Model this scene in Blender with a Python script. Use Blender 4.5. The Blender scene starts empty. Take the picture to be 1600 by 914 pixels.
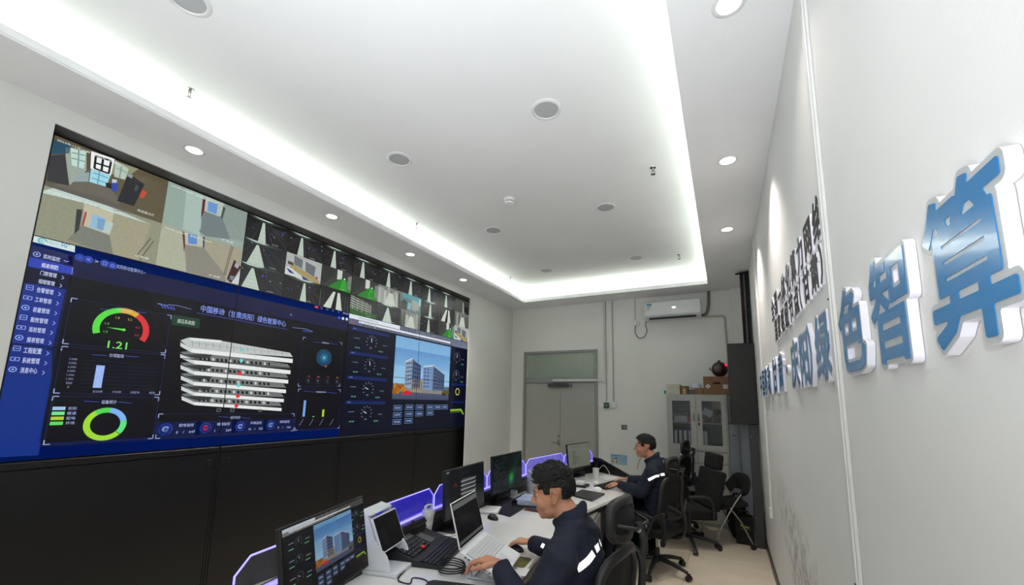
import bpy, bmesh, math, random
from math import sin, cos, pi, radians, hypot
from mathutils import Vector, Matrix, Euler

random.seed(7)
SC = bpy.context.scene
COL = SC.collection

# ---------------------------------------------------------------- camera
CAM = Vector((0.0, 0.0, 1.6704))
FOC = 631.23
def _rot(w):
    w = Vector(w)
    return Matrix.Rotation(w.length, 3, w.normalized())
RM = _rot((1.3885, 0.3602, -0.3807))
cam_d = bpy.data.cameras.new('camera')
cam = bpy.data.objects.new('camera', cam_d)
COL.objects.link(cam)
cam_d.sensor_width = 36.0
cam_d.lens = FOC / 1600 * 36.0
cam_d.shift_y = (533.3 - 457.0) / 1600.0
cam_d.clip_start = 0.05
r_, d_, f_ = RM[0], RM[1], RM[2]
cam.matrix_world = Matrix(((r_[0], -d_[0], -f_[0], CAM[0]), (r_[1], -d_[1], -f_[1], CAM[1]),
                           (r_[2], -d_[2], -f_[2], CAM[2]), (0, 0, 0, 1)))
SC.camera = cam

# ---------------------------------------------------------------- world, exposure
w = bpy.data.worlds.new('world'); SC.world = w; w.use_nodes = True
w.node_tree.nodes['Background'].inputs[0].default_value = (0.8, 0.85, 0.9, 1)
w.node_tree.nodes['Background'].inputs[1].default_value = 0.0
SC.view_settings.view_transform = 'Standard'
SC.view_settings.look = 'None'
SC.view_settings.gamma = 1
SC.view_settings.use_curve_mapping = False
SC.view_settings.exposure = 0.06

def area(name, loc, size, power, col=(1, 1, 1), direction=(0, 0, -1), spread=180, long=None):
    l = bpy.data.lights.new(name, 'AREA'); l.shape = 'RECTANGLE'
    l.size, l.size_y = size; l.energy = power; l.color = col; l.spread = radians(spread)
    o = bpy.data.objects.new(name, l); COL.objects.link(o); o.location = loc
    if long:                                                    # keep the long side along this axis
        z = -Vector(direction).normalized(); y = Vector(long); y = (y - z * y.dot(z)).normalized(); x = y.cross(z)
        o.rotation_euler = Matrix((x, y, z)).transposed().to_euler()
    else: o.rotation_euler = Vector(direction).to_track_quat('-Z', 'Y').to_euler()
    return o
def spot(name, loc, power, col=(1, 1, 1), ang=80, blend=0.6, direction=(0, 0, -1), rad=0.04):
    l = bpy.data.lights.new(name, 'SPOT'); l.energy = power; l.color = col
    l.spot_size = radians(ang); l.spot_blend = blend; l.shadow_soft_size = rad
    o = bpy.data.objects.new(name, l); COL.objects.link(o); o.location = loc
    o.rotation_euler = Vector(direction).to_track_quat('-Z', 'Y').to_euler()
    return o

XL, XR, YB, YF, ZC, ZU = -3.672, 0.357, 6.984, -3.4, 3.47, 3.69
TX0, TX1, TY0, TY1 = -3.195, -0.151, -2.6, 6.50
LIP = 0.06; COVE = 0.16
WARM = (1.0, 0.91, 0.83); COOL = (0.94, 1.0, 0.88)
LAMPS_L = [(-3.42, y) for y in (-2.2, -1.0, 0.15, 1.34, 2.54, 3.70, 4.87)]
LAMPS_R = [(0.10, y) for y in (-2.15, -0.82, 0.51, 1.835, 3.166, 4.496)]
for (x, y) in LAMPS_L: spot('downlight_lamp', (x, y, ZC - 0.012), 7 if y < 2 else 100, WARM, 100, 0.8)
for (x, y) in LAMPS_R: spot('downlight_lamp', (x, y, ZC - 0.012), 14 if y < 2 else 84, WARM, 100, 0.8)
# cove strip lights lying on the shelf behind the tray lip, facing up
ZS = ZC + 0.05
def cove(loc, size, direction, p): area('cove_light', loc, (0.02, size), p, COOL, direction, long=(0, 1, 0) if direction[0] else (1, 0, 0))
cove((TX0 - 0.07, (TY0 + TY1) / 2, ZS), TY1 - TY0, (0.25, 0, 1), 14.5)
cove((TX1 + 0.07, (TY0 + TY1) / 2, ZS), TY1 - TY0, (-0.25, 0, 1), 14.5)
cove(((TX0 + TX1) / 2, TY1 + 0.07, ZS), TX1 - TX0, (0, -0.25, 1), 17)
cove(((TX0 + TX1) / 2, TY0 - 0.07, ZS), TX1 - TX0, (0, 0.25, 1), 8)
# photographer's flash bounced off the ceiling, and an added fill from the rear wall
area('bounced_flash', (-.65, -.7, 1.2), (1.0, 1.0), 52, (0.90, 0.95, 1.0), (-0.05, 0.45, 1), 115)
area('rear_fill', (-1.7, YF + 0.05, 1.9), (3.4, 2.0), 12, (0.95, 0.97, 1.0), (0, 1, 0))
area('camera_flash', (0.02, -0.03, 1.85), (0.05, 0.05), 5, (1, 1, 1), (-0.4, 0.8, -0.1), 160)

# ---------------------------------------------------------------- helpers
def srgb(c):
    if isinstance(c, str):
        c = c.lstrip('#'); c = [int(c[i:i + 2], 16) / 255 for i in (0, 2, 4)]
    elif max(c) > 1.0: c = [v / 255 for v in c]
    return tuple(v / 12.92 if v <= 0.04045 else ((v + 0.055) / 1.055) ** 2.4 for v in c[:3])
_mats = {}
def mat(name, col, rough=0.5, metal=0.0, var=0.06, scale=12.0, bump=0.0, bscale=80.0, emit=0.0, alpha=1.0,
        trans=0.0, spec=0.5, coat=0.0, sheen=0.0, stretch=None):
    """procedural principled material: the base colour is broken up by noise, with optional bump"""
    if name in _mats: return _mats[name]
    m = bpy.data.materials.new(name); m.use_nodes = True; _mats[name] = m
    nt = m.node_tree; b = nt.nodes['Principled BSDF']; L = nt.links
    c = srgb(col)
    tc = nt.nodes.new('ShaderNodeTexCoord')
    src = tc.outputs['Object']
    if stretch:
        mp = nt.nodes.new('ShaderNodeMapping'); mp.inputs['Scale'].default_value = stretch
        L.new(src, mp.inputs[0]); src = mp.outputs[0]
    n = nt.nodes.new('ShaderNodeTexNoise'); n.inputs['Scale'].default_value = scale
    n.inputs['Detail'].default_value = 4; L.new(src, n.inputs['Vector'])
    r = nt.nodes.new('ShaderNodeValToRGB')
    r.color_ramp.elements[0].position = 0.3; r.color_ramp.elements[1].position = 0.7
    r.color_ramp.elements[0].color = (*[max(0, v * (1 - var)) for v in c], 1)
    r.color_ramp.elements[1].color = (*[min(1, v * (1 + var)) for v in c], 1)
    L.new(n.outputs['Fac'], r.inputs['Fac']); L.new(r.outputs['Color'], b.inputs['Base Color'])
    b.inputs['Roughness'].default_value = rough; b.inputs['Metallic'].default_value = metal
    b.inputs['Specular IOR Level'].default_value = spec
    b.inputs['Coat Weight'].default_value = coat
    b.inputs['Sheen Weight'].default_value = sheen
    b.inputs['Alpha'].default_value = alpha; b.inputs['Transmission Weight'].default_value = trans
    if emit:
        L.new(r.outputs['Color'], b.inputs['Emission Color']); b.inputs['Emission Strength'].default_value = emit
    if bump:
        n2 = nt.nodes.new('ShaderNodeTexNoise'); n2.inputs['Scale'].default_value = bscale
        n2.inputs['Detail'].default_value = 3; L.new(src, n2.inputs['Vector'])
        bp = nt.nodes.new('ShaderNodeBump'); bp.inputs['Strength'].default_value = bump
        bp.inputs['Distance'].default_value = 0.01
        L.new(n2.outputs['Fac'], bp.inputs['Height']); L.new(bp.outputs['Normal'], b.inputs['Normal'])
    return m

def screen_mat(name, strength=1.0, rough=0.25, spec=0.3):
    """a lit display: colours come from the painted vertex colours, with a faint pixel grain"""
    if name in _mats: return _mats[name]
    m = bpy.data.materials.new(name); m.use_nodes = True; _mats[name] = m
    nt = m.node_tree; b = nt.nodes['Principled BSDF']; L = nt.links
    a = nt.nodes.new('ShaderNodeAttribute'); a.attribute_name = 'Col'
    tc = nt.nodes.new('ShaderNodeTexCoord'); n = nt.nodes.new('ShaderNodeTexNoise')
    n.inputs['Scale'].default_value = 60; n.inputs['Detail'].default_value = 3
    L.new(tc.outputs['Object'], n.inputs['Vector'])
    mr = nt.nodes.new('ShaderNodeMapRange'); mr.inputs['To Min'].default_value = 0.86; mr.inputs['To Max'].default_value = 1.14
    L.new(n.outputs['Fac'], mr.inputs['Value'])
    mx = nt.nodes.new('ShaderNodeVectorMath'); mx.operation = 'SCALE'
    L.new(a.outputs['Color'], mx.inputs[0]); L.new(mr.outputs[0], mx.inputs['Scale'])
    b.inputs['Base Color'].default_value = (0.008, 0.008, 0.009, 1)
    b.inputs['Roughness'].default_value = rough; b.inputs['Specular IOR Level'].default_value = spec
    L.new(mx.outputs[0], b.inputs['Emission Color']); b.inputs['Emission Strength'].default_value = strength
    return m

def tag(o, label=None, cat=None, group=None, kind=None):
    if label: o['label'] = label
    if cat: o['category'] = cat
    if group: o['group'] = group
    if kind: o['kind'] = kind
    return o
def thing(name, label, cat, loc=(0, 0, 0), rz=0.0, group=None):
    o = bpy.data.objects.new(name, None); COL.objects.link(o); o.empty_display_size = 0.05
    o.location = loc; o.rotation_euler = (0, 0, rz)
    o.matrix_basis = Matrix.Translation(loc) @ Matrix.Rotation(rz, 4, 'Z')
    return tag(o, label, cat, group)
def wmat(o):
    m = o.matrix_basis.copy()
    while o.parent: o = o.parent; m = o.matrix_basis @ m
    return m
def dup(o, loc=None, rz=None, label=None, parent=None):
    c = o.copy(); COL.objects.link(c)
    if parent is not None: c.parent = parent
    for ch in list(o.children): dup(ch, parent=c)
    if loc is not None:
        c.location = loc
        if rz is not None: c.rotation_euler = (0, 0, rz)
        c.matrix_basis = Matrix.Translation(loc) @ c.rotation_euler.to_matrix().to_4x4()
    if label: c['label'] = label
    return c

class MB:
    """collects shapes in one bmesh"""
    def __init__(s): s.b = bmesh.new(); s.M = Matrix.Identity(4)
    def at(s, m): s.M = m; return s
    def _v(s, p): return s.b.verts.new(s.M @ Vector(p))
    def face(s, vs, m=0):
        try:
            f = s.b.faces.new(vs); f.material_index = m; return f
        except ValueError: return None
    def poly(s, pts, m=0): return s.face([s._v(p) for p in pts], m)
    def box(s, x0, y0, z0, x1, y1, z1, bev=0.0, m=0, seg=1):
        g0 = [(x0, y0, z0), (x1, y0, z0), (x1, y1, z0), (x0, y1, z0), (x0, y0, z1), (x1, y0, z1), (x1, y1, z1), (x0, y1, z1)]
        v = [s._v(p) for p in g0]; fs = []
        for q in ((0, 3, 2, 1), (4, 5, 6, 7), (0, 1, 5, 4), (1, 2, 6, 5), (2, 3, 7, 6), (3, 0, 4, 7)):
            f = s.face([v[i] for i in q], m); fs.append(f)
        if bev > 0:
            es = list({e for f in fs if f for e in f.edges})
            r = bmesh.ops.bevel(s.b, geom=es, offset=bev, segments=seg, affect='EDGES', profile=0.7)
            for f in r['faces']: f.material_index = m
        return s
    def cbox(s, c, size, rot=None, bev=0.0, m=0, seg=1):
        """box about a centre, rotated by a 3x3 matrix or euler"""
        old = s.M
        R_ = Matrix.Identity(4) if rot is None else (Euler(rot).to_matrix().to_4x4() if not isinstance(rot, Matrix) else rot.to_4x4())
        s.M = old @ Matrix.Translation(c) @ R_
        hx, hy, hz = (v / 2 for v in size)
        s.box(-hx, -hy, -hz, hx, hy, hz, bev, m, seg); s.M = old; return s
    def ring(s, c, ax1, ax2, n, ph=0.0):
        return [s._v(c + ax1 * cos(2 * pi * i / n + ph) + ax2 * sin(2 * pi * i / n + ph)) for i in range(n)]
    def bridge(s, a, b, m=0):
        n = len(a)
        for i in range(n): s.face([a[i], a[(i + 1) % n], b[(i + 1) % n], b[i]], m)
    def tube(s, pts, r, n=8, m=0, cap=True, closed=False, flat=1.0, up=None):
        """tube along a path; r a number or one per point; flat scales the section along its 2nd axis"""
        pts = [Vector(p) for p in pts]; N = len(pts)
        rs = [r] * N if isinstance(r, (int, float)) else list(r)
        rings = []; prev = Vector(up) if up else None
        for i, p in enumerate(pts):
            a = pts[(i - 1) % N] if (closed or i > 0) else p
            c = pts[(i + 1) % N] if (closed or i < N - 1) else p
            t = (c - a)
            if t.length < 1e-9: t = Vector((0, 0, 1))
            t.normalize()
            if prev is None: prev = Vector((0, 0, 1)) if abs(t.z) < 0.9 else Vector((1, 0, 0))
            u = prev - t * prev.dot(t)
            if u.length < 1e-6: u = t.orthogonal()
            u.normalize(); v = t.cross(u)
            if not up: prev = u
            rings.append(s.ring(p, u * rs[i] * flat, v * rs[i], n))
        for i in range(N - 1): s.bridge(rings[i], rings[i + 1], m)
        if closed: s.bridge(rings[-1], rings[0], m)
        elif cap:
            s.face(list(reversed(rings[0])), m); s.face(rings[-1], m)
        return s
    def cyl(s, p0, p1, r0, r1=None, n=20, m=0): return s.tube([p0, p1], [r0, r0 if r1 is None else r1], n, m)
    def lathe(s, prof, c=(0, 0, 0), n=24, axis='Z', m=0, sx=1.0, sy=1.0):
        """prof: (radius, height) pairs"""
        rings = []
        for (r, h) in prof:
            vs = []
            for i in range(n):
                a = 2 * pi * i / n; x, y = r * cos(a) * sx, r * sin(a) * sy
                p = {'Z': (x, y, h), 'Y': (x, h, y), 'X': (h, x, y)}[axis]
                vs.append(s._v((c[0] + p[0], c[1] + p[1], c[2] + p[2])))
            rings.append(vs)
        for i in range(len(rings) - 1): s.bridge(rings[i], rings[i + 1], m)
        s.face(list(reversed(rings[0])), m); s.face(rings[-1], m)
        return s
    def prism(s, pts, o, u, v, d, m=0, bev=0.0):
        """polygon pts (a,b) in the plane o+a*u+b*v, extruded by the vector d"""
        o, u, v, d = Vector(o), Vector(u), Vector(v), Vector(d)
        a = [s._v(o + u * p[0] + v * p[1]) for p in pts]; b = [s._v(o + u * p[0] + v * p[1] + d) for p in pts]
        f1 = s.face(list(reversed(a)), m); f2 = s.face(b, m); s.bridge(a, b, m)
        if bev > 0:
            es = list({e for f in (f1, f2) if f for e in f.edges})
            bmesh.ops.bevel(s.b, geom=es, offset=bev, segments=2, affect='EDGES', profile=0.7)
        return s
    def ell(s, c, r, rot=None, nu=16, nv=10, m=0):
        R_ = Matrix.Identity(3) if rot is None else (rot.to_3x3() if isinstance(rot, Matrix) else Euler(rot).to_matrix())
        c = Vector(c); rings = []
        for j in range(1, nv):
            t = pi * j / nv
            rings.append([s._v(c + R_ @ Vector((r[0] * sin(t) * cos(2 * pi * i / nu), r[1] * sin(t) * sin(2 * pi * i / nu), r[2] * cos(t)))) for i in range(nu)])
        top = s._v(c + R_ @ Vector((0, 0, r[2]))); bot = s._v(c + R_ @ Vector((0, 0, -r[2])))
        for i in range(nu):
            s.face([top, rings[0][i], rings[0][(i + 1) % nu]], m)
            s.face([bot, rings[-1][(i + 1) % nu], rings[-1][i]], m)
        for j in range(len(rings) - 1): s.bridge(rings[j], rings[j + 1], m)
        return s
    def build(s, name, mats, parent=None, smooth=None, world=True, fix=True):
        """link as one mesh object; shapes given in world coordinates unless world=False (parent's own frame)"""
        if fix: bmesh.ops.recalc_face_normals(s.b, faces=s.b.faces)
        me = bpy.data.meshes.new(name)
        off = Vector((0, 0, 0))
        if world and parent is not None:
            s.b.transform(wmat(parent).inverted())
        elif parent is None and world:
            vs = s.b.verts
            if len(vs):
                xs = [v.co.x for v in vs]; ys = [v.co.y for v in vs]; zs = [v.co.z for v in vs]
                off = Vector(((min(xs) + max(xs)) / 2, (min(ys) + max(ys)) / 2, min(zs)))
                s.b.transform(Matrix.Translation(-off))
        s.b.to_mesh(me); s.b.free()
        if smooth is not None:
            for p in me.polygons: p.use_smooth = True
            if smooth < 180: me.set_sharp_from_angle(angle=radians(smooth))
        for m in (mats if isinstance(mats, (list, tuple)) else [mats]): me.materials.append(m)
        o = bpy.data.objects.new(name, me); COL.objects.link(o)
        if parent is not None: o.parent = parent
        o.location = off; o.matrix_basis = Matrix.Translation(off)
        return o
def V(*a): return Vector(a)
def smoothpath(pts, k=6):
    """Catmull-Rom through the points"""
    P = [Vector(p) for p in pts]; P = [P[0] * 2 - P[1]] + P + [P[-1] * 2 - P[-2]]; out = []
    for i in range(1, len(P) - 2):
        for j in range(k):
            t = j / k; a, b, c, d = P[i - 1], P[i], P[i + 1], P[i + 2]
            out.append(0.5 * ((2 * b) + (c - a) * t + (2 * a - 5 * b + 4 * c - d) * t * t + (3 * b - a - 3 * c + d) * t ** 3))
    out.append(P[-2]); return out
def ray(px, py):
    return RM.transposed() @ Vector(((px - 800) / FOC, (py - 533.3) / FOC, 1.0))
def at(px, py, ax, val):
    """point of the plane (axis = value) measured at a pixel of the photograph"""
    d = ray(px, py); return CAM + d * ((val - CAM[ax]) / d[ax])

# text outlines (Blender's built-in font), triangulated once
_tx = {}
def text_tris(s, bold=0.0):
    if (s, bold) in _tx: return _tx[(s, bold)]
    c = bpy.data.curves.new('t', 'FONT'); c.body = s; c.size = 1.0; c.offset = bold; c.resolution_u = 2
    o = bpy.data.objects.new('t', c); COL.objects.link(o)
    dg = bpy.context.evaluated_depsgraph_get(); dg.update()
    me = bpy.data.meshes.new_from_object(o.evaluated_get(dg))
    v = [(p.co.x, p.co.y) for p in me.vertices]; f = [tuple(p.vertices) for p in me.polygons]
    bpy.data.meshes.remove(me); bpy.data.objects.remove(o); bpy.data.curves.remove(c)
    _tx[(s, bold)] = (v, f); return v, f

class Paint:
    """flat print on a surface: coloured polygons laid over each other by tiny steps, one mesh with vertex colours"""
    def __init__(s, o, u, v, step=0.00025):
        s.o, s.u, s.v = Vector(o), Vector(u), Vector(v); s.n = s.u.cross(s.v).normalized()
        s.vs, s.fs, s.cs, s.k, s.step = [], [], [], 0, step
        s.clip = None
    def lay(s, k=None):
        s.k = s.k + 1 if k is None else k; return s
    def poly(s, pts, col, cols=None):
        if s.clip:
            u0, v0, u1, v1 = s.clip
            for ax, lim, sg in ((0, u0, 1), (0, u1, -1), (1, v0, 1), (1, v1, -1)):
                out = []
                for i in range(len(pts)):
                    a, b = pts[i - 1], pts[i]; da, db = (a[ax] - lim) * sg, (b[ax] - lim) * sg
                    if (da >= 0) != (db >= 0):
                        t = da / (da - db); out.append((a[0] + (b[0] - a[0]) * t, a[1] + (b[1] - a[1]) * t))
                    if db >= 0: out.append(b)
                pts = out
                if len(pts) < 3: return s
            cols = None
        i0 = len(s.vs); c = srgb(col)
        for p in pts: s.vs.append(s.o + s.u * p[0] + s.v * p[1] + s.n * s.k * s.step)
        s.fs.append(tuple(range(i0, i0 + len(pts)))); s.cs.append([srgb(q) for q in cols] if cols else [c] * len(pts))
        return s
    def rect(s, u0, v0, u1, v1, col, top=None):
        return s.poly([(u0, v0), (u1, v0), (u1, v1), (u0, v1)], col, [col, col, top, top] if top else None)
    def line(s, a, b, w, col):
        d = hypot(b[0] - a[0], b[1] - a[1]) or 1e-9; nx, ny = -(b[1] - a[1]) / d * w / 2, (b[0] - a[0]) / d * w / 2
        return s.poly([(a[0] - nx, a[1] - ny), (b[0] - nx, b[1] - ny), (b[0] + nx, b[1] + ny), (a[0] + nx, a[1] + ny)], col)
    def frame(s, u0, v0, u1, v1, w, col):
        s.line((u0, v0), (u1, v0), w, col); s.line((u0, v1), (u1, v1), w, col)
        s.line((u0, v0), (u0, v1), w, col); s.line((u1, v0), (u1, v1), w, col); return s
    def arc(s, cu, cv, r0, r1, a0, a1, col, n=24):
        for i in range(n):
            t0, t1 = radians(a0 + (a1 - a0) * i / n), radians(a0 + (a1 - a0) * (i + 1) / n)
            s.poly([(cu + r0 * cos(t0), cv + r0 * sin(t0)), (cu + r1 * cos(t0), cv + r1 * sin(t0)),
                    (cu + r1 * cos(t1), cv + r1 * sin(t1)), (cu + r0 * cos(t1), cv + r0 * sin(t1))], col)
        return s
    def disc(s, cu, cv, r, col, n=16, ry=None):
        return s.poly([(cu + r * cos(2 * pi * i / n), cv + (ry or r) * sin(2 * pi * i / n)) for i in range(n)], col)
    def text(s, st, u, v, h, col, width=None, bold=0.0, align='l'):
        """h is the height of the characters; (u, v) the left (or centre) of the line's middle"""
        vv, ff = text_tris(st, bold)
        if not vv: return s
        x0, x1 = min(p[0] for p in vv), max(p[0] for p in vv); y0, y1 = min(p[1] for p in vv), max(p[1] for p in vv)
        sy = h / max(y1 - y0, 0.55); sx = sy if width is None else width / (x1 - x0)
        if align == 'c': u -= (x1 - x0) * sx / 2
        c = srgb(col); ym = (y0 + y1) / 2
        P = [(u + (p[0] - x0) * sx, v + (p[1] - ym) * sy) for p in vv]
        base = len(s.vs)
        for p in P: s.vs.append(s.o + s.u * p[0] + s.v * p[1] + s.n * s.k * s.step)
        for f in ff: s.fs.append(tuple(base + i for i in f)); s.cs.append([c] * len(f))
        return s
    def build(s, name, m, parent=None, world=True):
        me = bpy.data.meshes.new(name); M_ = wmat(parent).inverted() if (parent is not None and world) else Matrix.Identity(4)
        me.from_pydata([M_ @ v for v in s.vs], [], s.fs)
        ca = me.color_attributes.new('Col', 'FLOAT_COLOR', 'CORNER')
        flat = []
        for cs in s.cs:
            for c in cs: flat += [c[0], c[1], c[2], 1.0]
        ca.data.foreach_set('color', flat)
        me.materials.append(m)
        o = bpy.data.objects.new(name, me); COL.objects.link(o)
        if parent is not None: o.parent = parent
        return o
# ================================================================ STRUCTURE
def wallmat(name, col, wear=0.0, rough=0.75):
    """painted plaster with faint roller mottling and optional grey scuffs"""
    m = mat(name, col, rough, 0, 0.02, 1.7, bump=0.06, bscale=55)
    return m
m_wall = wallmat('wall_paint', (226, 227, 223)); m_ceil = wallmat('ceiling_paint', (232, 233, 234))
m_wallR = wallmat('wall_paint_right', (228, 228, 226))
def scuff(m, cy, cz, ry, rz, col):
    """grey scuff marks with their own shape around (y, z) on the right wall"""
    nt = m.node_tree; L = nt.links; b = nt.nodes['Principled BSDF']
    old = b.inputs['Base Color'].links[0].from_socket
    g = nt.nodes.new('ShaderNodeNewGeometry'); sp = nt.nodes.new('ShaderNodeSeparateXYZ'); L.new(g.outputs['Position'], sp.inputs[0])
    def mth(op, a, b_=None, c=None):
        n = nt.nodes.new('ShaderNodeMath'); n.operation = op
        for i, q in enumerate((a, b_, c)):
            if q is None: continue
            if isinstance(q, (int, float)): n.inputs[i].default_value = q
            else: L.new(q, n.inputs[i])
        return n.outputs[0]
    dy = mth('DIVIDE', mth('SUBTRACT', sp.outputs['Y'], cy), ry); dz = mth('DIVIDE', mth('SUBTRACT', sp.outputs['Z'], cz), rz)
    # slanted blob: the marks run down towards the camera
    dz2 = mth('SUBTRACT', dz, mth('MULTIPLY', dy, 0.9))
    d = mth('ADD', mth('MULTIPLY', dy, dy), mth('MULTIPLY', dz2, dz2))
    fall = mth('SUBTRACT', 1.0, d); fall = mth('MAXIMUM', fall, 0.0)
    n = nt.nodes.new('ShaderNodeTexNoise'); n.inputs['Scale'].default_value = 9; n.inputs['Detail'].default_value = 9
    n.inputs['Roughness'].default_value = 0.75; L.new(g.outputs['Position'], n.inputs['Vector'])
    k = mth('MULTIPLY', fall, mth('MAXIMUM', mth('MULTIPLY', mth('SUBTRACT', n.outputs['Fac'], 0.44), 4.0), 0.0))
    k = mth('MINIMUM', k, 0.55)
    mx = nt.nodes.new('ShaderNodeMix'); mx.data_type = 'RGBA'
    L.new(k, mx.inputs['Factor']); L.new(old, mx.inputs['A']); mx.inputs['B'].default_value = (*srgb(col), 1)
    L.new(mx.outputs['Result'], b.inputs['Base Color'])
scuff(m_wallR, 2.9, 0.62, 1.6, 0.42, (96, 94, 92))

def struct(mb, name, m, parent=None, smooth=None):
    o = mb.build(name, m, parent, smooth)
    if parent is None: tag(o, kind='structure')
    return o
# left wall with the video wall opening (y 0.706 - 5.453, up to z 3.347)
OY0, OY1, OZ1 = 0.706, 5.453, 3.347
wl = MB()
WT = 0.015
wl.box(XL - WT, YF, 0, XL, OY0, ZC); wl.box(XL - WT, OY1, 0, XL, YB, ZC); wl.box(XL - WT, OY0, OZ1, XL, OY1, ZC)
struct(wl, 'wall_left', m_wall)
m_lining = mat('recess_lining', (84, 82, 82), 0.5, var=0.05)
tr = MB(); tr.box(XL - .30, OY0 - .1, OZ1, XL - WT - .001, OY1 + .25, OZ1 + .012); struct(tr, 'trim_1', m_lining)
wb = MB(); 
# back wall with the door opening
DX0, DX1, DZ = -3.40, -1.965, 2.615
wb.box(XL - 0.3, YB, 0, DX0, YB + 0.16, ZC); wb.box(DX1, YB, 0, XR + 0.3, YB + 0.16, ZC); wb.box(DX0, YB, DZ, DX1, YB + 0.16, ZC)
wb.box(0.155, YB - 0.07, 0, XR, YB, ZC)                    # shallow pier in the corner
struct(wb, 'wall_back', m_wall)
wr = MB(); wr.box(XR, YF, 0, XR + 0.16, YB, ZC); struct(wr, 'wall_right', m_wallR)
wf = MB(); wf.box(XL - 0.3, YF - 0.16, 0, XR + 0.3, YF, ZC); struct(wf, 'wall_front', m_wall)
# floor of beige tiles, each its own piece
fl = MB(); fl.box(XL - 0.8, YF, -0.12, XR, YB, -0.006)
m_grout = mat('tile_joint', (120, 112, 100), 0.8)
m_tile = mat('beige_tile', (220, 208, 188), 0.22, 0, 0.07, 3.5, spec=0.5)
floor = struct(fl, 'floor', m_grout)
TS = 0.8
tl = MB(); tl.box(-TS / 2 + 0.0015, -TS / 2 + 0.0015, -0.006, TS / 2 - 0.0015, TS / 2 - 0.0015, 0.0, 0.0012)
tile0 = None
for i in range(0, 6):
    for j in range(0, 13):
        cx = XR - TS / 2 - i * TS - 0.002; cy = YB - 0.07 - TS / 2 - j * TS
        if cx < XL - 0.5: continue
        if tile0 is None:
            tile0 = tl.build('tile', m_tile, None, world=False); tile0.parent = floor; t = tile0
        else:
            t = tile0.copy(); COL.objects.link(t)
        t.location = Vector((cx, cy, 0)) - floor.location
for o in floor.children:
    pass
# ceiling: soffit ring with the raised tray in the middle
ce = MB()
LT = 0.018
ce.box(XL - 0.3, YF, ZC, TX0 - LT, YB, ZC + 0.03); ce.box(TX1 + LT, YF, ZC, XR + 0.16, YB, ZC + 0.03)
ce.box(TX0 - LT, TY1 + LT, ZC, TX1 + LT, YB, ZC + 0.03); ce.box(TX0 - LT, YF, ZC, TX1 + LT, TY0 - LT, ZC + 0.03)
for (a, b, c, d) in ((TX0 - .018, TY0 - .018, TX0, TY1 + .018), (TX1, TY0 - .018, TX1 + .018, TY1 + .018), (TX0, TY1, TX1, TY1 + .018), (TX0, TY0 - .018, TX1, TY0)):
    ce.box(a, b, ZC, c, d, ZC + LIP)                        # upstand lip
X0, X1, Y0, Y1 = TX0 - COVE, TX1 + COVE, TY0 - COVE, TY1 + COVE
ce.box(X0 - .03, Y0, ZC + .03, X0, Y1, ZU); ce.box(X1, Y0, ZC + .03, X1 + .03, Y1, ZU)
ce.box(X0, Y1, ZC + .03, X1, Y1 + .03, ZU); ce.box(X0, Y0 - .03, ZC + .03, X1, Y0, ZU)
ce.box(X0 - .03, Y0 - .03, ZU, X1 + .03, Y1 + .03, ZU + .05)
# thin second reveal along the left lip
ce.box(TX0 + 0.0002, TY0, ZC + 0.012, TX0 + 0.005, TY1, ZC + 0.015)
struct(ce, 'ceiling', m_ceil)
m_dark = mat('dark_skirting', (52, 50, 50), 0.4)
bb = MB(); bb.box(XR - 0.012, YF, 0, XR, YB - 0.08, 0.09, 0.002); struct(bb, 'baseboard_right', m_dark)
bb = MB(); bb.box(DX1 + 0.06, YB - 0.012, 0, 0.15, YB, 0.09, 0.002); struct(bb, 'baseboard_back', m_dark)

# cove strip tubes
m_strip = mat('cove_strip', (235, 255, 235), 0.5, emit=4.0, var=0.0)
def strip(p0, p1, w_):
    t = MB(); t.tube([p0, p1], 0.006, 6)
    tag(t.build('light_strip', m_strip), 'light strip glowing behind the ceiling tray edge ' + w_, 'light strip', 'light strips in the ceiling cove')
strip((TX0 - .10, TY0, ZC + .038), (TX0 - .10, TY1, ZC + .038), 'along the video wall side'); strip((TX1 + .10, TY0, ZC + .038), (TX1 + .10, TY1, ZC + .038), 'along the lettered wall side')
strip((TX0, TY1 + .10, ZC + .038), (TX1, TY1 + .10, ZC + .038), 'at the door end')

# ================================================================ CEILING FITTINGS
m_white = mat('white_plastic', (232, 232, 230), 0.35, var=0.02)
m_lamp = mat('lamp_glow', (255, 252, 246), 0.5, emit=6.0, var=0.0)
m_grey_disc = mat('unlit_lamp_disc', (176, 178, 180), 0.5, var=0.03)
m_off = mat('trim_ring', (222, 222, 222), 0.4, var=0.02)
rs = 0.052
def lit_lamp(x, y, label):
    t = thing('downlight', label, 'ceiling light', (x, y, ZC), 0, 'lit recessed downlights')
    a = MB(); a.lathe([(rs + .018, 0.0), (rs + .02, -0.003), (rs + .012, -0.007), (rs, -0.006), (rs - .002, 0.0)], n=32)
    a.build('trim_ring', m_off, t, 40, world=False)
    a = MB(); a.lathe([(rs - .002, -0.002), (rs - .004, -0.004)], n=32); a.build('lens', m_lamp, t, None, world=False)
    return t
ordl = {1.34: 'nearest the camera', 2.54: 'second from the camera', 3.70: 'third from the camera', 4.87: 'farthest from the camera'}
for (x, y) in LAMPS_L:
    if y in ordl: lit_lamp(x, y, 'lit round downlight in the soffit above the video wall, ' + ordl[y])
ordr = {1.835: 'nearest the camera', 3.166: 'in the middle', 4.496: 'farthest from the camera'}
for (x, y) in LAMPS_R:
    if y in ordr: lit_lamp(x, y, 'lit round downlight in the soffit beside the lettered wall, ' + ordr[y])
rows = {-2.362: 'video wall side', -1.01: 'lettered wall side'}
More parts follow.
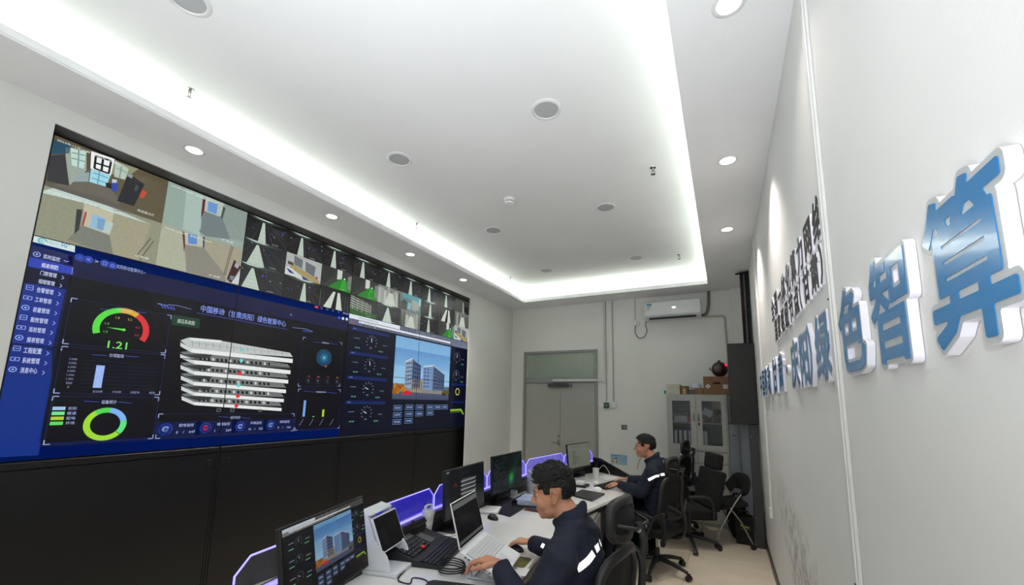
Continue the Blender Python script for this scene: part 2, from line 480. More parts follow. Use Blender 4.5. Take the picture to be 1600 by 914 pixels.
for x in (-2.362, -1.01):
    for k, y in enumerate((0.80, 2.352, 3.94, 5.567)):
        if x > -2 and k == 0: continue
        w_ = ['nearest the camera', 'second from the camera', 'third from the camera', 'farthest from the camera'] if x < -2 else ['', 'nearest the camera', 'in the middle', 'farthest from the camera']
        t = thing('unlit_downlight', 'unlit grey round lamp in the tray, %s, %s' % (rows[x], w_[k]), 'ceiling light', (x, y, ZU), 0, 'unlit lamps of the ceiling tray')
        a = MB(); a.lathe([(.105, 0), (.105, -.004), (.098, -.009), (.086, -.010), (.082, -.006), (.080, 0)], n=40); a.build('trim_ring', m_off, t, 40, world=False)
        a = MB(); a.lathe([(.081, -.004), (.079, -.0055)], n=40); a.build('disc', m_grey_disc, t, None, world=False)
t = thing('smoke_detector', 'white round smoke detector hanging in the middle of the ceiling tray', 'smoke detector', (-1.835, 3.358, ZU))
a = MB(); a.lathe([(.055, 0), (.058, -.01), (.055, -.018), (.046, -.02), (.044, -.026)], n=32); a.build('base', m_white, t, 40, world=False)
m_blackp = mat('black_plastic', (24, 24, 26), 0.45, var=0.08)
a = MB(); a.lathe([(.040, -.026), (.040, -.034)], n=32); a.build('vent_ring', m_blackp, t, 40, world=False)
a = MB(); a.lathe([(.044, -.034), (.046, -.038), (.040, -.052), (.025, -.056)], n=32); a.build('sensor_head', m_white, t, 40, world=False)
m_chrome = mat('chrome', (170, 170, 168), 0.25, 1.0, 0.03)
where = {(-3.083, 1.136): 'above the left end of the video wall', (-3.081, 3.404): 'beside the video wall cove, midway', (-3.059, 5.688): 'at the far corner by the video wall',
         (-0.458, 3.402): 'beside the lettered wall cove, midway', (-0.463, 5.689): 'at the far corner by the lettered wall'}
for (x, y), lb in where.items():
    t = thing('sprinkler', 'small chrome sprinkler head ' + lb, 'sprinkler', (x, y, ZU), 0, 'sprinklers of the ceiling tray')
    a = MB(); a.lathe([(.026, 0), (.024, -.004), (.012, -.006)], n=20); a.build('escutcheon', m_chrome, t, 40, world=False)
    a = MB(); a.cyl((0, 0, 0), (0, 0, -.03), .010, .009, 12)
    for sx in (-1, 1): a.tube(smoothpath([(sx * .008, 0, -.028), (sx * .016, 0, -.042), (sx * .004, 0, -.060)], 3), .003, 6)
    a.build('frame_arms', m_chrome, t, 40, world=False)
    a = MB(); a.lathe([(.019, -.060), (.020, -.063), (.004, -.065)], n=12); a.build('deflector', m_chrome, t, None, world=False)
# ================================================================ VIDEO WALL
XS = -3.817
PY = [0.735, 1.965, 3.178, 4.415, 5.648]; PZ = [1.245, 1.948, 2.638, 3.335]
m_bez = mat('bezel_black', (12, 12, 13), 0.35, var=0.05)
vw = thing('video_wall', 'large video wall of twelve joined displays recessed in the left wall', 'video wall', (XS - 0.05, PY[0], PZ[0]))
for i in range(4):
    for j in range(3):
        a = MB(); a.box(XS - 0.07, PY[i] + .0012, PZ[j] + .0012, XS - 0.001, PY[i + 1] - .0012, PZ[j + 1] - .0012, 0.002)
        a.build('display_panel', m_bez, vw)
a = MB(); a.box(XS - 0.20, PY[0] - .12, PZ[0], XS - 0.075, PY[4] + .04, PZ[3] + .0)
a.build('mounting_frame', m_bez, vw)
P_ = Paint((XS, 0, 0), (0, 1, 0), (0, 0, 1))
def S(px, py): p = at(px, py, 0, XS); return (p[1], p[2])
def crop(x0, y0, k): return lambda *q: [S(x0 + q[i] / k, y0 + q[i + 1] / k) for i in range(0, len(q), 2)]
p = P_
# ---- four corridor cameras (first panel of the top row)
u0, u1, v0, v1 = PY[0], PY[1], PZ[2], PZ[3]; um, vm = (u0 + u1) / 2 + .01, (v0 + v1) / 2 - 0.01
p.lay(); p.rect(u0, v0, u1, v1, (120, 125, 112))
A_ = crop(40, 190, 7.03)
p.clip = (u0 + .004, vm, um, v1 - .004)
p.lay(); p.rect(u0, vm, um, v1, (96, 88, 64), (112, 100, 70))
def PG(f, q, col, cols=None): p.poly(f(*q), col)
p.lay(); PG(A_, (690, 340, 1240, 520, 1100, 620, 700, 500), (150, 150, 120)); PG(A_, (300, 200, 500, 240, 480, 350, 270, 360), (40, 78, 100))
PG(A_, (435, 280, 700, 330, 665, 540, 480, 700, 440, 420), (158, 172, 160)); PG(A_, (480, 700, 690, 530, 900, 690, 1030, 860, 1010, 960, 200, 690, 430, 690), (106, 102, 90))
p.lay(); PG(A_, (265, 375, 435, 360, 478, 705, 230, 650), (52, 52, 54)); PG(A_, (495, 285, 668, 335, 640, 520, 505, 480), (196, 226, 214))
PG(A_, (720, 325, 978, 410, 938, 592, 712, 515), (244, 250, 250)); PG(A_, (985, 425, 1135, 520, 1090, 640, 972, 605), (186, 204, 188))
PG(A_, (718, 520, 932, 592, 885, 715, 700, 662), (165, 222, 238)); PG(A_, (668, 340, 722, 340, 712, 515, 668, 520), (90, 80, 62))
PG(A_, (1130, 565, 1305, 690, 1190, 930, 1005, 870), (38, 38, 42)); PG(A_, (600, 560, 700, 560, 690, 660, 520, 660), (150, 170, 172))
p.lay()
for a, b in (((765, 375), (940, 432)), ((755, 450), (925, 502)), ((752, 512), (912, 570)), ((772, 372), (755, 515)), ((852, 402), (832, 545)), ((940, 430), (912, 572))):
    p.line(*A_(*a, *b), 0.012, (28, 30, 34))
for a, b in (((510, 340), (660, 375)), ((505, 400), (650, 440)), ((585, 300), (575, 500)), ((1000, 510), (1110, 560)), ((1060, 460), (1030, 620))): p.line(*A_(*a, *b), 0.008, (140, 160, 150))
for a, b in (((742, 560), (905, 620)), ((730, 620), (885, 675)), ((812, 540), (790, 690))): p.line(*A_(*a, *b), 0.008, (110, 170, 190))
PG(A_, (955, 640, 1000, 655, 1015, 740, 980, 780, 945, 750), (40, 72, 178)); PG(A_, (880, 670, 945, 680, 945, 740, 880, 720), (30, 32, 30)); PG(A_, (950, 632, 1000, 640, 1005, 675, 950, 672), (215, 225, 235))
PG(A_, (1285, 745, 1332, 780, 1290, 845, 1245, 825), (196, 78, 44)); PG(A_, (1130, 570, 1180, 590, 1165, 625, 1120, 600), (150, 160, 165))
PG(A_, (1210, 690, 1245, 715, 1215, 770, 1190, 750), (70, 74, 80))
p.lay(); p.poly([(u0, vm), (u0 + .5, vm), (u0 + .30, vm + .045), (u0, vm + .02)], (96, 92, 84))
p.clip = (u0 + .004, v0 + .004, um, vm)
B_ = crop(30, 300, 6.53)
p.lay(); p.rect(u0, v0, um, vm, (148, 150, 126), (158, 160, 138))
p.lay(); PG(B_, (190, 0, 430, -60, 1340, 330, 960, 215, 700, 120), (196, 214, 208)); PG(B_, (490, 490, 555, 420, 640, 340, 870, 420, 920, 440, 955, 640), (124, 128, 116))
PG(B_, (660, 120, 965, 215, 925, 445, 650, 345), (196, 190, 164)); PG(B_, (965, 215, 1340, 330, 1220, 720, 955, 630, 920, 440), (164, 160, 134))
p.lay(); PG(B_, (585, 175, 645, 180, 610, 385, 560, 430), (50, 54, 54)); PG(B_, (670, 200, 690, 208, 655, 345, 638, 345), (168, 52, 48))
PG(B_, (740, 225, 880, 265, 850, 395, 720, 360), (150, 190, 222)); PG(B_, (800, 265, 880, 285, 855, 392, 790, 372), (120, 160, 190)); PG(B_, (880, 300, 960, 320, 925, 425, 850, 405), (186, 206, 204))
p.line(*B_(1190, 660, 1340, 470), 0.006, (90, 88, 76)); p.line(*B_(1230, 690, 1370, 500), 0.006, (90, 88, 76))
p.line(*B_(950, 190, 1300, 210), .004, (120, 130, 130))
p.clip = (um, vm, u1 - .004, v1 - .004)
D_ = crop(200, 250, 7.03)
p.lay(); p.rect(um, vm, u1, v1, (152, 172, 162), (150, 166, 156))
p.lay(); PG(D_, (640, 330, 840, 370, 790, 830, 600, 760), (172, 194, 186)); PG(D_, (835, 560, 1030, 620, 1120, 870, 860, 840, 780, 790, 800, 640), (118, 130, 130)); PG(D_, (1040, 470, 1330, 570, 1290, 900, 1120, 860, 1030, 650), (142, 158, 150))
PG(D_, (850, 380, 1060, 450, 1040, 640, 838, 560), (186, 196, 184))
p.lay(); PG(D_, (882, 450, 985, 482, 970, 598, 870, 560), (110, 156, 214)); PG(D_, (820, 425, 850, 435, 835, 560, 800, 645, 805, 560), (92, 40, 48)); PG(D_, (1045, 510, 1070, 530, 1035, 650, 1015, 630), (70, 86, 92))
p.line(*D_(1190, 520, 1330, 590), .012, (176, 190, 186))
p.clip = (um, v0 + .004, u1 - .004, vm)
E_ = crop(220, 340, 7.617)
p.lay(); p.rect(um, v0, u1, vm, (168, 172, 152), (160, 164, 146))
p.lay(); PG(E_, (520, 320, 750, 360, 1000, 680, 1010, 770, 540, 650), (142, 140, 128)); PG(E_, (200, 120, 500, 180, 530, 640, 150, 560), (176, 180, 158)); PG(E_, (510, 170, 760, 220, 750, 350, 520, 320), (190, 192, 176)); PG(E_, (760, 230, 1220, 340, 1180, 800, 1000, 680, 750, 370), (166, 162, 140))
p.lay(); PG(E_, (560, 190, 668, 210, 665, 320, 560, 310), (96, 144, 206)); PG(E_, (490, 165, 520, 175, 525, 330, 512, 420), (100, 40, 48)); PG(E_, (735, 215, 762, 225, 752, 365, 735, 350), (62, 78, 84))
PG(E_, (1110, 500, 1190, 590, 1070, 780, 1020, 730), (66, 34, 38)); PG(E_, (1130, 530, 1170, 570, 1150, 610, 1110, 580), (190, 200, 206)); PG(E_, (1060, 690, 1110, 700, 1080, 750, 1040, 740), (150, 170, 190)); PG(E_, (1190, 620, 1200, 800, 1080, 775), (200, 214, 212))
for q in ((1000, 690, 1100, 330), (985, 680, 1080, 320)): p.line(*E_(*q), .006, (96, 96, 84))
p.clip = None
p.lay()
WH = (235, 240, 235)
def stamp(u, v): p.text('2024年12月20日  星期五  09:06:47', u, v, 0.017, WH, width=0.33)
stamp(u0 + .02, v1 - .03); stamp(u0 + .02, vm - .03); stamp(um + .02, v1 - .03); stamp(um + .02, vm - .025)
p.text('研发楼大厅', u0 + .47, vm + .04, .02, WH, width=.1); p.text('IP 走廊', u0 + .5, v0 + .035, .018, WH, width=.08)
p.text('IP 走廊', u1 - .18, vm + .03, .018, WH, width=.09); p.text('IP 走廊', u1 - .24, v0 + .03, .018, WH, width=.08)

# ---- machine-hall cameras: three by three on each of the other three top panels
rnd = random.Random(3)
def hall(u0, v0, w, h, kind, c=0.5):
    q = lambda *a: [(u0 + a[i] * w, v0 + a[i + 1] * h) for i in range(0, len(a), 2)]
    p.clip = (u0 + .001, v0 + .001, u0 + w - .001, v0 + h - .001)
    base = {'aisle': (26, 26, 26), 'wide': (40, 42, 44), 'room': (176, 182, 178), 'green': (60, 62, 58), 'shelf': (40, 44, 40), 'wedge': (28, 28, 28), 'office': (96, 120, 124), 'grey': (120, 126, 120), 'dim': (60, 62, 58)}[kind]
    p.lay(2); p.rect(u0, v0, u0 + w, v0 + h, base)
    g = lambda a, b: rnd.uniform(a, b)
    if kind in ('aisle', 'wide'):
        p.lay(3)
        for k in range(13):                                       # rack doors fanning to the vanishing point
            x = k / 12; sh = g(30, 66)
            if abs(x - c) < .06: continue
            p.poly(q(c + (x - c) * .25, .86, c + (x - c) * .25 + .012, .86, x * 1.5 - .25 + .035, 0, x * 1.5 - .25, 0), (sh, sh, sh + 2))
        p.poly(q(0, 1, 1, 1, c + .2, .87, c - .2, .87), (60, 70, 64)); p.lay(4)
        p.poly(q(c - .30, 1.0, c + .28, 1.0, c + .12, .93, c - .1, .93), (186, 208, 198))
        ww = .09 if kind == 'aisle' else .2
        p.poly(q(c - .025, .84, c + .025, .84, c + ww, 0, c - ww, 0), (190, 206, 192)); p.lay(5)
        for yy in (.1, .24, .4, .56): p.line(*q(c - ww * (1 - yy), yy, c + ww * (1 - yy), yy), .0025, (150, 166, 152))
        for k in range(10):
            s_ = g(.008, .022); x, y = g(0.03, .97), g(.35, .86)
            if abs(x - c) < .13: continue
            p.disc(u0 + x * w, v0 + y * h, s_ * w, (70, 74, 190) if k % 2 else (120, 120, 150), 6)
    elif kind == 'wedge':
        p.lay(3)
        for k in range(10): sh = g(40, 90); p.poly(q(k / 10, 0, k / 10 + .06, 0, k / 10 + .05, .8, k / 10 + .02, .8), (sh, sh, sh))
        p.lay(4); p.poly(q(.42, .85, .5, .85, .38, 0, .14, 0), (204, 216, 202)); p.poly(q(.56, .85, .64, .85, .74, 0, .54, 0), (204, 216, 202)); p.poly(q(.5, .9, .56, .9, .54, 0, .38, 0), (16, 16, 16))
    elif kind == 'room':
        p.lay(3); p.poly(q(.16, .55, .9, .2, 1, 0, .7, 0, .12, .35), (168, 150, 96)); p.poly(q(.2, .95, .44, .86, .44, .45, .22, .55), (112, 118, 122)); p.poly(q(.52, .84, .82, .74, .8, .25, .54, .4), (108, 114, 118)); p.poly(q(0, .35, .14, .36, .6, 0, 0, 0), (206, 214, 206)); p.lay(4)
        p.poly(q(0.02, .30, .14, .24, .26, .12, .12, .12), (34, 46, 150)); p.poly(q(.44, .14, .58, .08, .68, .0, .5, .0), (34, 46, 150)); p.poly(q(.05, .62, .2, .6, .2, .48, .06, .48), (86, 62, 44)); p.poly(q(.84, .3, .9, .3, .9, .2, .84, .2), (150, 44, 36))
        for k in range(5): p.line(*q(.24 + k * .045, .92 - k * .015, .24 + k * .045, .5), .0025, (78, 84, 88)); p.line(*q(.56 + k * .05, .82 - k * .015, .56 + k * .05, .36), .0025, (78, 84, 88))
    elif kind == 'green':
        p.lay(3); p.poly(q(.25, 0, 1, 0, 1, .50, .66, .62, .3, .12), (40, 132, 44)); p.poly(q(.6, .05, .85, .05, .8, .5, .68, .56), (72, 172, 70))
        p.poly(q(0, 0, .30, .4, .45, .95, 0, .95), (46, 48, 46)); p.poly(q(.5, .5, .66, .56, .66, 1, .5, 1), (206, 214, 204)); p.lay(4)
        for k in range(7): x = k * .06; p.line(*q(x, .1 + k * .04, x, .9), .003, (80, 82, 80))
        p.disc(u0 + .75 * w, v0 + .62 * h, .03 * w, (220, 230, 220), 6); p.poly(q(.86, .2, 1, .1, 1, .9, .86, .8), (120, 128, 118))
    elif kind == 'shelf':
        p.lay(3); p.poly(q(0, 0, 1, 0, 1, .25, 0, .3), (38, 92, 36))
        p.poly(q(0.0, .95, .78, .7, .78, .15, 0, .3), (150, 158, 148)); p.lay(4)
        for k in range(5): p.line(*q(.0, .88 - k * .13, .76, .66 - k * .1), .011, (36, 38, 36))
        for k in range(4): p.line(*q(.1 + k * .17, .94 - k * .05, .1 + k * .17, .26 - k * .03), .005, (205, 210, 200))
    elif kind == 'office':
        p.lay(3); p.poly(q(0, 1, 1, 1, .9, .7, .1, .75), (86, 150, 166)); p.poly(q(.5, .8, .85, .7, .9, .2, .55, .1), (150, 160, 150)); p.poly(q(0, .5, .3, .55, .3, .0, 0, 0), (60, 66, 66)); p.lay(4)
        p.poly(q(.35, .5, .5, .5, .48, .1, .3, .1), (120, 170, 180)); p.poly(q(.1, .6, .22, .6, .25, .4, .1, .4), (40, 60, 70)); p.poly(q(.88, .9, .96, .9, .96, .5, .88, .5), (150, 210, 200))
    elif kind == 'grey':
        p.lay(3)
        for k in range(8): sh = g(60, 190); x = k / 8; p.poly(q(x, 0, x + .12, 0, x + .1 + g(-.05, .05), g(.7, 1), x, g(.7, 1)), (sh, sh + 4, sh - 4))
        p.lay(4); p.poly(q(.45, .7, .62, .7, .75, 0, .3, 0), (198, 206, 192))
    else:
        p.lay(3); p.poly(q(.1, .8, .5, .9, .5, 0, .1, 0), (86, 86, 80)); p.poly(q(.5, .8, .58, .8, .64, 0, .5, 0), (150, 152, 144)); p.lay(4); p.poly(q(.62, .5, .9, .55, .9, 0, .66, 0), (34, 32, 30))
    p.clip = None
    p.lay(6); p.text('机房通道', u0 + w * .62, v0 + h * .07, .012, (170, 175, 170), width=.06)
kinds = [['aisle', 'aisle', 'aisle', 'aisle', 'aisle', 'aisle', 'aisle', 'aisle', 'dim'],
         ['wide', 'room', 'green', 'green', 'grey', 'office', 'aisle', 'wedge', 'grey'],
         ['wide', 'aisle', 'wedge', 'shelf', 'wide', 'grey', 'aisle', 'green', 'room']]
cs = [[.38, .36, .35, .36, .40, .42, .4, .4, .4], [.3, .5, .5, .4, .4, .5, .5, .4, .4], [.25, .55, .5, .5, .45, .5, .45, .5, .5]]
for r in range(3):
    for c in range(9):
        pc = 1 + c // 3; cw = (PY[pc + 1] - PY[pc]) / 3; ch = (PZ[3] - PZ[2]) / 3
        hall(PY[pc] + (c % 3) * cw, PZ[3] - (r + 1) * ch, cw, ch, kinds[r][c], cs[r][c])

# ---- dashboard across the lower eight panels' left half (y 0.735 - 3.178)
p.lay(1); u0, u1, v0, v1 = PY[0], PY[2], PZ[0], PZ[2]
p.rect(u0, v0, u1, v1, (6, 18, 62), (8, 22, 66)); p.rect(u0, v0, u1, v0 + .075, (4, 26, 92)); p.rect(u0, v1 - .075, u1, v1, (20, 52, 142), (16, 40, 118))
p.lay(2); p.rect(u0 + .015, v0 + .045, u0 + .155, v1 - .1, (10, 38, 116), (20, 34, 110)); 
M1 = crop(0, 380, 3.5167)     # (0,380)-(120,640) crop of the photograph
K1 = crop(0, 360, 2.539)      # (0,360)-(280,720)
K2 = crop(240, 380, 2.6875)   # (240,380)-(560,720)
K3 = crop(530, 480, 4.152)    # (530,480)-(740,700)
p.lay(3); p.poly(K1(130, 16, 298, 58, 296, 87, 125, 44), (214, 232, 232))
p.poly(K1(120, 55, 290, 100, 288, 140, 105, 98), (22, 28, 86)); p.poly(K1(106, 145, 285, 180, 270, 232, 92, 205), (10, 12, 42))
p.poly(K1(92, 206, 260, 236, 208, 468, 42, 452), (26, 48, 140)); p.poly(K1(38, 462, 205, 474, 206, 583, 15, 572), (22, 44, 132)); p.poly(K1(15, 575, 205, 583, 152, 892, -30, 902), (12, 48, 136))
# black work area
p.rect(.93, v0 + .10, u1 - .0, v1 - .21, (8, 8, 16), (7, 8, 15)); p.rect(.905, v1 - .21, u1, v1 - .075, (13, 18, 62))
p.lay(4); p.poly(K1(118, 105, 290, 146, 288, 176, 108, 140), (46, 66, 186)); p.poly(K1(286, 145, 290, 146, 287, 176, 283, 175), (190, 214, 255))
BL = (150, 176, 245)
def T(f, st, x, y, x2, y2, h, col, bold=0.0):
    a, b = f(x, y)[0], f(x2, y2)[0]; p.text(st, a[0], (a[1] + b[1]) / 2, h, col, width=b[0] - a[0], bold=bold)
items = [('实时监控', 172, 103, 238, 116, .030), ('组态视图', 165, 136, 230, 150, .030), ('门禁管理', 160, 168, 225, 180, .030), ('视频管理', 152, 201, 217, 212, .030),
         ('告警管理', 146, 236, 212, 245, .033), ('工单管理', 138, 274, 204, 282, .033), ('容量管理', 130, 314, 197, 321, .033), ('能效管理', 121, 354, 190, 360, .033),
         ('巡检管理', 114, 392, 180, 398, .033), ('报表管理', 106, 434, 174, 438, .033), ('工程配置', 93, 475, 165, 480, .036), ('系统管理', 88, 515, 157, 519, .036), ('消息中心', 80, 554, 148, 557, .036)]
p.lay(5)
for i, (st, x, y, x2, y2, h) in enumerate(items):
    T(K1, st, x, y, x2, y2, h, (205, 216, 250) if i != 1 else (235, 240, 255), 0.012)
    if i not in (1,):
        a = K1(x2 + 24, y2 + 8)[0]
        if i == 0: p.line((a[0] - .012, a[1] + .006), a, .004, BL); p.line(a, (a[0] + .012, a[1] + .006), .004, BL)
        else: p.line((a[0] - .005, a[1] + .012), (a[0] + .005, a[1]), .004, BL); p.line((a[0] + .005, a[1]), (a[0] - .005, a[1] - .012), .004, BL)
for i, (x, y) in enumerate(((146, 95), (118, 227), (110, 267), (101, 306), (93, 345), (84, 385), (76, 425), (67, 468), (59, 510), (50, 551))):
    a = K1(x, y)[0]; r = .017
    if i % 3 == 0: p.arc(*a, r * .72, r, 0, 360, BL, 14); p.disc(*a, r * .35, BL, 8)
    elif i % 3 == 1: p.frame(a[0] - r * .8, a[1] - r * .8, a[0] + r * .8, a[1] + r * .8, .0035, BL); p.line((a[0] - r * .5, a[1]), (a[0] + r * .5, a[1]), .004, BL)
    else: p.frame(a[0] - r, a[1] - r * .6, a[0] + r, a[1] + r * .6, .0035, BL); p.disc(*a, r * .3, BL, 6)
# logo strip: a swirl, small characters and 5G mark
a = K1(168, 42)[0]; p.arc(*a, .012, .022, 0, 300, (120, 196, 196), 12); p.arc(*a, .003, .008, 60, 360, (120, 196, 196), 8)
T(K1, '中国移动', 184, 44, 232, 56, .022, (140, 196, 204)); T(K1, '5G⁺', 243, 52, 275, 66, .03, (60, 150, 190), .02)
for i, (x, y) in enumerate(((317, 108), (351, 116), (383, 123), (416, 131), (446, 139))):
    a = K1(x, y)[0]
    if i != 2: p.disc(*a, .026, (40, 66, 170), 16)
    p.text('⌕◂▸⎘◠'[i] if False else '•<>□⌂'[i], a[0], a[1], .022 if i else .01, (190, 205, 255), align='c')
T(K1, '庆阳移动智算中心 ▸', 462, 142, 578, 168, .03, (170, 186, 240))
p.line(*K2(120, 298, 470, 340), .0, BL) if False else None
T(K2, '中国移动（甘肃庆阳）绿色智算中心', 198, 273, 556, 339, .062, (128, 150, 240), .015)
p.line(*K2(180, 292, 562, 362), .003, (80, 100, 220))
p.line(*K2(16, 254, 60, 262), .003, BL); p.line(*K2(60, 258, 100, 262), .003, BL); p.line(*K2(100, 262, 158, 277), .003, BL); p.line(*K2(582, 354, 640, 360), .003, BL); p.line(*K2(640, 360, 668, 372), .003, BL)
for k in range(5): p.line(*K2(32 + k * 12, 258 + k * 2.2, 40 + k * 12, 272 + k * 2.2), .006, (90, 110, 230))
for k in range(5): p.line(*K2(628 + k * 8, 372 + k * .6, 634 + k * 8, 364 + k * .6), .005, (90, 110, 230))
p.line(*K1(630, 290, 640, 293), .004, BL)
p.lay(4); p.poly(K2(80, 300, 194, 318, 192, 358, 76, 342), (26, 62, 46)); p.lay(5); T(K2, '高压系统图', 100, 327, 172, 335, .034, (216, 235, 220))
# framed sub-panels with bright corners
def fr(f, x0, y0, x1, y1, x2, y2, x3, y3):
    q = f(x0, y0, x1, y1, x2, y2, x3, y3)
    for i in range(4):
        a, b = q[i], q[(i + 1) % 4]; p.line(a, b, .0016, (40, 50, 120)); L_ = hypot(b[0] - a[0], b[1] - a[1])
        for (c, d) in ((a, b), (b, a)): t = min(.4, .028 / L_); p.line(c, (c[0] + (d[0] - c[0]) * t, c[1] + (d[1] - c[1]) * t), .0055, (170, 185, 235))
fr(K1, 284, 268, 680, 338, 655, 487, 248, 448); fr(K1, 246, 460, 655, 494, 632, 652, 212, 645); fr(K1, 210, 658, 630, 662, 605, 825, 172, 850)
fr(K2, 22, 717, 590, 716, 588, 787, 8, 820); fr(K2, 628, 395, 790, 418, 782, 600, 606, 600); fr(K2, 608, 612, 784, 615, 780, 776, 592, 785)
TC = (190, 205, 250)
def head(f, st, x, y, x2, y2, h=.026):
    T(f, st, x, y, x2, y2, h, TC); d = (x2 - x); p.line(*f(x - d * 1.15, y - 3, x - d * .12, y + 1), .003, (70, 90, 210)); p.line(*f(x2 + d * .1, y2, x2 + d * 1.0, y2 + 4), .003, (70, 90, 210))
head(K1, 'PUE指标', 465, 315, 523, 323); head(K1, '分项能效', 433, 496, 492, 498); head(K1, '设备统计', 402, 680, 463, 681)
head(K2, '运行状态', 322, 731, 364, 732, .024); head(K2, '容量统计', 706, 417, 738, 421, .016); head(K2, '告警趋势统计', 682, 624, 726, 626, .016)
# PUE gauge
c0 = K1(484, 393)[0]
for a0, a1, cl in ((200, 100, (92, 226, 74)), (100, 58, (226, 178, 52)), (58, -28, (222, 54, 58))): p.arc(*c0, .118, .155, a1, a0, cl, 24)
p.lay(6); p.poly([(c0[0] + .01, c0[1] + .006), (c0[0] + .01, c0[1] - .008), (c0[0] - .085, c0[1] + .002)], (110, 232, 90)); p.disc(c0[0] + .01, c0[1] - .001, .010, (110, 232, 90), 10)
p.text('1.21', c0[0] - .01, c0[1] - .115, .052, (120, 232, 96), width=.105, bold=.01, align='c')
for k, (st, a) in enumerate((('1.0', 200), ('1.4', 160), ('1.8', 112), ('2.2', 68), ('2.6', 20), ('3.0', -20))):
    p.text(st, c0[0] + .09 * cos(radians(a)), c0[1] + .085 * sin(radians(a)), .015, ((92, 226, 74), (92, 226, 74), (226, 178, 52), (226, 178, 52), (222, 54, 58), (222, 54, 58))[k], align='c')
# bar chart
p.lay(5); a = K1(320, 513)[0]; b = K1(300, 622)[0]; r = K1(612, 628)[0]; l = b
zt, zb = a[1], b[1]; yl, yr = b[0] + .02, r[0]
for k in range(8):
    z = zb + (zt - zb) * k / 7; p.line((yl, z), (yr, z), .0016, (34, 40, 84)); p.text(['0', '500', '1,000', '1,500', '2,000', '2,500', '3,000', '3,500'][k], yl - .055, z, .014, (150, 160, 200), align='c')
p.lay(6); p.rect(yl + .062, zb, yl + .105, zb + (zt - zb) * .84, (160, 190, 250))
for k, st in enumerate(('总功率', 'IT功率', '供配电', '暖通')): p.text(st, yl + .09 + k * (yr - yl - .04) / 3.6, zb - .025, .016, (150, 162, 210), align='c')
# device ring
c1 = K1(418, 768)[0]
for a0, a1, cl in ((-40, 12, (96, 236, 132)), (12, 82, (128, 186, 252)), (82, 126, (84, 220, 84)), (126, 318, (164, 226, 56))): p.arc(*c1, .078, .112, a0, a1, cl, 16)
for k, (st, cl) in enumerate((('安防', (170, 200, 240)), ('暖通', (120, 240, 150)), ('配电', (180, 214, 60)), ('环境', (96, 224, 96)))):
    a = K1(208 - k * 3.6, 706 + k * 20)[0]; p.rect(a[0], a[1] - .011, a[0] + .058, a[1] + .011, cl); p.text(st, a[0] + .07, a[1], .02, (170, 185, 235))
# status tiles
for k, (x, st, nn, cl) in enumerate(((50, '配电监控', ('0', '647'), BL), (218, '暖通监控', ('1', '269'), (220, 50, 60)), (364, '环境监控', ('42', '325'), BL), (492, '安防监控', ('0', '166'), BL))):
    a = K2(x, 781 - k * 6)[0]; rr = .046 - k * .002
    p.lay(4); p.rect(a[0] - .07, a[1] - .055, a[0] + .24, a[1] + .055, (10, 22, 66)); p.lay(5); p.disc(*a, rr, (16, 34, 100), 24); p.arc(*a, rr * .8, rr, 0, 360, (44, 70, 170), 24); p.arc(*a, rr * .3, rr * .5, 20, 320, cl, 12)
    for j in range(3): p.line((a[0] - .018, a[1] - .012 + j * .012), (a[0] + .018, a[1] - .006 + j * .012), .003, cl)
    p.text(st, a[0] + .085, a[1] + .026, .024, TC, width=.1); p.text(nn[0] + '    /    ' + nn[1], a[0] + .07, a[1] - .028, .019, TC, width=.13)
# radar
c2 = K2(716, 481)[0]
for rr, cl in ((.092, (20, 52, 84)), (.072, (16, 66, 100)), (.050, (30, 92, 130)), (.028, (50, 130, 160))): p.lay(); p.disc(*c2, rr, cl, 28); p.arc(*c2, rr * .96, rr, 0, 360, (70, 130, 160), 28)
p.lay(); p.disc(*c2, .01, (110, 220, 230), 8); a = K2(722, 517)[0]; p.disc(*a, .011, (230, 70, 50), 8)
p.lay(5)
for k in range(4):
    a = K2(650 + k * 40, 577 + k * 1.5)[0]; p.arc(*a, .026, .03, 20, 340, (48, 62, 90), 12); p.text(('0', '0', '1', '0')[k], *a, .018, (190, 200, 220), align='c'); b = (a[0], a[1] + .045); p.text('严重 重要 一般 提示'.split()[k], *b, .014, ((220, 60, 60), (225, 100, 90), (220, 90, 60), (210, 160, 70))[k], align='c')
a = K2(629, 728, 635, 660); p.rect(a[0][0] - .012, a[0][1], a[0][0] + .014, a[1][1], (120, 170, 235)); a = K2(710, 728, 714, 698); p.rect(a[0][0] - .011, a[0][1], a[0][0] + .013, a[1][1], (170, 226, 40)); a = K2(670, 730, 671, 726); p.rect(a[0][0] - .01, a[0][1], a[0][0] + .012, a[1][1], (100, 210, 90))
for x in (618, 660, 702, 745): p.line(*K2(x - 6, 765, x + 10, 738), .006, (110, 125, 160))
for k, cl in enumerate(((60, 80, 220), (220, 225, 235), (220, 225, 235))): a = K2(779 + k * 16, 313 + k * 3)[0]; p.disc(*a, .017, cl, 14)
a = K2(684, 268)[0]; p.rect(a[0] - .02, a[1] - .012, a[0] + .022, a[1] + .012, (220, 50, 60))
for k in range(4): a = K2(705 + k * 24, 272 + k * 5)[0]; p.frame(a[0] - .01, a[1] - .01, a[0] + .01, a[1] + .01, .003, (120, 130, 170))
T(K2, '09:47', 795, 294, 818, 298, .02, TC); a = K2(577, 300)[0]; p.frame(a[0] - .006, a[1] - .008, a[0] + .006, a[1] + .008, .002, (200, 205, 220))
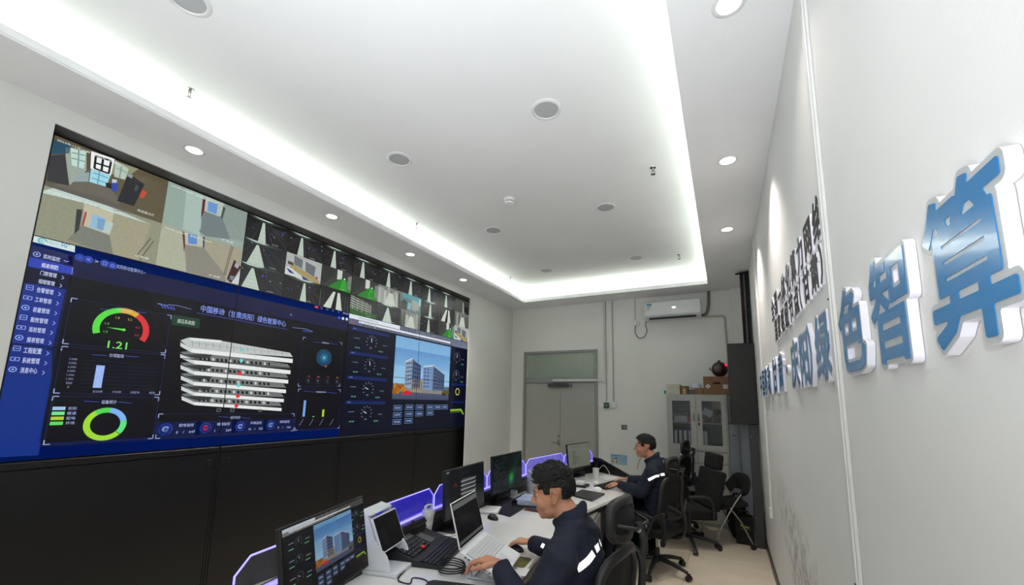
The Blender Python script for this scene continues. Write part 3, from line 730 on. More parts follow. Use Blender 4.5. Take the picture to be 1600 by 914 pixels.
# exploded building of six floors
for k in range(6):
    z = (438, 487, 533, 578, 622, 663)[k]; zr = (494, 542, 582, 623, 662, 700)[k]; xr = 584 - k * 9.4; th = 17 - k * .8
    L0 = 110 + k * 1.4; bx = 170 if k else 158
    if k == 0: L0 = 112
    p.lay(6); p.poly(K2(L0, z - 30, L0 + 34, z - 42 + (k > 0) * 8, 284, z - 28 + (k > 0) * 2, xr - 12, zr - 34, xr, zr - 16, bx, z + 10), (118, 122, 122) if k else (196, 202, 200))
    p.lay(7)
    if k:
        for j in range(17):
            x = 192 + j * 18 - k; t = (x - 170) / (xr - 170); yy = z + 4 + (zr - z - 22) * t
            p.poly(K2(x, yy - 15, x + 9, yy - 14.4, x + 10, yy - 3, x + 1, yy - 3.6), (18, 20, 20) if (j + k) % 4 else (206, 210, 208))
        for j in range(8): x = 460 + j * 12; t = (x - 170) / (xr - 170); yy = z + 4 + (zr - z - 22) * t; p.line(*K2(x, yy - 22, x + 2, yy - 6), .003, (60, 64, 64))
        p.poly(K2(L0 + 12, z - 20, 250, z - 22, 235, z - 6, 180, z - 2), (56, 60, 60))
    else:
        for j in range(14): x = 160 + j * 29; t = (x - 160) / 410; yy = z - 20 + 46 * t; p.line(*K2(x, yy - 8, x + 4, yy + 14), .003, (110, 116, 116)); p.line(*K2(x, yy, x + 24, yy + 3), .0025, (120, 126, 126))
        p.poly(K2(150, 396, 285, 408, 284, 418, 160, 408), (232, 238, 236))
    p.lay(8); p.poly(K2(L0, z - 14 - 8, bx, z + 4, bx, z + 4 + th, L0, z - 4 - 1), (214, 220, 218)); p.poly(K2(bx, z + 4, xr, zr - 8, xr - 1, zr + th - 12 + 4, bx, z + 4 + th), (238, 242, 240))
p.lay(9)
for (x, y, cl) in ((374, 447, (120, 214, 214)), (368, 493, (120, 214, 214)), (361, 547, (236, 50, 54)), (356, 597, (120, 214, 214)), (353, 642, (236, 50, 54)), (347, 683, (236, 50, 54))):
    a = K2(x, y)[0]; p.disc(*a, .017, cl, 10)
for x in (273, 330, 447): a = K2(x, 701)[0]; p.frame(a[0] - .014, a[1] - .011, a[0] + .014, a[1] + .011, .003, (150, 156, 156))

# ---- web page across the right half (y 3.178 - 5.648)
def webpage(p, u0, v0, W, H, simple=False):
    """browser window with gauges, a rendering of a campus building and buttons"""
    q = lambda *a: [(u0 + a[i] * W, v0 + a[i + 1] * H) for i in range(0, len(a), 2)]
    k0 = p.k
    p.lay(k0 + 1); p.rect(u0, v0, u0 + W, v0 + H, (6, 10, 28) if not simple else (5, 6, 9), (7, 12, 34) if not simple else (6, 8, 11))
    p.rect(u0, v0 + .915 * H, u0 + W, v0 + H, (186, 198, 222) if not simple else (176, 176, 168)); p.lay(k0 + 2); p.rect(u0, v0 + .962 * H, u0 + .34 * W, v0 + H, (226, 232, 242)); p.rect(u0 + .06 * W, v0 + .938 * H, u0 + .8 * W, v0 + .956 * H, (232, 236, 244))
    p.lay(k0 + 3)
    if not simple:
        p.text('数据中心基础设施监控平台', u0 + .06 * W, v0 + .981 * H, .018, (70, 72, 84), width=.30); p.text('< > ⟳ ⌂   10.254.1.12', u0 + .01 * W, v0 + .947 * H, .018, (70, 72, 84), width=.4)
        p.text('书签  首页  监控  运维管理平台  更多', u0 + .01 * W, v0 + .926 * H, .016, (70, 72, 84), width=.62)
    for k in range(4): p.disc(u0 + (.03 + k * .045) * W, v0 + .926 * H, .005 * W, ((220, 60, 50), (60, 120, 220), (60, 64, 70), (220, 150, 40))[k], 6)
    xs0, xs1, ys0, ys1 = .315, .805, .30, .90
    # gauges on the left and right
    for col in ((.15, .28), (.88, .93)):
        for k in range(4 if col[0] < .5 else 2):
            cy = .79 - k * .205; cx = col[0]; r = .036
            if col[0] < .5: p.lay(k0 + 2); p.rect(u0 + .02 * W, v0 + (cy + .078) * H, u0 + .27 * W, v0 + (cy + .108) * H, (16, 40, 110) if not simple else (12, 20, 40), (10, 24, 70) if not simple else (8, 14, 26))
            p.lay(k0 + 3)
            for j in range(9): a = radians(-30 + j * 30); p.line((u0 + cx * W + r * .75 * W * cos(a), v0 + cy * H + r * .75 * W * sin(a)), (u0 + cx * W + r * W * cos(a), v0 + cy * H + r * W * sin(a)), .0022 * W, (150, 170, 200))
            a = radians((95, 100, 160, 155)[k]); p.line((u0 + cx * W, v0 + cy * H), (u0 + cx * W + r * .6 * W * cos(a), v0 + cy * H + r * .6 * W * sin(a)), .004 * W, (210, 220, 240))
            if not simple:
                p.text('10kV进线电压', u0 + (cx - .11) * W, v0 + (cy + .015) * H, .014, (150, 160, 190), width=.085); p.text('有功功率', u0 + (cx + .075 if cx < .5 else cx + .05) * W, v0 + (cy - .01) * H, .014, (150, 160, 190), width=.07)
                p.text('364.1 kW', u0 + (cx - .10) * W, v0 + (cy - .065) * H, .017, (110, 230, 170), width=.07); p.text('85.2 kW', u0 + (cx + .05) * W, v0 + (cy - .068) * H, .017, (110, 230, 170), width=.07); p.text('0.98', u0 + (cx - .01) * W, v0 + (cy - .05) * H, .014, (200, 210, 230), width=.03); p.text('1#高压', u0 + (cx - .12) * W, v0 + (cy + .093) * H, .014, (130, 170, 240), width=.05)
            else:
                for dx, dy, cl in ((-.1, .01, (130, 140, 160)), (.07, -.01, (130, 140, 160)), (-.1, -.06, (100, 190, 150)), (.06, -.06, (100, 190, 150))): p.rect(u0 + (cx + dx) * W, v0 + (cy + dy) * H, u0 + (cx + dx + .05) * W, v0 + (cy + dy + .012) * H, cl)
    p.lay(k0 + 3); p.arc(u0 + .90 * W, v0 + .40 * H, .018 * W, .023 * W, 0, 360, (220, 226, 110), 16); p.lay(k0 + 2); p.rect(u0 + .83 * W, v0 + .47 * H, u0 + .98 * W, v0 + .495 * H, (12, 30, 90)); p.rect(u0 + .83 * W, v0 + .27 * H, u0 + .98 * W, v0 + .29 * H, (12, 30, 90))
    p.lay(k0 + 3); p.poly(q(.83, .20, .95, .205, .985, .14, .97, .14, .945, .185, .83, .18), (150, 190, 40)); p.poly(q(.83, .175, .945, .18, .945, .165, .83, .16), (60, 90, 50))
    # sky, towers, trees, cars
    p.lay(k0 + 2); p.poly(q(xs0, ys0 + .14, xs1, ys0 + .14, xs1, ys1, xs0, ys1), (150, 200, 232), [srgb((176, 214, 236)), srgb((160, 200, 232)), srgb((28, 84, 170)), srgb((60, 128, 206))] if False else None)
    n = 8
    for j in range(n):
        t0 = j / n; c = (170 - 130 * t0, 208 - 108 * t0, 234 - 54 * t0); p.rect(u0 + xs0 * W, v0 + (ys0 + .15 + (ys1 - ys0 - .15) * j / n) * H, u0 + xs1 * W, v0 + (ys0 + .15 + (ys1 - ys0 - .15) * (j + 1) / n) * H, c, (170 - 130 * (t0 + 1 / n), 208 - 108 * (t0 + 1 / n), 234 - 54 * (t0 + 1 / n)))
    p.rect(u0 + xs0 * W, v0 + ys0 * H, u0 + xs1 * W, v0 + (ys0 + .15) * H, (62, 74, 104), (96, 104, 120))
    p.lay(k0 + 3)
    B1 = (xs0 + .085, xs0 + .14, xs0 + .215); B2 = (xs0 + .235, xs0 + .325, xs0 + .44)
    p.poly(q(B1[0], .42, B1[0], .66, B1[1], .70, B1[1], .40), (150, 168, 190)); p.poly(q(B1[1], .40, B1[1], .70, B1[2], .64, B1[2], .42), (78, 96, 128))
    p.poly(q(B2[0], .40, B2[0], .635, B2[1], .655, B2[1], .38), (126, 150, 182)); p.poly(q(B2[1], .38, B2[1], .665, B2[2], .58, B2[2], .40), (86, 104, 134))
    p.poly(q(xs0 + .14, .38, xs0 + .14, .50, xs0 + .235, .51, xs0 + .235, .37), (166, 152, 132)); p.poly(q(xs0 + .05, .375, xs0 + .46, .36, xs0 + .46, .40, xs0 + .05, .41), (140, 136, 128))
    p.poly(q(B1[0] - .004, .655, B1[1], .70, B1[1], .712, B1[0] - .004, .667), (210, 216, 222)); p.poly(q(B2[0], .63, B2[1], .655, B2[1], .668, B2[0], .642), (214, 220, 226)); p.poly(q(B2[1], .66, B2[2], .575, B2[2], .587, B2[1], .672), (190, 196, 204))
    p.lay(k0 + 4)
    for i in range(6):
        for j in range(3): x = B1[0] + .008 + j * .016; y = .435 + i * .04 + j * .005; p.poly(q(x, y, x + .010, y + .002, x + .010, y + .024, x, y + .022), (64, 84, 116))
        for j in range(4): x = B1[1] + .008 + j * .017; y = .43 + i * .043 - j * .006 * i / 6; p.poly(q(x, y, x + .011, y - .002, x + .011, y + .022, x, y + .024), (36, 50, 82))
        for j in range(6): x = B2[1] + .012 + j * .017; y = .42 + i * .038 - j * .0125 * i / 6; p.poly(q(x, y, x + .011, y - .002, x + .011, y + .02, x, y + .023), (40, 54, 88))
        for j in range(3): x = B2[0] + .008 + j * .028; y = .425 + i * .036; p.poly(q(x, y, x + .018, y + .002, x + .018, y + .022, x, y + .02), (70, 104, 156) if j < 2 else (90, 150, 210))
    for j in range(5): p.poly(q(xs0 + .15 + j * .018, .40, xs0 + .157 + j * .018, .40, xs0 + .157 + j * .018, .48, xs0 + .15 + j * .018, .48), (96, 88, 78))
    rn = random.Random(5)
    for k in range(16): x = xs0 + rn.uniform(0, .09); p.disc(u0 + x * W, v0 + rn.uniform(.37, .43) * H, rn.uniform(.010, .018) * W, rn.choice([(176, 104, 30), (150, 84, 28), (110, 70, 26), (196, 130, 40)]), 7)
    for k in range(9): x = xs1 - rn.uniform(.0, .07); p.disc(u0 + x * W, v0 + rn.uniform(.35, .39) * H, rn.uniform(.008, .014) * W, rn.choice([(120, 92, 40), (84, 84, 44)]), 7)
    p.lay(k0 + 5); p.poly(q(xs0 + .07, .345, xs0 + .15, .345, xs0 + .15, .37, xs0 + .12, .385, xs0 + .09, .38), (206, 34, 56)); p.poly(q(xs0 + .42, .35, xs0 + .46, .35, xs0 + .45, .375, xs0 + .43, .375), (40, 44, 54))
    for k in range(10): x = xs0 + .16 + k * .015; p.line(*q(x, .335, x, .352), .003 * W, (60, 60, 76) if k % 2 else (120, 90, 100))
    # buttons
    bt = [(.33, .22), (.42, .225), (.505, .225), (.60, .225), (.67, .225), (.74, .227), (.33, .155), (.42, .16), (.505, .16), (.60, .165), (.33, .09), (.42, .095)]
    nm = ['高压系统', '空调', '水泵', '蓄电池组', '照明', '消防', 'UPS', '冷却塔', '温感', '低压', '变压器', '列头柜']
    for (x, y), st in zip(bt, nm):
        p.lay(k0 + 4); p.rect(u0 + x * W, v0 + (y - .022) * H, u0 + (x + .062) * W, v0 + (y + .022) * H, (22, 50, 96)); p.frame(u0 + x * W, v0 + (y - .022) * H, u0 + (x + .062) * W, v0 + (y + .022) * H, .002 * W, (130, 160, 200)); p.lay(k0 + 5)
        if not simple: p.text(st, u0 + (x + .031) * W, v0 + y * H, .024, (200, 215, 240), width=.105, align='c')
        else: p.rect(u0 + (x + .01) * W, v0 + (y - .006) * H, u0 + (x + .052) * W, v0 + (y + .006) * H, (190, 200, 220))
p.lay(0); webpage(p, PY[2], PZ[0], PY[4] - PY[2], PZ[2] - PZ[0])
# ---- black seams of the display frames over the picture
p.lay(12)
for y in PY[1:4]: p.rect(y - .0035, PZ[0], y + .0035, PZ[3], (5, 5, 6))
for z in PZ[1:3]: p.rect(PY[0], z - .003, PY[4], z + .003, (5, 5, 6))
p.rect(PY[0], PZ[0], PY[0] + .006, PZ[3], (4, 4, 5)); p.rect(PY[0], PZ[3] - .005, PY[4], PZ[3], (4, 4, 5))
m_scr = screen_mat('wall_screen', 0.86)
p.build('screen_picture', m_scr, vw)

# black equipment cabinets under the wall
m_cab = mat('black_cabinet_steel', (12, 12, 12), 0.42, 0.0, 0.15, 6, bump=0.12, bscale=300)
m_cab2 = mat('black_latch', (8, 8, 8), 0.4, var=0.1)
XC = XS + 0.03
cl = ['black steel cabinet under the left end of the video wall', 'black steel cabinet under the video wall, second from the left', 'black steel cabinet under the video wall, second from the right', 'black steel cabinet under the right end of the video wall']
for i in range(4):
    y0, y1 = PY[i] - (.028 if i == 0 else 0), PY[i + 1]
    t = thing('equipment_cabinet', cl[i], 'cabinet', (XC - .2, (y0 + y1) / 2, 0), 0, 'black cabinets under the video wall')
    a = MB(); a.box(XC - .35, y0 + .002, 0, XC - .02, y1 - .002, PZ[0] - .004); a.build('body', m_cab, t)
    a = MB(); a.box(XC - .018, y0 + .004, PZ[0] - .05, XC + .004, y1 - .004, PZ[0] - .008, .004); a.build('top_rail', m_cab, t)
    a = MB(); a.box(XC - .018, y0 + .022, .05, XC, y1 - .022, PZ[0] - .056, .003); d = a.build('front_panel', m_cab, t)
    for ya in (y0 + .002, y1 - .018):
        a = MB(); a.box(XC - .018, ya, 0, XC - .004, ya + .016, PZ[0] - .056); a.build('side_rail', m_cab, t)
    for yy in ((y0 + .075), (y1 - .075)):
        a = MB(); a.box(XC - .002, yy - .016, 1.05, XC + .004, yy + .016, 1.14, .002); a.box(XC + .003, yy - .010, 1.06, XC + .009, yy + .010, 1.105, .002); a.build('latch', m_cab2, t)
# ================================================================ BACK WALL
m_door = mat('grey_door_steel', (166, 167, 161), 0.45, 0.0, 0.03, 5, bump=0.03, bscale=120)
m_dframe = mat('door_frame_steel', (150, 151, 149), 0.4, 0.3, 0.05, 8)
m_glass = mat('transom_glass', (200, 215, 200), 0.06, 0, 0, 1, alpha=0.28, spec=0.6)
m_steel = mat('brushed_steel', (150, 150, 148), 0.3, 1.0, 0.05, 20)
m_closer = mat('closer_grey', (72, 74, 78), 0.4, 0.4)
YD = YB - 0.03
dr = thing('door_1', None, None, ((DX0 + DX1) / 2, YD, 0)); tag(dr, kind='structure')
def prt(mb, name, m, par, sm=None): return mb.build(name, m, par, sm)
def one(name, m, par, *b, bev=0.0, sm=None):
    a = MB(); a.box(*b, bev); return a.build(name, m, par, sm)
for nm, b in (('frame_post', (DX0, YD, 0, DX0 + .05, YB + .05, DZ)), ('frame_post', (DX1 - .05, YD, 0, DX1, YB + .05, DZ)),
              ('frame_head', (DX0 + .05, YD, DZ - .045, DX1 - .05, YB + .05, DZ)), ('transom_bar', (DX0 + .05, YD, 2.022, DX1 - .05, YB + .05, 2.115))):
    one(nm, m_dframe, dr, *b, bev=.004)
xm = -2.655
for k, (a0, a1) in enumerate(((DX0 + .052, xm - .002), (xm + .002, DX1 - .052))):
    lf = one('door_leaf', m_door, dr, a0, YD + .02, .008, a1, YD + .06, 2.018, bev=.003)
    if k == 0:
        a = MB(); a.box(xm - .05, YD + .012, .91, xm - .012, YD + .02, 1.0, .003); a.cyl((xm - .03, YD + .015, .955), (xm - .03, YD - .03, .955), .011, n=12)
        a.tube([(xm - .03, YD - .03, .955), (xm - .09, YD - .034, .957), (xm - .15, YD - .03, .955)], [.011, .009, .008], 10); a.build('handle', m_steel, lf, 40)
        a = MB(); a.cyl((xm - .028, YD + .02, 1.07), (xm - .028, YD + .008, 1.07), .024, n=20); a.build('lock', m_steel, lf, 40)
a = MB(); a.box(-2.88, YD - .045, 1.945, -2.47, YD + .02, 2.0, .004); cl_ = a.build('door_closer', m_closer, dr)
one('closer_end', m_steel, cl_, -2.468, YD - .045, 1.945, -2.43, YD + .02, 2.0, bev=.003)
a = MB(); a.tube([(-2.5, YD - .02, 2.003), (-2.7, YD - .06, 2.008), (-2.82, YD - .01, 2.03)], .006, 6); a.build('closer_arm', m_closer, cl_)
w1 = thing('window_1', None, None, ((DX0 + DX1) / 2, YD, 2.115)); tag(w1, kind='structure')
one('pane', m_glass, w1, DX0 + .052, YB + .0, 2.117, DX1 - .052, YB + .006, DZ - .047)
one('window_frame', m_dframe, w1, DX1 - .29, YB + .012, 2.117, DX1 - .275, YB + .03, DZ - .047)
# corridor behind the transom
m_corr = mat('corridor_wall', (134, 140, 124), 0.8, var=0.05); m_corr2 = mat('corridor_pale', (190, 190, 168), 0.8, var=0.03); m_duct = mat('corridor_duct', (92, 94, 90), 0.6)
a = MB(); a.box(XL - .3, YB + 1.7, 0, -1.2, YB + 1.8, 3.5); a.box(XL - .4, YB + .16, 0, XL - .3, YB + 1.7, 3.5); a.box(-1.2, YB + .16, 0, -1.1, YB + 1.8, 3.5); a.box(XL - .3, YB + .16, 3.45, -1.2, YB + 1.7, 3.5)
struct(a, 'wall_corridor', m_corr)
a = MB(); a.box(-2.45, YB + 1.55, 0, -1.25, YB + 1.69, 3.4); struct(a, 'trim_2', m_corr2)
a = MB(); a.box(-3.2, YB + .9, 2.13, -2.75, YB + 1.1, 2.20, .01); tag(a.build('cable_duct', m_duct), 'grey duct seen through the glass above the door', 'duct')
area('corridor_light', (-2.6, YB + .9, 3.35), (1.2, .6), 9, (0.95, 1, 0.9))

# trunking, conduits, switches
m_trunk = mat('white_trunking', (222, 222, 220), 0.45, var=0.03); m_cond = mat('grey_conduit', (176, 176, 172), 0.5)
tk = thing('wall_trunking', 'white square trunking running down from the ceiling and left over the door', 'trunking', (-1.86, YB - .02, 2.05))
one('vertical_run', m_trunk, tk, -1.885, YB - .022, 2.05, -1.845, YB - .001, ZC - .003, bev=.002)
one('horizontal_run', m_trunk, tk, -2.795, YB - .055, 2.05, -1.887, YB - .031, 2.085, bev=.002)
def conduit(x, z0, lab):
    a = MB(); a.cyl((x, YB - .012, z0), (x, YB - .012, ZC - .002), .010, n=10)
    o = a.build('conduit', m_cond, None, 40); tag(o, lab, 'pipe', 'conduits beside the door')
conduit(-1.81, 1.70, 'thin grey conduit running down to the green exit button')
conduit(-1.69, 1.70, 'thin grey conduit running down to the white double switch')
t = thing('light_switch', 'white single switch plate left of the green exit button', 'switch', (-1.895, YB, 1.61)); one('plate', m_white, t, -1.935, YB - .012, 1.60, -1.86, YB - .001, 1.675, bev=.003); one('rocker', m_white, t, -1.925, YB - .017, 1.612, -1.87, YB - .0125, 1.663, bev=.002)
m_green = mat('exit_green', (18, 84, 58), 0.4)
t = thing('exit_button', 'green emergency exit button box with white lettering', 'button', (-1.81, YB, 1.595)); one('housing', m_green, t, -1.852, YB - .05, 1.59, -1.768, YB - .001, 1.685, bev=.005)
q_ = Paint((-1.85, YB - .0515, 1.59), (1, 0, 0), (0, 0, 1)); q_.lay(1); q_.text('紧急出口', .042, .066, .018, (210, 235, 220), width=.06, align='c'); q_.text('EXIT', .042, .036, .018, (210, 235, 220), width=.045, align='c')
m_print = screen_mat('printed_label', 0.0); 
def print_mat(name):
    if name in _mats: return _mats[name]
    m = bpy.data.materials.new(name); m.use_nodes = True; _mats[name] = m; nt = m.node_tree; b = nt.nodes['Principled BSDF']
    a = nt.nodes.new('ShaderNodeAttribute'); a.attribute_name = 'Col'; nt.links.new(a.outputs['Color'], b.inputs['Base Color']); b.inputs['Roughness'].default_value = .5
    return m
m_print = print_mat('print_ink')
q_.build('lettering', m_print, t)
t = thing('double_switch', 'white double switch box right of the green exit button', 'switch', (-1.69, YB, 1.60)); one('plate', m_white, t, -1.742, YB - .035, 1.60, -1.648, YB - .001, 1.685, bev=.003)
for k in range(2): one('rocker', m_white, t, -1.732 + k * .04, YB - .040, 1.612, -1.698 + k * .04, YB - .0355, 1.672, bev=.002)
m_chromed = mat('dark_chrome_plate', (96, 94, 92), 0.3, 0.8)
t = thing('wall_socket', 'small dark metal socket plate on the back wall above the poster', 'socket', (-1.52, YB, 1.245)); one('plate', m_chromed, t, -1.565, YB - .012, 1.245, -1.475, YB - .001, 1.322, bev=.003)
a = MB(); a.cyl((-1.515, YB - .012, 1.287), (-1.515, YB - .02, 1.287), .022, n=16); a.build('socket_face', m_steel, t, 40)
t = thing('blue_key_tag', 'small blue tag stuck on the back wall beside the glass cabinet', 'tag', (-.93, YB, .80))
one('card', mat('tag_blue', (30, 66, 130), 0.5), t, -.98, YB - .006, .80, -.90, YB - .001, .84, bev=.002); one('tip', mat('tag_cyan', (60, 140, 190), 0.5), t, -.899, YB - .006, .815, -.87, YB - .001, .835)
# poster
po = thing('poster', 'pale blue printed notice taped low on the back wall beside the desk', 'poster', (-1.62, YB, .665))
q_ = Paint((-1.755, YB - .003, .665), (1, 0, 0), (0, 0, 1)); q_.lay(0); q_.rect(0, 0, .275, .165, (164, 196, 210), (140, 184, 206)); q_.lay(1); q_.rect(.01, .135, .265, .158, (96, 160, 196))
for k in range(5): q_.line((.15, .12 - k * .022), (.26, .12 - k * .022), .006, (110, 160, 186))
for (x, z, c) in ((.05, .09, (214, 168, 60)), (.08, .075, (236, 236, 226)), (.04, .05, (200, 150, 70)), (.10, .05, (170, 130, 60)), (.07, .035, (226, 190, 90)), (.09, .10, (60, 60, 60))): q_.lay(2); q_.disc(x, z, .018, c, 10)
q_.lay(3); q_.text('操作流程', .20, .147, .016, (240, 245, 250), width=.08, align='c'); q_.build('sheet', m_print, po)
# air conditioner
m_ac = mat('air_conditioner_white', (214, 216, 218), 0.28, var=0.02)
ac = thing('air_conditioner', 'white wall mounted split air conditioner high on the back wall', 'air conditioner', (-.69, YB, 3.06))
ax0, ax1, az0, az1, ay = -1.11, -.272, 3.045, 3.335, YB - .205
a = MB(); a.prism([(0, az0), (-.13, az0), (-.19, az0 + .035), (-.205, az0 + .06), (-.205, az1 - .03), (-.19, az1), (0, az1)], (ax0, YB - .001, 0), (0, 1, 0), (0, 0, 1), (ax1 - ax0, 0, 0)); a.build('body', m_ac, ac)
a = MB(); a.box(ax0 + .01, ay - .008, az0 + .062, ax1 - .01, ay + .002, az1 - .012, .004); a.build('front_panel', m_ac, ac)
a = MB(); a.cbox((-.69, YB - .172, az0 + .022), (.70, .10, .022), (radians(26), 0, 0)); a.build('air_outlet', m_blackp, ac)
a = MB(); a.cbox((-.69, YB - .20, az0 + .018), (.68, .07, .004), (radians(18), 0, 0)); a.build('louvre', m_closer, ac)
q_ = Paint((ax0 + .03, ay - .009, az1 - .14), (1, 0, 0), (0, 0, 1)); q_.lay(1); q_.rect(0, -.01, .085, .115, (214, 226, 232)); q_.lay(2); q_.rect(.004, .075, .081, .11, (70, 150, 186)); q_.text('中国能效标识', .042, .093, .014, (235, 245, 250), width=.06, align='c')
for k in range(4): q_.rect(.008, .008 + k * .015, .05 + .007 * k, .017 + k * .015, ((60, 160, 90), (150, 190, 60), (220, 180, 50), (120, 130, 140))[k])
q_.frame(.004, .0, .08, .07, .0015, (90, 110, 130)); q_.build('energy_label', m_print, ac)
a = MB(); a.lathe([(.030, 0), (.028, -.004)], (-.66, ay - .008, az1 - .12), 20, 'Y', sx=1, sy=.5); a.build('status_light', mat('status_white', (250, 250, 245), .4, emit=1.6, var=0), ac)
m_lag = mat('pipe_lagging', (120, 112, 104), 0.8, bump=.3, bscale=60)
a = MB(); a.tube(smoothpath([(-.255, YB - .10, 3.075), (-.20, YB - .06, 3.11), (-.165, YB - .045, 3.24), (-.155, YB - .045, ZC - .004)], 6), .022, 10)
tag(a.build('refrigerant_pipe', m_lag, None, 50), 'lagged grey pipe curving from the air conditioner up to the ceiling', 'pipe')
a = MB(); a.tube([(-.256, YB - .03, 3.07), (.03, YB - .03, 3.055), (.05, YB - .03, 3.04), (.062, YB - .03, 2.5), (.068, YB - .03, 1.9)], .013, 8)
tag(a.build('drain_pipe', mat('drain_pipe_cream', (178, 170, 150), .6), None, 50), 'thin cream drain pipe running right from the air conditioner then down the wall', 'pipe')
t = thing('power_socket', 'white plug and socket hanging left of the air conditioner', 'socket', (-1.29, YB, 2.99)); one('plate', m_white, t, -1.325, YB - .03, 2.99, -1.27, YB - .001, 3.08, bev=.003); one('plug', m_white, t, -1.263, YB - .035, 3.0, -1.235, YB - .002, 3.06, bev=.004)
a = MB(); a.tube([(-1.30, YB - .008, 3.082), (-1.302, YB - .008, ZC - .003)], .006, 6); tag(a.build('socket_conduit', m_cond), 'thin grey conduit above the air conditioner socket', 'pipe')
a = MB(); a.tube(smoothpath([(-1.298, YB - .02, 2.988), (-1.30, YB - .03, 2.86), (-1.235, YB - .03, 2.775), (-1.15, YB - .03, 2.80), (-1.11, YB - .03, 2.90), (-1.125, YB - .06, 2.98), (-1.105, YB - .10, 3.043)], 6), .006, 6)
a.build('power_cord', m_closer, ac, 60)

# ---------------------------------------------------------------- glass-fronted cabinet
m_cabg = mat('cabinet_grey_paint', (172, 172, 166), 0.4, 0.0, 0.03, 6, bump=.03, bscale=200)
m_cglass = mat('cabinet_glass', (120, 130, 130), 0.1, 0, 0, 1, alpha=0.25, spec=0.25)
m_cin = mat('cabinet_inside', (96, 98, 98), 0.6)
cb = thing('glass_cabinet', 'grey steel office cabinet with two glazed doors by the back wall', 'cabinet', (-.39, 6.76, 0))
cx0, cx1, cy0, cy1, cz1 = -.79, .017, 6.56, YB - .012, 1.83
for nm, b in (('side_panel', (cx0, cy0, 0, cx0 + .02, cy1, cz1)), ('side_panel', (cx1 - .02, cy0, 0, cx1, cy1, cz1)), ('top_panel', (cx0 + .02, cy0, cz1 - .02, cx1 - .02, cy1, cz1)), ('back_panel', (cx0 + .02, cy1 - .01, .03, cx1 - .02, cy1, cz1 - .02)),
              ('plinth', (cx0 + .02, cy0 + .01, 0, cx1 - .02, cy1 - .01, .05)), ('middle_deck', (cx0 + .02, cy0, .98, cx1 - .02, cy1 - .01, 1.03)), ('shelf', (cx0 + .02, cy0 + .05, 1.405, cx1 - .02, cy1 - .01, 1.423))):
    one(nm, m_cabg if nm != 'back_panel' else m_cin, cb, *b)
cm = (cx0 + cx1) / 2
for k, (a0, a1) in enumerate(((cx0 + .022, cm - .002), (cm + .002, cx1 - .022))):
    g0, g1, gz0, gz1 = a0 + .055, a1 - .075 if k == 0 else a1 - .055, 1.11, 1.735
    if k == 1: g0 = a0 + .075
    a = MB()
    a.box(a0, cy0 - .02, 1.03, g0, cy0 - .002, 1.808); a.box(g1, cy0 - .02, 1.03, a1, cy0 - .002, 1.808); a.box(g0, cy0 - .02, 1.03, g1, cy0 - .002, gz0); a.box(g0, cy0 - .02, gz1, g1, cy0 - .002, 1.808)
    d = a.build('door', m_cabg, cb); one('glass', m_cglass, d, g0, cy0 - .012, gz0, g1, cy0 - .009, gz1)
    hx = a1 - .03 if k == 0 else a0 + .03
    a = MB(); a.tube(smoothpath([(hx, cy0 - .021, 1.45), (hx, cy0 - .045, 1.47), (hx, cy0 - .045, 1.54), (hx, cy0 - .021, 1.56)], 4), .009, 8); a.build('handle', m_chrome, d, 50)
    if k == 1: one('lock', m_blackp, d, hx - .012, cy0 - .032, 1.385, hx + .012, cy0 - .0205, 1.425, bev=.003)
for k, (a0, a1) in enumerate(((cx0 + .022, cm - .002), (cm + .002, cx1 - .022))):
    d = one('drawer', m_cabg, cb, a0, cy0 - .02, .86, a1, cy0 - .002, 1.0, bev=.003)
    if k == 0:
        a = MB(); a.box(-.65, cy0 - .03, .935, -.54, cy0 - .0205, .965, .003); a.tube([(-.64, cy0 - .032, .96), (-.64, cy0 - .045, .95), (-.55, cy0 - .045, .95), (-.55, cy0 - .032, .96)], .006, 8); a.build('handle', m_chrome, d, 50)
    d = one('lower_door', m_cabg, cb, a0, cy0 - .02, .055, a1, cy0 - .002, .853, bev=.003)
one('nameplate', mat('nameplate_cream', (240, 226, 190), .4, emit=.15), cb, -.455, cy0 - .0255, 1.812, -.375, cy0 - .0205, 1.835) if False else None
# binders and things inside
m_binb = mat('binder_blue', (24, 42, 110), 0.5); m_binw = mat('binder_white', (206, 208, 214), 0.6); 
def binder(x, lab, w=.05, h=.29):
    t = thing('binder', lab, 'binder', (x, cy0 + .12, 1.031), 0, 'blue ring binders in the glass cabinet')
    a = MB(); a.box(-w / 2, -.06, 0, w / 2, .2, h, .003); a.build('cover', m_binb, t, world=False)
    a = MB(); a.box(-w / 2 + .007, -.063, .07, w / 2 - .007, -.0605, h - .02); a.build('spine_label', m_binw, t, world=False)
nm_ = ['first from the left', 'second from the left', 'third from the left', 'fourth from the left']
for k in range(4): binder(-.68 + k * .064, 'blue binder with white spine label in the left door, ' + nm_[k])
binder(-.285, 'blue binder with white spine label alone behind the right door', .07)
a = MB(); a.box(-.20, 6.66, 1.031, -.03, 6.9, 1.13, .01); tag(a.build('black_bag', m_blackp), 'black bundle on the lower shelf behind the right glass door', 'bag')
def simple(name, lab, cat, m, *b, bev=.004, **k): 
    a = MB(); a.box(*b, bev); return tag(a.build(name, m), lab, cat, **k)
simple('black_tray', 'flat black tray on the upper shelf behind the left glass door', 'tray', m_blackp, -.71, 6.7, 1.52, -.50, 6.9, 1.56)
simple('document_stack', 'pale document stack on the upper shelf behind the left glass door', 'papers', m_binw, -.70, 6.68, 1.424, -.52, 6.92, 1.519)
simple('orange_box', 'small orange box on the upper shelf behind the left glass door', 'box', mat('orange_card', (186, 84, 36), .6), -.512, 6.63, 1.424, -.452, 6.75, 1.515)
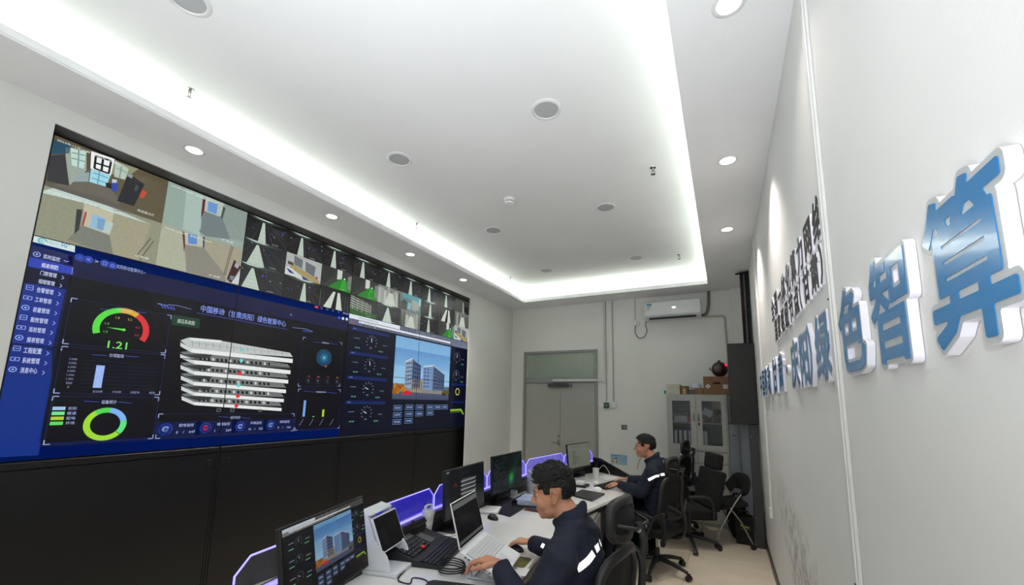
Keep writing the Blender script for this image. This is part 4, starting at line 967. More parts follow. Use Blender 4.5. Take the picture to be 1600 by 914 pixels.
simple('amber_box', 'small amber box on the upper shelf behind the right glass door', 'box', mat('amber_card', (220, 140, 60), .6), -.335, 6.62, 1.424, -.28, 6.7, 1.485)
m_lampsh = mat('warm_card', (232, 178, 130), .6)
simple('card_sheet', 'tall cream card standing behind the right glass door', 'card', m_lampsh, -.19, 6.84, 1.424, -.07, 6.87, 1.78)
a = MB(); a.lathe([(.035, 0), (.038, .08), (.02, .11), (.055, .13), (.06, .17), (.03, .20)], (-.115, 6.72, 1.424), 20); tag(a.build('dark_trophy', mat('dark_bronze', (70, 54, 30), .4, .5), None, 40), 'dark bronze vase on the upper shelf behind the right glass door', 'vase')
a = MB(); a.cbox((-.24, 6.66, 1.57), (.13, .02, .10), (0, radians(30), 0)); tag(a.build('tilted_paper', m_binw), 'white folded sheet leaning behind the right glass door', 'paper')
a = MB(); a.box(-.31, 6.70, 1.424, -.215, 6.86, 1.54); tag(a.build('grey_file_box', m_cin), 'grey file box on the upper shelf behind the right glass door', 'box')
# on top of the cabinet
zt = cz1 + .001
m_card = mat('cardboard', (134, 102, 72), .8, 0, .08, 14); m_cream = mat('cream_carton', (196, 194, 178), .7)
t = thing('cream_carton', 'cream carton with lid on top of the glass cabinet, left end', 'box', (-.68, 6.7, zt)); one('carton_base', m_cream, t, -.785, 6.58, zt, -.60, 6.85, zt + .105, bev=.003); one('lid', m_cream, t, -.79, 6.575, zt + .106, -.595, 6.855, zt + .148, bev=.003)
t = thing('small_carton', 'small brown open carton beside the cream carton', 'box', (-.54, 6.7, zt)); one('carton_base', m_card, t, -.588, 6.6, zt, -.488, 6.78, zt + .125, bev=.002); one('paper_label', mat('yellow_label', (190, 184, 130), .6), t, -.555, 6.596, zt + .01, -.525, 6.5995, zt + .085)
simple('brown_carton', 'low brown carton with a white hat on it', 'box', m_card, -.40, 6.6, zt, -.285, 6.78, zt + .095)
simple('metal_tin', 'small dark tin between the cartons on the cabinet', 'tin', mat('tin_dark', (90, 76, 66), .4, .4), -.48, 6.62, zt, -.405, 6.72, zt + .075)
a = MB(); a.lathe([(.085, 0), (.088, .006), (.072, .012), (.068, .035), (.05, .06), (.02, .072), (.001, .074)], (-.375, 6.68, zt + .096), 28, sx=1.05, sy=.9); tag(a.build('white_hat', mat('white_fabric', (205, 208, 222), .8, bump=.3, bscale=40), None, 60), 'white cap resting on the low brown carton', 'hat')
t = thing('large_cardboard_box', 'large brown cardboard box with a handle slot on the cabinet, right end', 'box', (-.11, 6.72, zt)); bx0, bx1, bz = -.275, .075, .262
one('box_body', m_card, t, bx0, 6.565, zt, bx1, 6.9, zt + bz, bev=.003); one('handle_slot', mat('slot_dark', (40, 24, 20), .9), t, -.145, 6.563, zt + .15, -.055, 6.5655, zt + .178)
one('tape_seam', mat('seam', (96, 74, 52), .8), t, -.085, 6.5635, zt, -.081, 6.5655, zt + .10)
m_lab = mat('white_label', (198, 196, 196), .6)
a = MB(); a.cbox((-.215, 6.5635, zt + .12), (.055, .002, .055), (0, radians(45), 0)); a.build('shipping_label', m_lab, t); one('shipping_label', m_lab, t, -.02, 6.5625, zt + .085, .04, 6.5645, zt + .145)
a = MB(); a.ell((0, 0, 0), (.125, .10, .12), None, 24, 14)
t = thing('round_drum', 'dark red round lantern-like drum on top of the cardboard box', 'drum', (-.055, 6.70, zt + bz)); 
a = MB(); a.ell((-.055, 6.70, zt + bz + .112), (.108, .09, .112), None, 24, 12); a.build('drum_body', mat('maroon_drum', (74, 34, 30), .35, .2, .4, 9, bump=.3, bscale=30), t, 60)
a = MB(); a.lathe([(.05, -.005), (.055, .0), (.03, .012)], (-.075, 6.605, zt + bz + .12), 20, 'Y'); a.build('side_cap', mat('drum_grey', (90, 84, 84), .4), t, 60)
a = MB(); a.cyl((-.055, 6.70, zt + bz + .22), (-.055, 6.70, zt + bz + .245), .018, n=10); a.tube([(-.165, 6.68, zt + bz + .10), (-.185, 6.68, zt + bz + .12), (-.18, 6.68, zt + bz + .14)], .008, 6); a.build('knobs', m_blackp, t, 60)
one('red_lamp', mat('red_lamp', (230, 30, 60), .4, emit=1.2), t, .018, 6.605, zt + bz + .155, .045, 6.625, zt + bz + .185)
simple('green_tape', 'small green piece hanging on the left side of the cabinet', 'tape', mat('green_tape', (60, 150, 130), .5), -.825, 6.57, 1.835, -.793, 6.60, 1.885)
simple('green_folder', 'green folder standing between the cardboard box and the black wall box', 'folder', mat('green_folder', (50, 100, 70), .5), .078, 6.50, zt + .18, .09, 6.8, zt + .52, bev=.001) if False else None

# hanging black box, perforated cable tray, dark post, grey locker
hb = thing('black_wall_box', 'tall black steel box hung on the right wall in the corner', 'wall box', (.2, 6.1, 1.45)); one('housing', m_cab, hb, .055, 5.9, 1.452, XR - .002, 6.45, 2.474, bev=.004); one('front_cover', m_cab, hb, .062, 5.893, 1.46, XR - .008, 5.899, 2.466, bev=.002)
ct = thing('cable_tray', 'black perforated vertical cable tray with cables above the wall box', 'cable tray', (.3, 6.1, 2.476))
a = MB()
for k in range(34):
    z = 2.48 + k * .029; a.box(.255, 6.10, z, .292, 6.105, z + .029); a.box(.304, 6.10, z, .350, 6.105, z + .029); a.box(.292, 6.10, z, .304, 6.105, z + .014)
a.build('perforated_back', m_blackp, ct)
one('side_flange', m_blackp, ct, .250, 6.03, 2.478, .2545, 6.105, ZC - .004); one('side_flange', m_blackp, ct, .3505, 6.03, 2.478, XR - .003, 6.105, ZC - .004)
for k, (x, c) in enumerate(((.268, (30, 30, 32)), (.276, (60, 60, 64)), (.284, (26, 26, 28)), (.312, (40, 40, 44)), (.322, (22, 22, 24)), (.259, (120, 34, 40)))):
    a = MB(); rr = random.Random(k); a.tube(smoothpath([(x + rr.uniform(-.004, .004), 6.07 + rr.uniform(-.015, .015), 2.48 + j * .12) for j in range(9)], 3), .005, 6); a.build('cable', mat('cable_%d' % k, c, .5), ct, 60)
a = MB(); a.tube([(.20, 6.06, ZC - .03), (.35, 6.06, ZC - .015)], .012, 6); a.build('hanger_bar', m_blackp, ct)
lk = thing('grey_locker', 'light grey steel locker behind the black chairs in the corner', 'locker', (.1, 6.6, 0)); one('carcass', m_cabg, lk, .025, 6.42, 0, .148, 6.9, 1.42); one('door_leaf', mat('locker_paint', (134, 140, 146), .45), lk, .028, 6.40, .02, .135, 6.419, 1.415, bev=.002)
one('door_leaf', mat('locker_paint', (134, 140, 146), .45), lk, .138, 6.40, .02, .146, 6.419, 1.415)
a = MB(); a.tube([(.06, 6.395, 1.29), (.06, 6.385, 1.285), (.105, 6.385, 1.275), (.105, 6.395, 1.27)], .004, 6); a.build('handle', m_chrome, lk)
pn = thing('steel_panel', 'pale blue grey steel panel leaning between the locker and the dark post', 'panel', (.24, 6.5, 0)); one('sheet', mat('panel_paint', (150, 158, 166), .4), pn, .152, 6.42, 0, .345, 6.44, 1.43, bev=.002)
ps = thing('dark_steel_post', 'dark grey steel cabinet edge standing on the floor against the right wall', 'post', (.3, 5.95, 0)); one('post_body', mat('dark_grey_steel', (62, 64, 68), .45, .2, .05), ps, .243, 5.93, 0, XR - .016, 6.0, 1.447, bev=.003)
for z in (.35, 1.3): a = MB(); a.cyl((.262, 5.93, z), (.262, 5.925, z), .006, n=8); a.build('rivet', m_steel, ps)
simple('red_case', 'tall red case behind the dark steel post', 'case', mat('red_case', (150, 24, 26), .45), .245, 6.04, 0, .335, 6.12, .45)
t = thing('tool_bag', 'black bag with a yellow green print standing on the floor', 'bag', (.13, 6.07, 0))
a = MB(); a.box(.035, 5.98, .0, .235, 6.12, .335, .02, seg=2); a.build('bag_body', mat('black_nylon', (20, 20, 22), .8, bump=.3, bscale=60), t, 50)
q_ = Paint((.035, 5.9785, 0), (1, 0, 0), (0, 0, 1)); q_.lay(1); q_.poly([(.055, .235), (.15, .215), (.15, .195), (.10, .2), (.055, .215)], (150, 160, 30)); q_.rect(.055, .18, .155, .188, (90, 90, 80)); q_.build('logo_print', m_print, t)
a = MB(); a.tube(smoothpath([(.08, 6.05, .333), (.09, 6.05, .38), (.18, 6.05, .38), (.19, 6.05, .333)], 5), .008, 6); a.build('bag_handle', m_blackp, t)
t = thing('backpack', 'black backpack slumped behind the tool bag', 'backpack', (.09, 6.2, 0))
a = MB(); a.ell((.06, 6.24, .25), (.12, .085, .25), None, 20, 12); a.ell((.09, 6.19, .16), (.11, .06, .14), None, 16, 10); a.build('bag_body', mat('black_nylon', (20, 20, 22), .8), t, 60)
a = MB(); a.tube(smoothpath([(.02, 6.2, .48), (.04, 6.19, .55), (.10, 6.19, .54), (.12, 6.2, .46)], 5), .012, 6); a.build('bag_handle', m_blackp, t)

# ================================================================ RIGHT WALL
def trunk(y0, y1, z0, z1, lab, d=.018):
    t = thing('wall_trunking', lab, 'trunking', (XR - .01, (y0 + y1) / 2, z0), 0)
    one('trunk_base', m_trunk, t, XR - d * .6, y0 + .001, z0, XR - .001, y1 - .001, z1); one('trunk_cover', m_trunk, t, XR - d, y0, z0, XR - d * .6 - .0005, y1, z1, bev=.002)
    return t
t = trunk(1.728, 1.766, 0.0, ZC - .002, 'white plastic trunking running floor to ceiling beside the blue lettering, nearer one')
one('joint_sleeve', m_trunk, t, XR - .021, 1.726, .86, XR - .0185, 1.768, .872)
for z in (1.12, 2.05): a = MB(); a.cyl((XR - .019, 1.735, z), (XR - .0215, 1.735, z), .004, n=8); a.build('screw_hole', m_blackp, t)
t = trunk(4.86, 4.90, .62, ZC - .002, 'white plastic trunking at the far end of the lettered wall')
one('end_cap', m_trunk, t, XR - .026, 4.845, .60, XR - .001, 4.915, .70, bev=.003)

m_blue = mat('letter_blue', (28, 122, 184), 0.22, 0, 0.03, 3, coat=0.4); m_side = mat('letter_white_side', (238, 236, 246), 0.35, 0, 0.01); m_blk = mat('letter_black', (48, 48, 45), 0.55, 0, 0.05, spec=.25)
import numpy as np
def glyph_field(ch, n):
    """signed distance to the outline of a character on an n x n grid (negative inside), in em units"""
    v, f = text_tris(ch); v = np.array(v); lo, hi = v.min(0), v.max(0); c = (lo + hi) / 2; c[1] = 0.38
    half = 0.62; g = np.linspace(-half, half, n); X, Y = np.meshgrid(g + c[0], g + c[1], indexing='ij')
    P = np.stack([X.ravel(), Y.ravel()], 1); ins = np.zeros(len(P), bool); cnt = {}
    for q in f:
        for k in range(len(q)):
            e = tuple(sorted((q[k], q[(k + 1) % len(q)]))); cnt[e] = cnt.get(e, 0) + 1
        for k in range(1, len(q) - 1):
            a, b, d = v[q[0]], v[q[k]], v[q[k + 1]]
            s1 = (b[0] - a[0]) * (P[:, 1] - a[1]) - (b[1] - a[1]) * (P[:, 0] - a[0]); s2 = (d[0] - b[0]) * (P[:, 1] - b[1]) - (d[1] - b[1]) * (P[:, 0] - b[0]); s3 = (a[0] - d[0]) * (P[:, 1] - d[1]) - (a[1] - d[1]) * (P[:, 0] - d[0])
            ins |= ((s1 >= 0) & (s2 >= 0) & (s3 >= 0)) | ((s1 <= 0) & (s2 <= 0) & (s3 <= 0))
    D = np.full(len(P), 9.0)
    for (i, j), m_ in cnt.items():
        if m_ != 1: continue
        a, b = v[i], v[j]; ab = b - a; L2 = ab @ ab
        if L2 < 1e-14: continue
        t = np.clip(((P - a) @ ab) / L2, 0, 1); D = np.minimum(D, np.hypot(*(P - a - t[:, None] * ab).T))
    return g, np.where(ins, -D, D).reshape(n, n)
_gf = {}
def solid_glyph(ch, off, n):
    """polygons (in em units, centred) of the character grown by off, and its border edges"""
    if (ch, n) not in _gf: _gf[(ch, n)] = glyph_field(ch, n)
    g, D = _gf[(ch, n)]; F = D - off; polys = []; border = []
    def cut(p, q): t = p[2] / (p[2] - q[2]); return (p[0] + (q[0] - p[0]) * t, p[1] + (q[1] - p[1]) * t)
    for i in range(n - 1):
        for j in range(n - 1):
            c = [(g[i], g[j], F[i, j]), (g[i + 1], g[j], F[i + 1, j]), (g[i + 1], g[j + 1], F[i + 1, j + 1]), (g[i], g[j + 1], F[i, j + 1])]
            k = sum(1 for q in c if q[2] < 0)
            if k == 0: continue
            if k == 4: polys.append([(q[0], q[1]) for q in c]); continue
            out = []; xs = []
            for a in range(4):
                p, q = c[a], c[(a + 1) % 4]
                if p[2] < 0: out.append((p[0], p[1]))
                if (p[2] < 0) != (q[2] < 0): w_ = cut(p, q); out.append(w_); xs.append((w_, p[2] < 0))
            polys.append(out)
            if len(xs) == 2: border.append((xs[0][0], xs[1][0]) if xs[0][1] else (xs[1][0], xs[0][0]))
            elif len(xs) == 4:
                for a in (0, 2): border.append((xs[a][0], xs[a + 1][0]) if xs[a][1] else (xs[a + 1][0], xs[a][0]))
    return polys, border
def letter(ch, y, z, h, w, xf, m_face, lab, cat, grp, back=XR - .001, name='raised_letter', fat=.056, thick=.018, n=84):
    """acrylic character: thick white body cut to the grown outline with a grey-white rim, coloured face on top"""
    sc = h / .94
    t = thing(name, lab, cat, (back, y, z - h / 2), 0, grp)
    for nm, off, x0, x1, mm in (('white_body', fat, xf + .0015, back, m_side), ('coloured_face', thick, xf, xf + .0013, m_face)):
        polys, border = solid_glyph(ch, off, n); a = MB(); vm_ = {}
        def vv(q, x):
            k = (round(q[0], 6), round(q[1], 6), x)
            if k not in vm_: vm_[k] = a._v((x, y - q[0] * sc * w, z + q[1] * sc))
            return vm_[k]
        for pl in polys: a.face([vv(q, x0) for q in pl], 1 if nm == 'white_body' else 0)
        for p0, p1 in border: a.face([vv(p0, x0), vv(p1, x0), vv(p1, x1), vv(p0, x1)])
        a.build(nm, [mm, m_rim] if nm == 'white_body' else mm, t)
    return t
m_rim = mat('letter_rim_grey', (186, 190, 192), 0.3)
KX = .337 / .31
ordn = ['first', 'second', 'third', 'fourth', 'fifth', 'sixth', 'seventh', 'eighth', 'ninth', 'tenth', 'eleventh', 'twelfth', 'thirteenth', 'fourteenth', 'fifteenth']
row = [('算', .79), ('智', 1.095), ('色', 1.385), ('绿', 1.755), ('）', 1.93), ('阳', 2.13), ('庆', 2.40), ('·', 2.69), ('肃', 2.98), ('甘', 3.30), ('（', 3.46), ('动', 3.74), ('移', 4.02), ('国', 4.28), ('中', 4.54)]
ex = {3: ', just beyond the near trunking', 4: ', a closing bracket', 7: ', a small round dot', 10: ', an opening bracket'}
for k, (ch, y) in enumerate(row):
    lab = ('%s blue character from the camera%s' % (ordn[k], ex.get(k, ''))) if k else 'largest looking blue character with thick white sides, nearest the camera'
    br = ch in '（）'; yy = y + (0.06 if ch == '）' else -.06 if ch == '（' else 0)
    letter(ch, yy * KX, 1.903, .252, .97, .337, m_blue, lab, 'letter', 'blue lettering on the right wall', n=96 if k < 3 else 60)
for k, ch in enumerate('络网力算化体一国全'):
    letter(ch, (1.68 + k * .19) * 1.09, 2.388, .165, 1.0, .343, m_blk, 'black character in the top line, %s from the camera' % ordn[k], 'letter', 'black lettering on the right wall', fat=.042, thick=.028, n=56)
for k, (ch, y) in enumerate([('）', 1.68), ('肃', 1.80), ('甘', 1.97), ('（', 2.12), ('点', 2.24), ('节', 2.41), ('纽', 2.58), ('枢', 2.75), ('家', 2.92), ('国', 3.09)]):
    letter(ch, y * 1.09, 2.213, .15, 1.0, .343, m_blk, 'black character in the lower black line, %s from the camera' % ordn[k], 'letter', 'black lettering on the right wall', fat=.042, thick=.028, n=56)
# ================================================================ CONSOLE DESK
m_top = mat('white_worktop', (228, 228, 226), .12, 0, .02, 4, spec=.6); m_edge = mat('black_edge_band', (22, 22, 22), .35, var=.1); m_desk = mat('black_desk_panel', (16, 16, 17), .35, var=.1)
m_under = mat('grey_pedestal', (120, 120, 116), .4)
BK = [(-1.68, .72), (-1.78, 1.25), (-1.87, 1.80), (-1.945, 2.42), (-1.985, 3.08), (-2.0, 3.70), (-1.99, 4.25), (-1.94, 4.72), (-1.83, 5.18), (-1.66, 5.62)]
FR = [(-.78, 1.02), (-.90, 1.45), (-.99, 1.97), (-1.07, 2.52), (-1.12, 3.03), (-1.12, 3.52), (-1.05, 3.95), (-.94, 4.36), (-.80, 4.74), (-.62, 5.08)]
desk = thing('console_desk', 'long curved control desk with white top and black riser', 'desk', (-1.5, 3.2, 0))
N_ = len(BK)
def off2(p, q, d): n = Vector((q[0] - p[0], q[1] - p[1])).normalized(); return (p[0] + n.x * d, p[1] + n.y * d)
for s0 in range(0, N_ - 1, 3):
    a = MB(); idx = list(range(s0, min(s0 + 4, N_)))
    fr_ = [FR[i] for i in idx]; bk_ = [off2(BK[i], FR[i], .105) for i in idx]
    pts = fr_ + bk_[::-1]; a.prism(pts, (0, 0, .725), (1, 0, 0), (0, 1, 0), (0, 0, .025), bev=.0015); a.build('worktop', m_top, desk)
    a = MB(); fo = [off2(FR[i], BK[i], -.006) for i in idx]; fi = [off2(FR[i], BK[i], .02) for i in idx]; a.prism(fo + fi[::-1], (0, 0, .690), (1, 0, 0), (0, 1, 0), (0, 0, .0345)); a.build('edge_band', m_edge, desk)
    a = MB(); b0 = [BK[i] for i in idx]; a.prism(b0 + bk_[::-1], (0, 0, .03), (1, 0, 0), (0, 1, 0), (0, 0, .86), bev=.002); a.build('riser', m_desk, desk)
    for z in (.79, .825, .86):
        a = MB(); r1 = [off2(BK[i], FR[i], .1055) for i in idx]; r2 = [off2(BK[i], FR[i], .112) for i in idx]; a.prism(r1 + r2[::-1], (0, 0, z), (1, 0, 0), (0, 1, 0), (0, 0, .012)); a.build('riser_slat', m_desk, desk)
m_led = mat('led_violet', (150, 140, 255), .4, emit=1.5, var=0)
for i in (0, 3, 6, 9):
    a = MB(); p0 = off2(BK[i], FR[i], .12); p1 = off2(FR[i], BK[i], .16); d = Vector((p1[0] - p0[0], p1[1] - p0[1])); n = Vector((-d.y, d.x)).normalized() * .012
    k_ = -.014 if i == 9 else .014; o_ = n.normalized() * k_
    a.prism([(p0[0] + o_.x - n.x, p0[1] + o_.y - n.y), (p1[0] + o_.x - n.x, p1[1] + o_.y - n.y), (p1[0] + o_.x + n.x, p1[1] + o_.y + n.y), (p0[0] + o_.x + n.x, p0[1] + o_.y + n.y)], (0, 0, 0), (1, 0, 0), (0, 1, 0), (0, 0, .724)); a.build('leg_panel', m_desk, desk)
# sloping end panel at the far end
a = MB(); e0, e1 = Vector((*BK[9], 0)), Vector((*FR[9], 0)); dd = (e1 - e0).normalized(); nn = Vector((-dd.y, dd.x, 0)) * -1
if nn.y < 0: nn = -nn
a.prism([(0, .03), (.98, .03), (.98, .70), (.70, .76), (.12, .93), (0, .93)], e0 + nn * .004, dd, (0, 0, 1), nn * .03); a.build('end_panel', m_desk, desk)
for k, (x, y, rz) in enumerate(((-1.25, 3.62, 8), (-1.45, 4.95, 25))):
    t = thing('drawer_pedestal', ['grey drawer pedestal under the middle of the desk', 'grey drawer pedestal under the far end of the desk'][k], 'cabinet', (x, y, 0), radians(rz))
    a = MB(); a.box(-.2, -.2, .03, .2, .2, .70, .004); a.build('body', m_under, t, world=False)
    for j in range(3): a = MB(); a.box(.201, -.19, .05 + j * .215, .215, .19, .25 + j * .215, .003); a.build('drawer', m_under, t, world=False)
    a = MB(); 
    for q in ((-.15, -.15), (.15, -.15), (-.15, .15), (.15, .15)): a = MB(); a.cyl((*q, 0), (*q, .03), .02, n=10); a.build('foot', m_edge, t, world=False)
# acrylic screens standing on the riser, lit from their edges
def bk_at(y):
    for i in range(N_ - 1):
        if BK[i][1] <= y <= BK[i + 1][1]:
            k = (y - BK[i][1]) / (BK[i + 1][1] - BK[i][1]); p = (BK[i][0] + (BK[i + 1][0] - BK[i][0]) * k, y); f = (FR[i][0] + (FR[i + 1][0] - FR[i][0]) * k, FR[i][1] + (FR[i + 1][1] - FR[i][1]) * k); return Vector((*off2(p, f, .05), 0))
    return Vector((*BK[-1], 0))
def acry(name, col, alpha, em):
    m = mat(name, col, .12, 0, .08, 3, alpha=alpha, emit=em, spec=.5); return m
m_ac_b = acry('acrylic_blue', (50, 46, 190), .5, .48); m_ac_c = acry('acrylic_clear', (110, 112, 125), .16, .06); m_ac_m = acry('acrylic_mauve', (100, 92, 150), .42, .35); m_ac_l = acry('acrylic_lilac', (112, 106, 205), .50, .58)
YJ = [.955, 1.60, 2.44, 3.26, 4.09, 4.97, 5.56]
ww = ['nearest the camera', 'behind the white tablet stand', 'behind the second monitor', 'between the second and third monitors', 'in front of the grey door', 'behind the fourth monitor']
mm_ = [m_ac_c, m_ac_b, m_ac_b, m_ac_l, m_ac_l, m_ac_l]
for k in range(6):
    p0, p1 = bk_at(YJ[k] + .008), bk_at(YJ[k + 1] - .008); L = (p1 - p0).length; u = (p1 - p0).normalized(); n = Vector((-u.y, u.x, 0)); zb, zt_ = .891, 1.045; c = .06
    out = [(0, 0), (L, 0), (L, zt_ - zb - .055), (L - c, zt_ - zb), (c, zt_ - zb), (0, zt_ - zb - .055)]
    t = thing('acrylic_screen', 'low acrylic screen with glowing violet edges, ' + ww[k], 'desk screen', (p0 + p1) / 2 + Vector((0, 0, zb)), 0, 'edge lit screens along the desk')
    a = MB(); a.prism(out, p0 + Vector((0, 0, zb)) - n * .004, u, (0, 0, 1), n * .008); a.build('pane', mm_[k], t)
    a = MB(); pp = [p0 + u * q[0] + Vector((0, 0, zb + q[1])) for q in out]; a.tube([pp[i] for i in (1, 2, 3, 4, 5, 0)], .0042, 6); a.build('light_edge', m_led, t)
    a = MB(); a.prism([(0, 0), (L, 0), (L, .012), (0, .012)], p0 + Vector((0, 0, zb)) - n * .012, u, (0, 0, 1), n * .007); a.build('led_reflection', m_led, t)  # glowing strips on both sides imitate the LED's reflection on the riser
    a = MB(); a.prism([(0, 0), (L, 0), (L, .012), (0, .012)], p0 + Vector((0, 0, zb)) + n * .005, u, (0, 0, 1), n * .007); a.build('led_reflection', m_led, t)

# ================================================================ MONITORS
m_mon = mat('monitor_black', (18, 18, 20), .4, var=.08); m_scr2 = screen_mat('monitor_screen', .52, .18, .4)
def frame_of(x, y, z, yaw, tilt):
    n = Vector((cos(yaw), sin(yaw), 0)); r = Vector((-sin(yaw), cos(yaw), 0)); up = Vector((0, 0, cos(tilt))) - n * sin(tilt); nn = r.cross(up).normalized()
    return Vector((x, y, z)), r, up, nn
def monitor(x, y, z, yaw, tilt, w, h, lab, painter, zbase=.751, foot=.22):
    yaw, tilt = radians(yaw), radians(tilt); c, r, up, nn = frame_of(x, y, z, yaw, tilt)
    n = Vector((cos(yaw), sin(yaw), 0)); base = c - n * .09
    t = thing('monitor', lab, 'monitor', (base.x, base.y, zbase))
    a = MB(); a.at(Matrix(((r.x, up.x, nn.x, c.x), (r.y, up.y, nn.y, c.y), (r.z, up.z, nn.z, c.z), (0, 0, 0, 1))))
    a.box(-w / 2, 0, -.022, w / 2, h, 0, .003); a.box(-w * .36, h * .12, -.05, w * .36, h * .8, -.0225, .012); a.build('housing', m_mon, t)
    b_ = .008; q = Paint(c - r * (w / 2) + nn * .0006, r, up, .0002); painter(q, b_, .018, w - b_, h - b_); q.build('screen', m_scr2, t)
    a = MB(); top = c + up * (h * .45) - nn * .055; ft = Vector((base.x, base.y, zbase + .012)); ft = ft - n * .02
    a.tube([ft, Vector((ft.x, ft.y, zbase + .06)), top], [.024, .022, .02], 10, flat=.6); a.build('stand_neck', m_mon, t, 50)
    a = MB(); M_ = Matrix.Translation((base.x, base.y, zbase)) @ Matrix.Rotation(yaw, 4, 'Z'); a.at(M_); a.box(-.10, -foot / 2, 0, .10, foot / 2, .012, .004); a.build('stand_foot', m_mon, t)
    return t
def paint_web(q, u0, v0, u1, v1):
    q.lay(1); q.rect(u0, v0, u1, v1, (10, 12, 18)); webpage(q, u0, v0, u1 - u0, v1 - v0, True)
def paint_stack(q, u0, v0, u1, v1):
    W, H = u1 - u0, v1 - v0; q.lay(1); q.rect(u0, v0, u1, v1, (12, 14, 20), (16, 18, 24)); q.lay(2); q.rect(u0, v0, u0 + .09 * W, v1, (20, 24, 34)); q.rect(u0 + .01 * W, v1 - .05 * H, u0 + .08 * W, v1 - .01 * H, (150, 160, 160))
    q.lay(3); q.text('绿色智算中心', u0 + .45 * W, v1 - .12 * H, .012, (50, 60, 90), width=.09); q.arc(u0 + .22 * W, v0 + .62 * H, .014, .019, 200, -20, (170, 80, 40), 12)
    for k in range(6):
        y = v0 + (.70 - k * .095) * H; x0, x1 = u0 + .36 * W, u0 + .74 * W
        q.lay(3); q.poly([(x0, y), (x1, y - .0), (x1 + .02 * W, y + .03 * H), (x0 + .04 * W, y + .05 * H)], (84, 88, 88)); q.lay(4); q.rect(x0, y - .03 * H, x1, y, (176, 182, 180)); q.poly([(x1, y - .03 * H), (x1 + .03 * W, y), (x1 + .03 * W, y + .03 * H), (x1, y)], (140, 146, 146))
        if k: 
            for j in range(6): q.rect(x0 + (.05 + j * .05) * W, y + .01 * H, x0 + (.075 + j * .05) * W, y + .03 * H, (30, 32, 34))
    for k in range(5): q.rect(u0 + (.82), v0, u0, v0, (0, 0, 0)) if False else None
def paint_aurora(q, u0, v0, u1, v1):
    W, H = u1 - u0, v1 - v0; q.lay(1); q.rect(u0, v0, u1, v1, (6, 22, 20), (3, 9, 12)); n = 26
    for k in range(n):
        for j in range(14):
            cx = .58 + .36 * ((j + .5) / 14) ** 1.6; d = abs((k + .5) / n - cx); g = max(0, 1 - d / .2) ** 2 * (.85 - .03 * j if j > 2 else .6 + .1 * j); s_ = math.exp(-((((k + .5) / n - .60) / .09) ** 2 + (((j + .5) / 14 - .30) / .16) ** 2))
            q.lay(2); q.rect(u0 + k / n * W, v0 + j / 14 * H, u0 + (k + 1) / n * W, v0 + (j + 1) / 14 * H, (6 + 20 * s_ + 4 * g, 20 + 62 * g + 120 * s_, 20 + 34 * g + 40 * s_))
    rn = random.Random(2)
    for i in range(7):
        for j in range(14):
            if rn.random() < .72: q.lay(3); x, y = u0 + (.05 + i * .06) * W, v1 - (.06 + j * .062) * H; q.rect(x, y, x + .018 * W, y + .02 * H, rn.choice([(50, 70, 150), (120, 130, 120), (90, 110, 140), (40, 110, 150), (150, 110, 50), (90, 96, 96)])); q.rect(x - .006 * W, y - .014 * H, x + .026 * W, y - .008 * H, (70, 76, 76))
def paint_doc(q, u0, v0, u1, v1):
    W, H = u1 - u0, v1 - v0; q.lay(1); q.rect(u0, v0, u1, v1, (122, 126, 112), (132, 136, 122)); q.lay(2); q.rect(u0, v0, u1, v0 + .04 * H, (66, 70, 62)); rn = random.Random(4)
    q.rect(u0 + .1 * W, v1 - .12 * H, u0 + .62 * W, v1 - .10 * H, (96, 100, 90))
    for k in range(15): q.rect(u0 + .18 * W, v1 - (.26 + k * .038) * H, u0 + (.28 + rn.random() * .28) * W, v1 - (.268 + k * .038) * H - .004, (100, 104, 92)) if k not in (3, 9) else None
monitor(-1.455, 1.25, .885, 16.5, 10.5, .54, .32, 'black monitor nearest the camera showing a campus building web page', paint_web)
monitor(-1.685, 2.556, .877, 2.7, 3, .54, .32, 'black monitor showing the white stacked building model, behind the laptop', paint_stack)
monitor(-1.765, 3.344, .880, -1.4, 2, .54, .32, 'black monitor with green aurora wallpaper and desktop icons', paint_aurora)
monitor(-1.66, 5.08, .846, -12.2, 5.8, .54, .315, 'black monitor showing a plain grey document, in front of the farther man', paint_doc)

# ================================================================ LAPTOP AND THINGS ON THE DESK
ZT = .751
m_lap = mat('laptop_white', (222, 224, 228), .3, var=.015); m_key = mat('key_white', (206, 208, 212), .4, var=.03); m_gap = mat('key_gap', (150, 154, 162), .6)
m_blk2 = mat('keyboard_black', (22, 23, 26), .45, var=.15); m_cap = mat('key_black', (30, 31, 35), .4, var=.2)
yaw = radians(11.7); n = Vector((cos(yaw), sin(yaw), 0)); r = Vector((-sin(yaw), cos(yaw), 0)); H0 = Vector((-1.27, 2.005, .905))
sl = radians(24); dn = n * cos(sl) - Vector((0, 0, sin(sl))); kn = r.cross(-dn).normalized()
if kn.z < 0: kn = -kn
lap = thing('laptop', 'open white laptop on a folding stand, typed on by the nearer man', 'laptop', (-1.16, 2.02, ZT + .03))
LM = Matrix(((r.x, dn.x, kn.x, H0.x), (r.y, dn.y, kn.y, H0.y), (r.z, dn.z, kn.z, H0.z), (0, 0, 0, 1)))
lw, ld = .36, .25
a = MB(); a.at(LM); a.box(-lw / 2, .0, -.017, lw / 2, ld, 0, .004, seg=2); base = a.build('base', m_lap, lap)
a = MB(); a.at(LM); a.box(-lw / 2 + .012, .03, .0003, lw / 2 - .012, .145, .0012); a.build('key_well', m_gap, base)
a = MB(); a.at(LM)
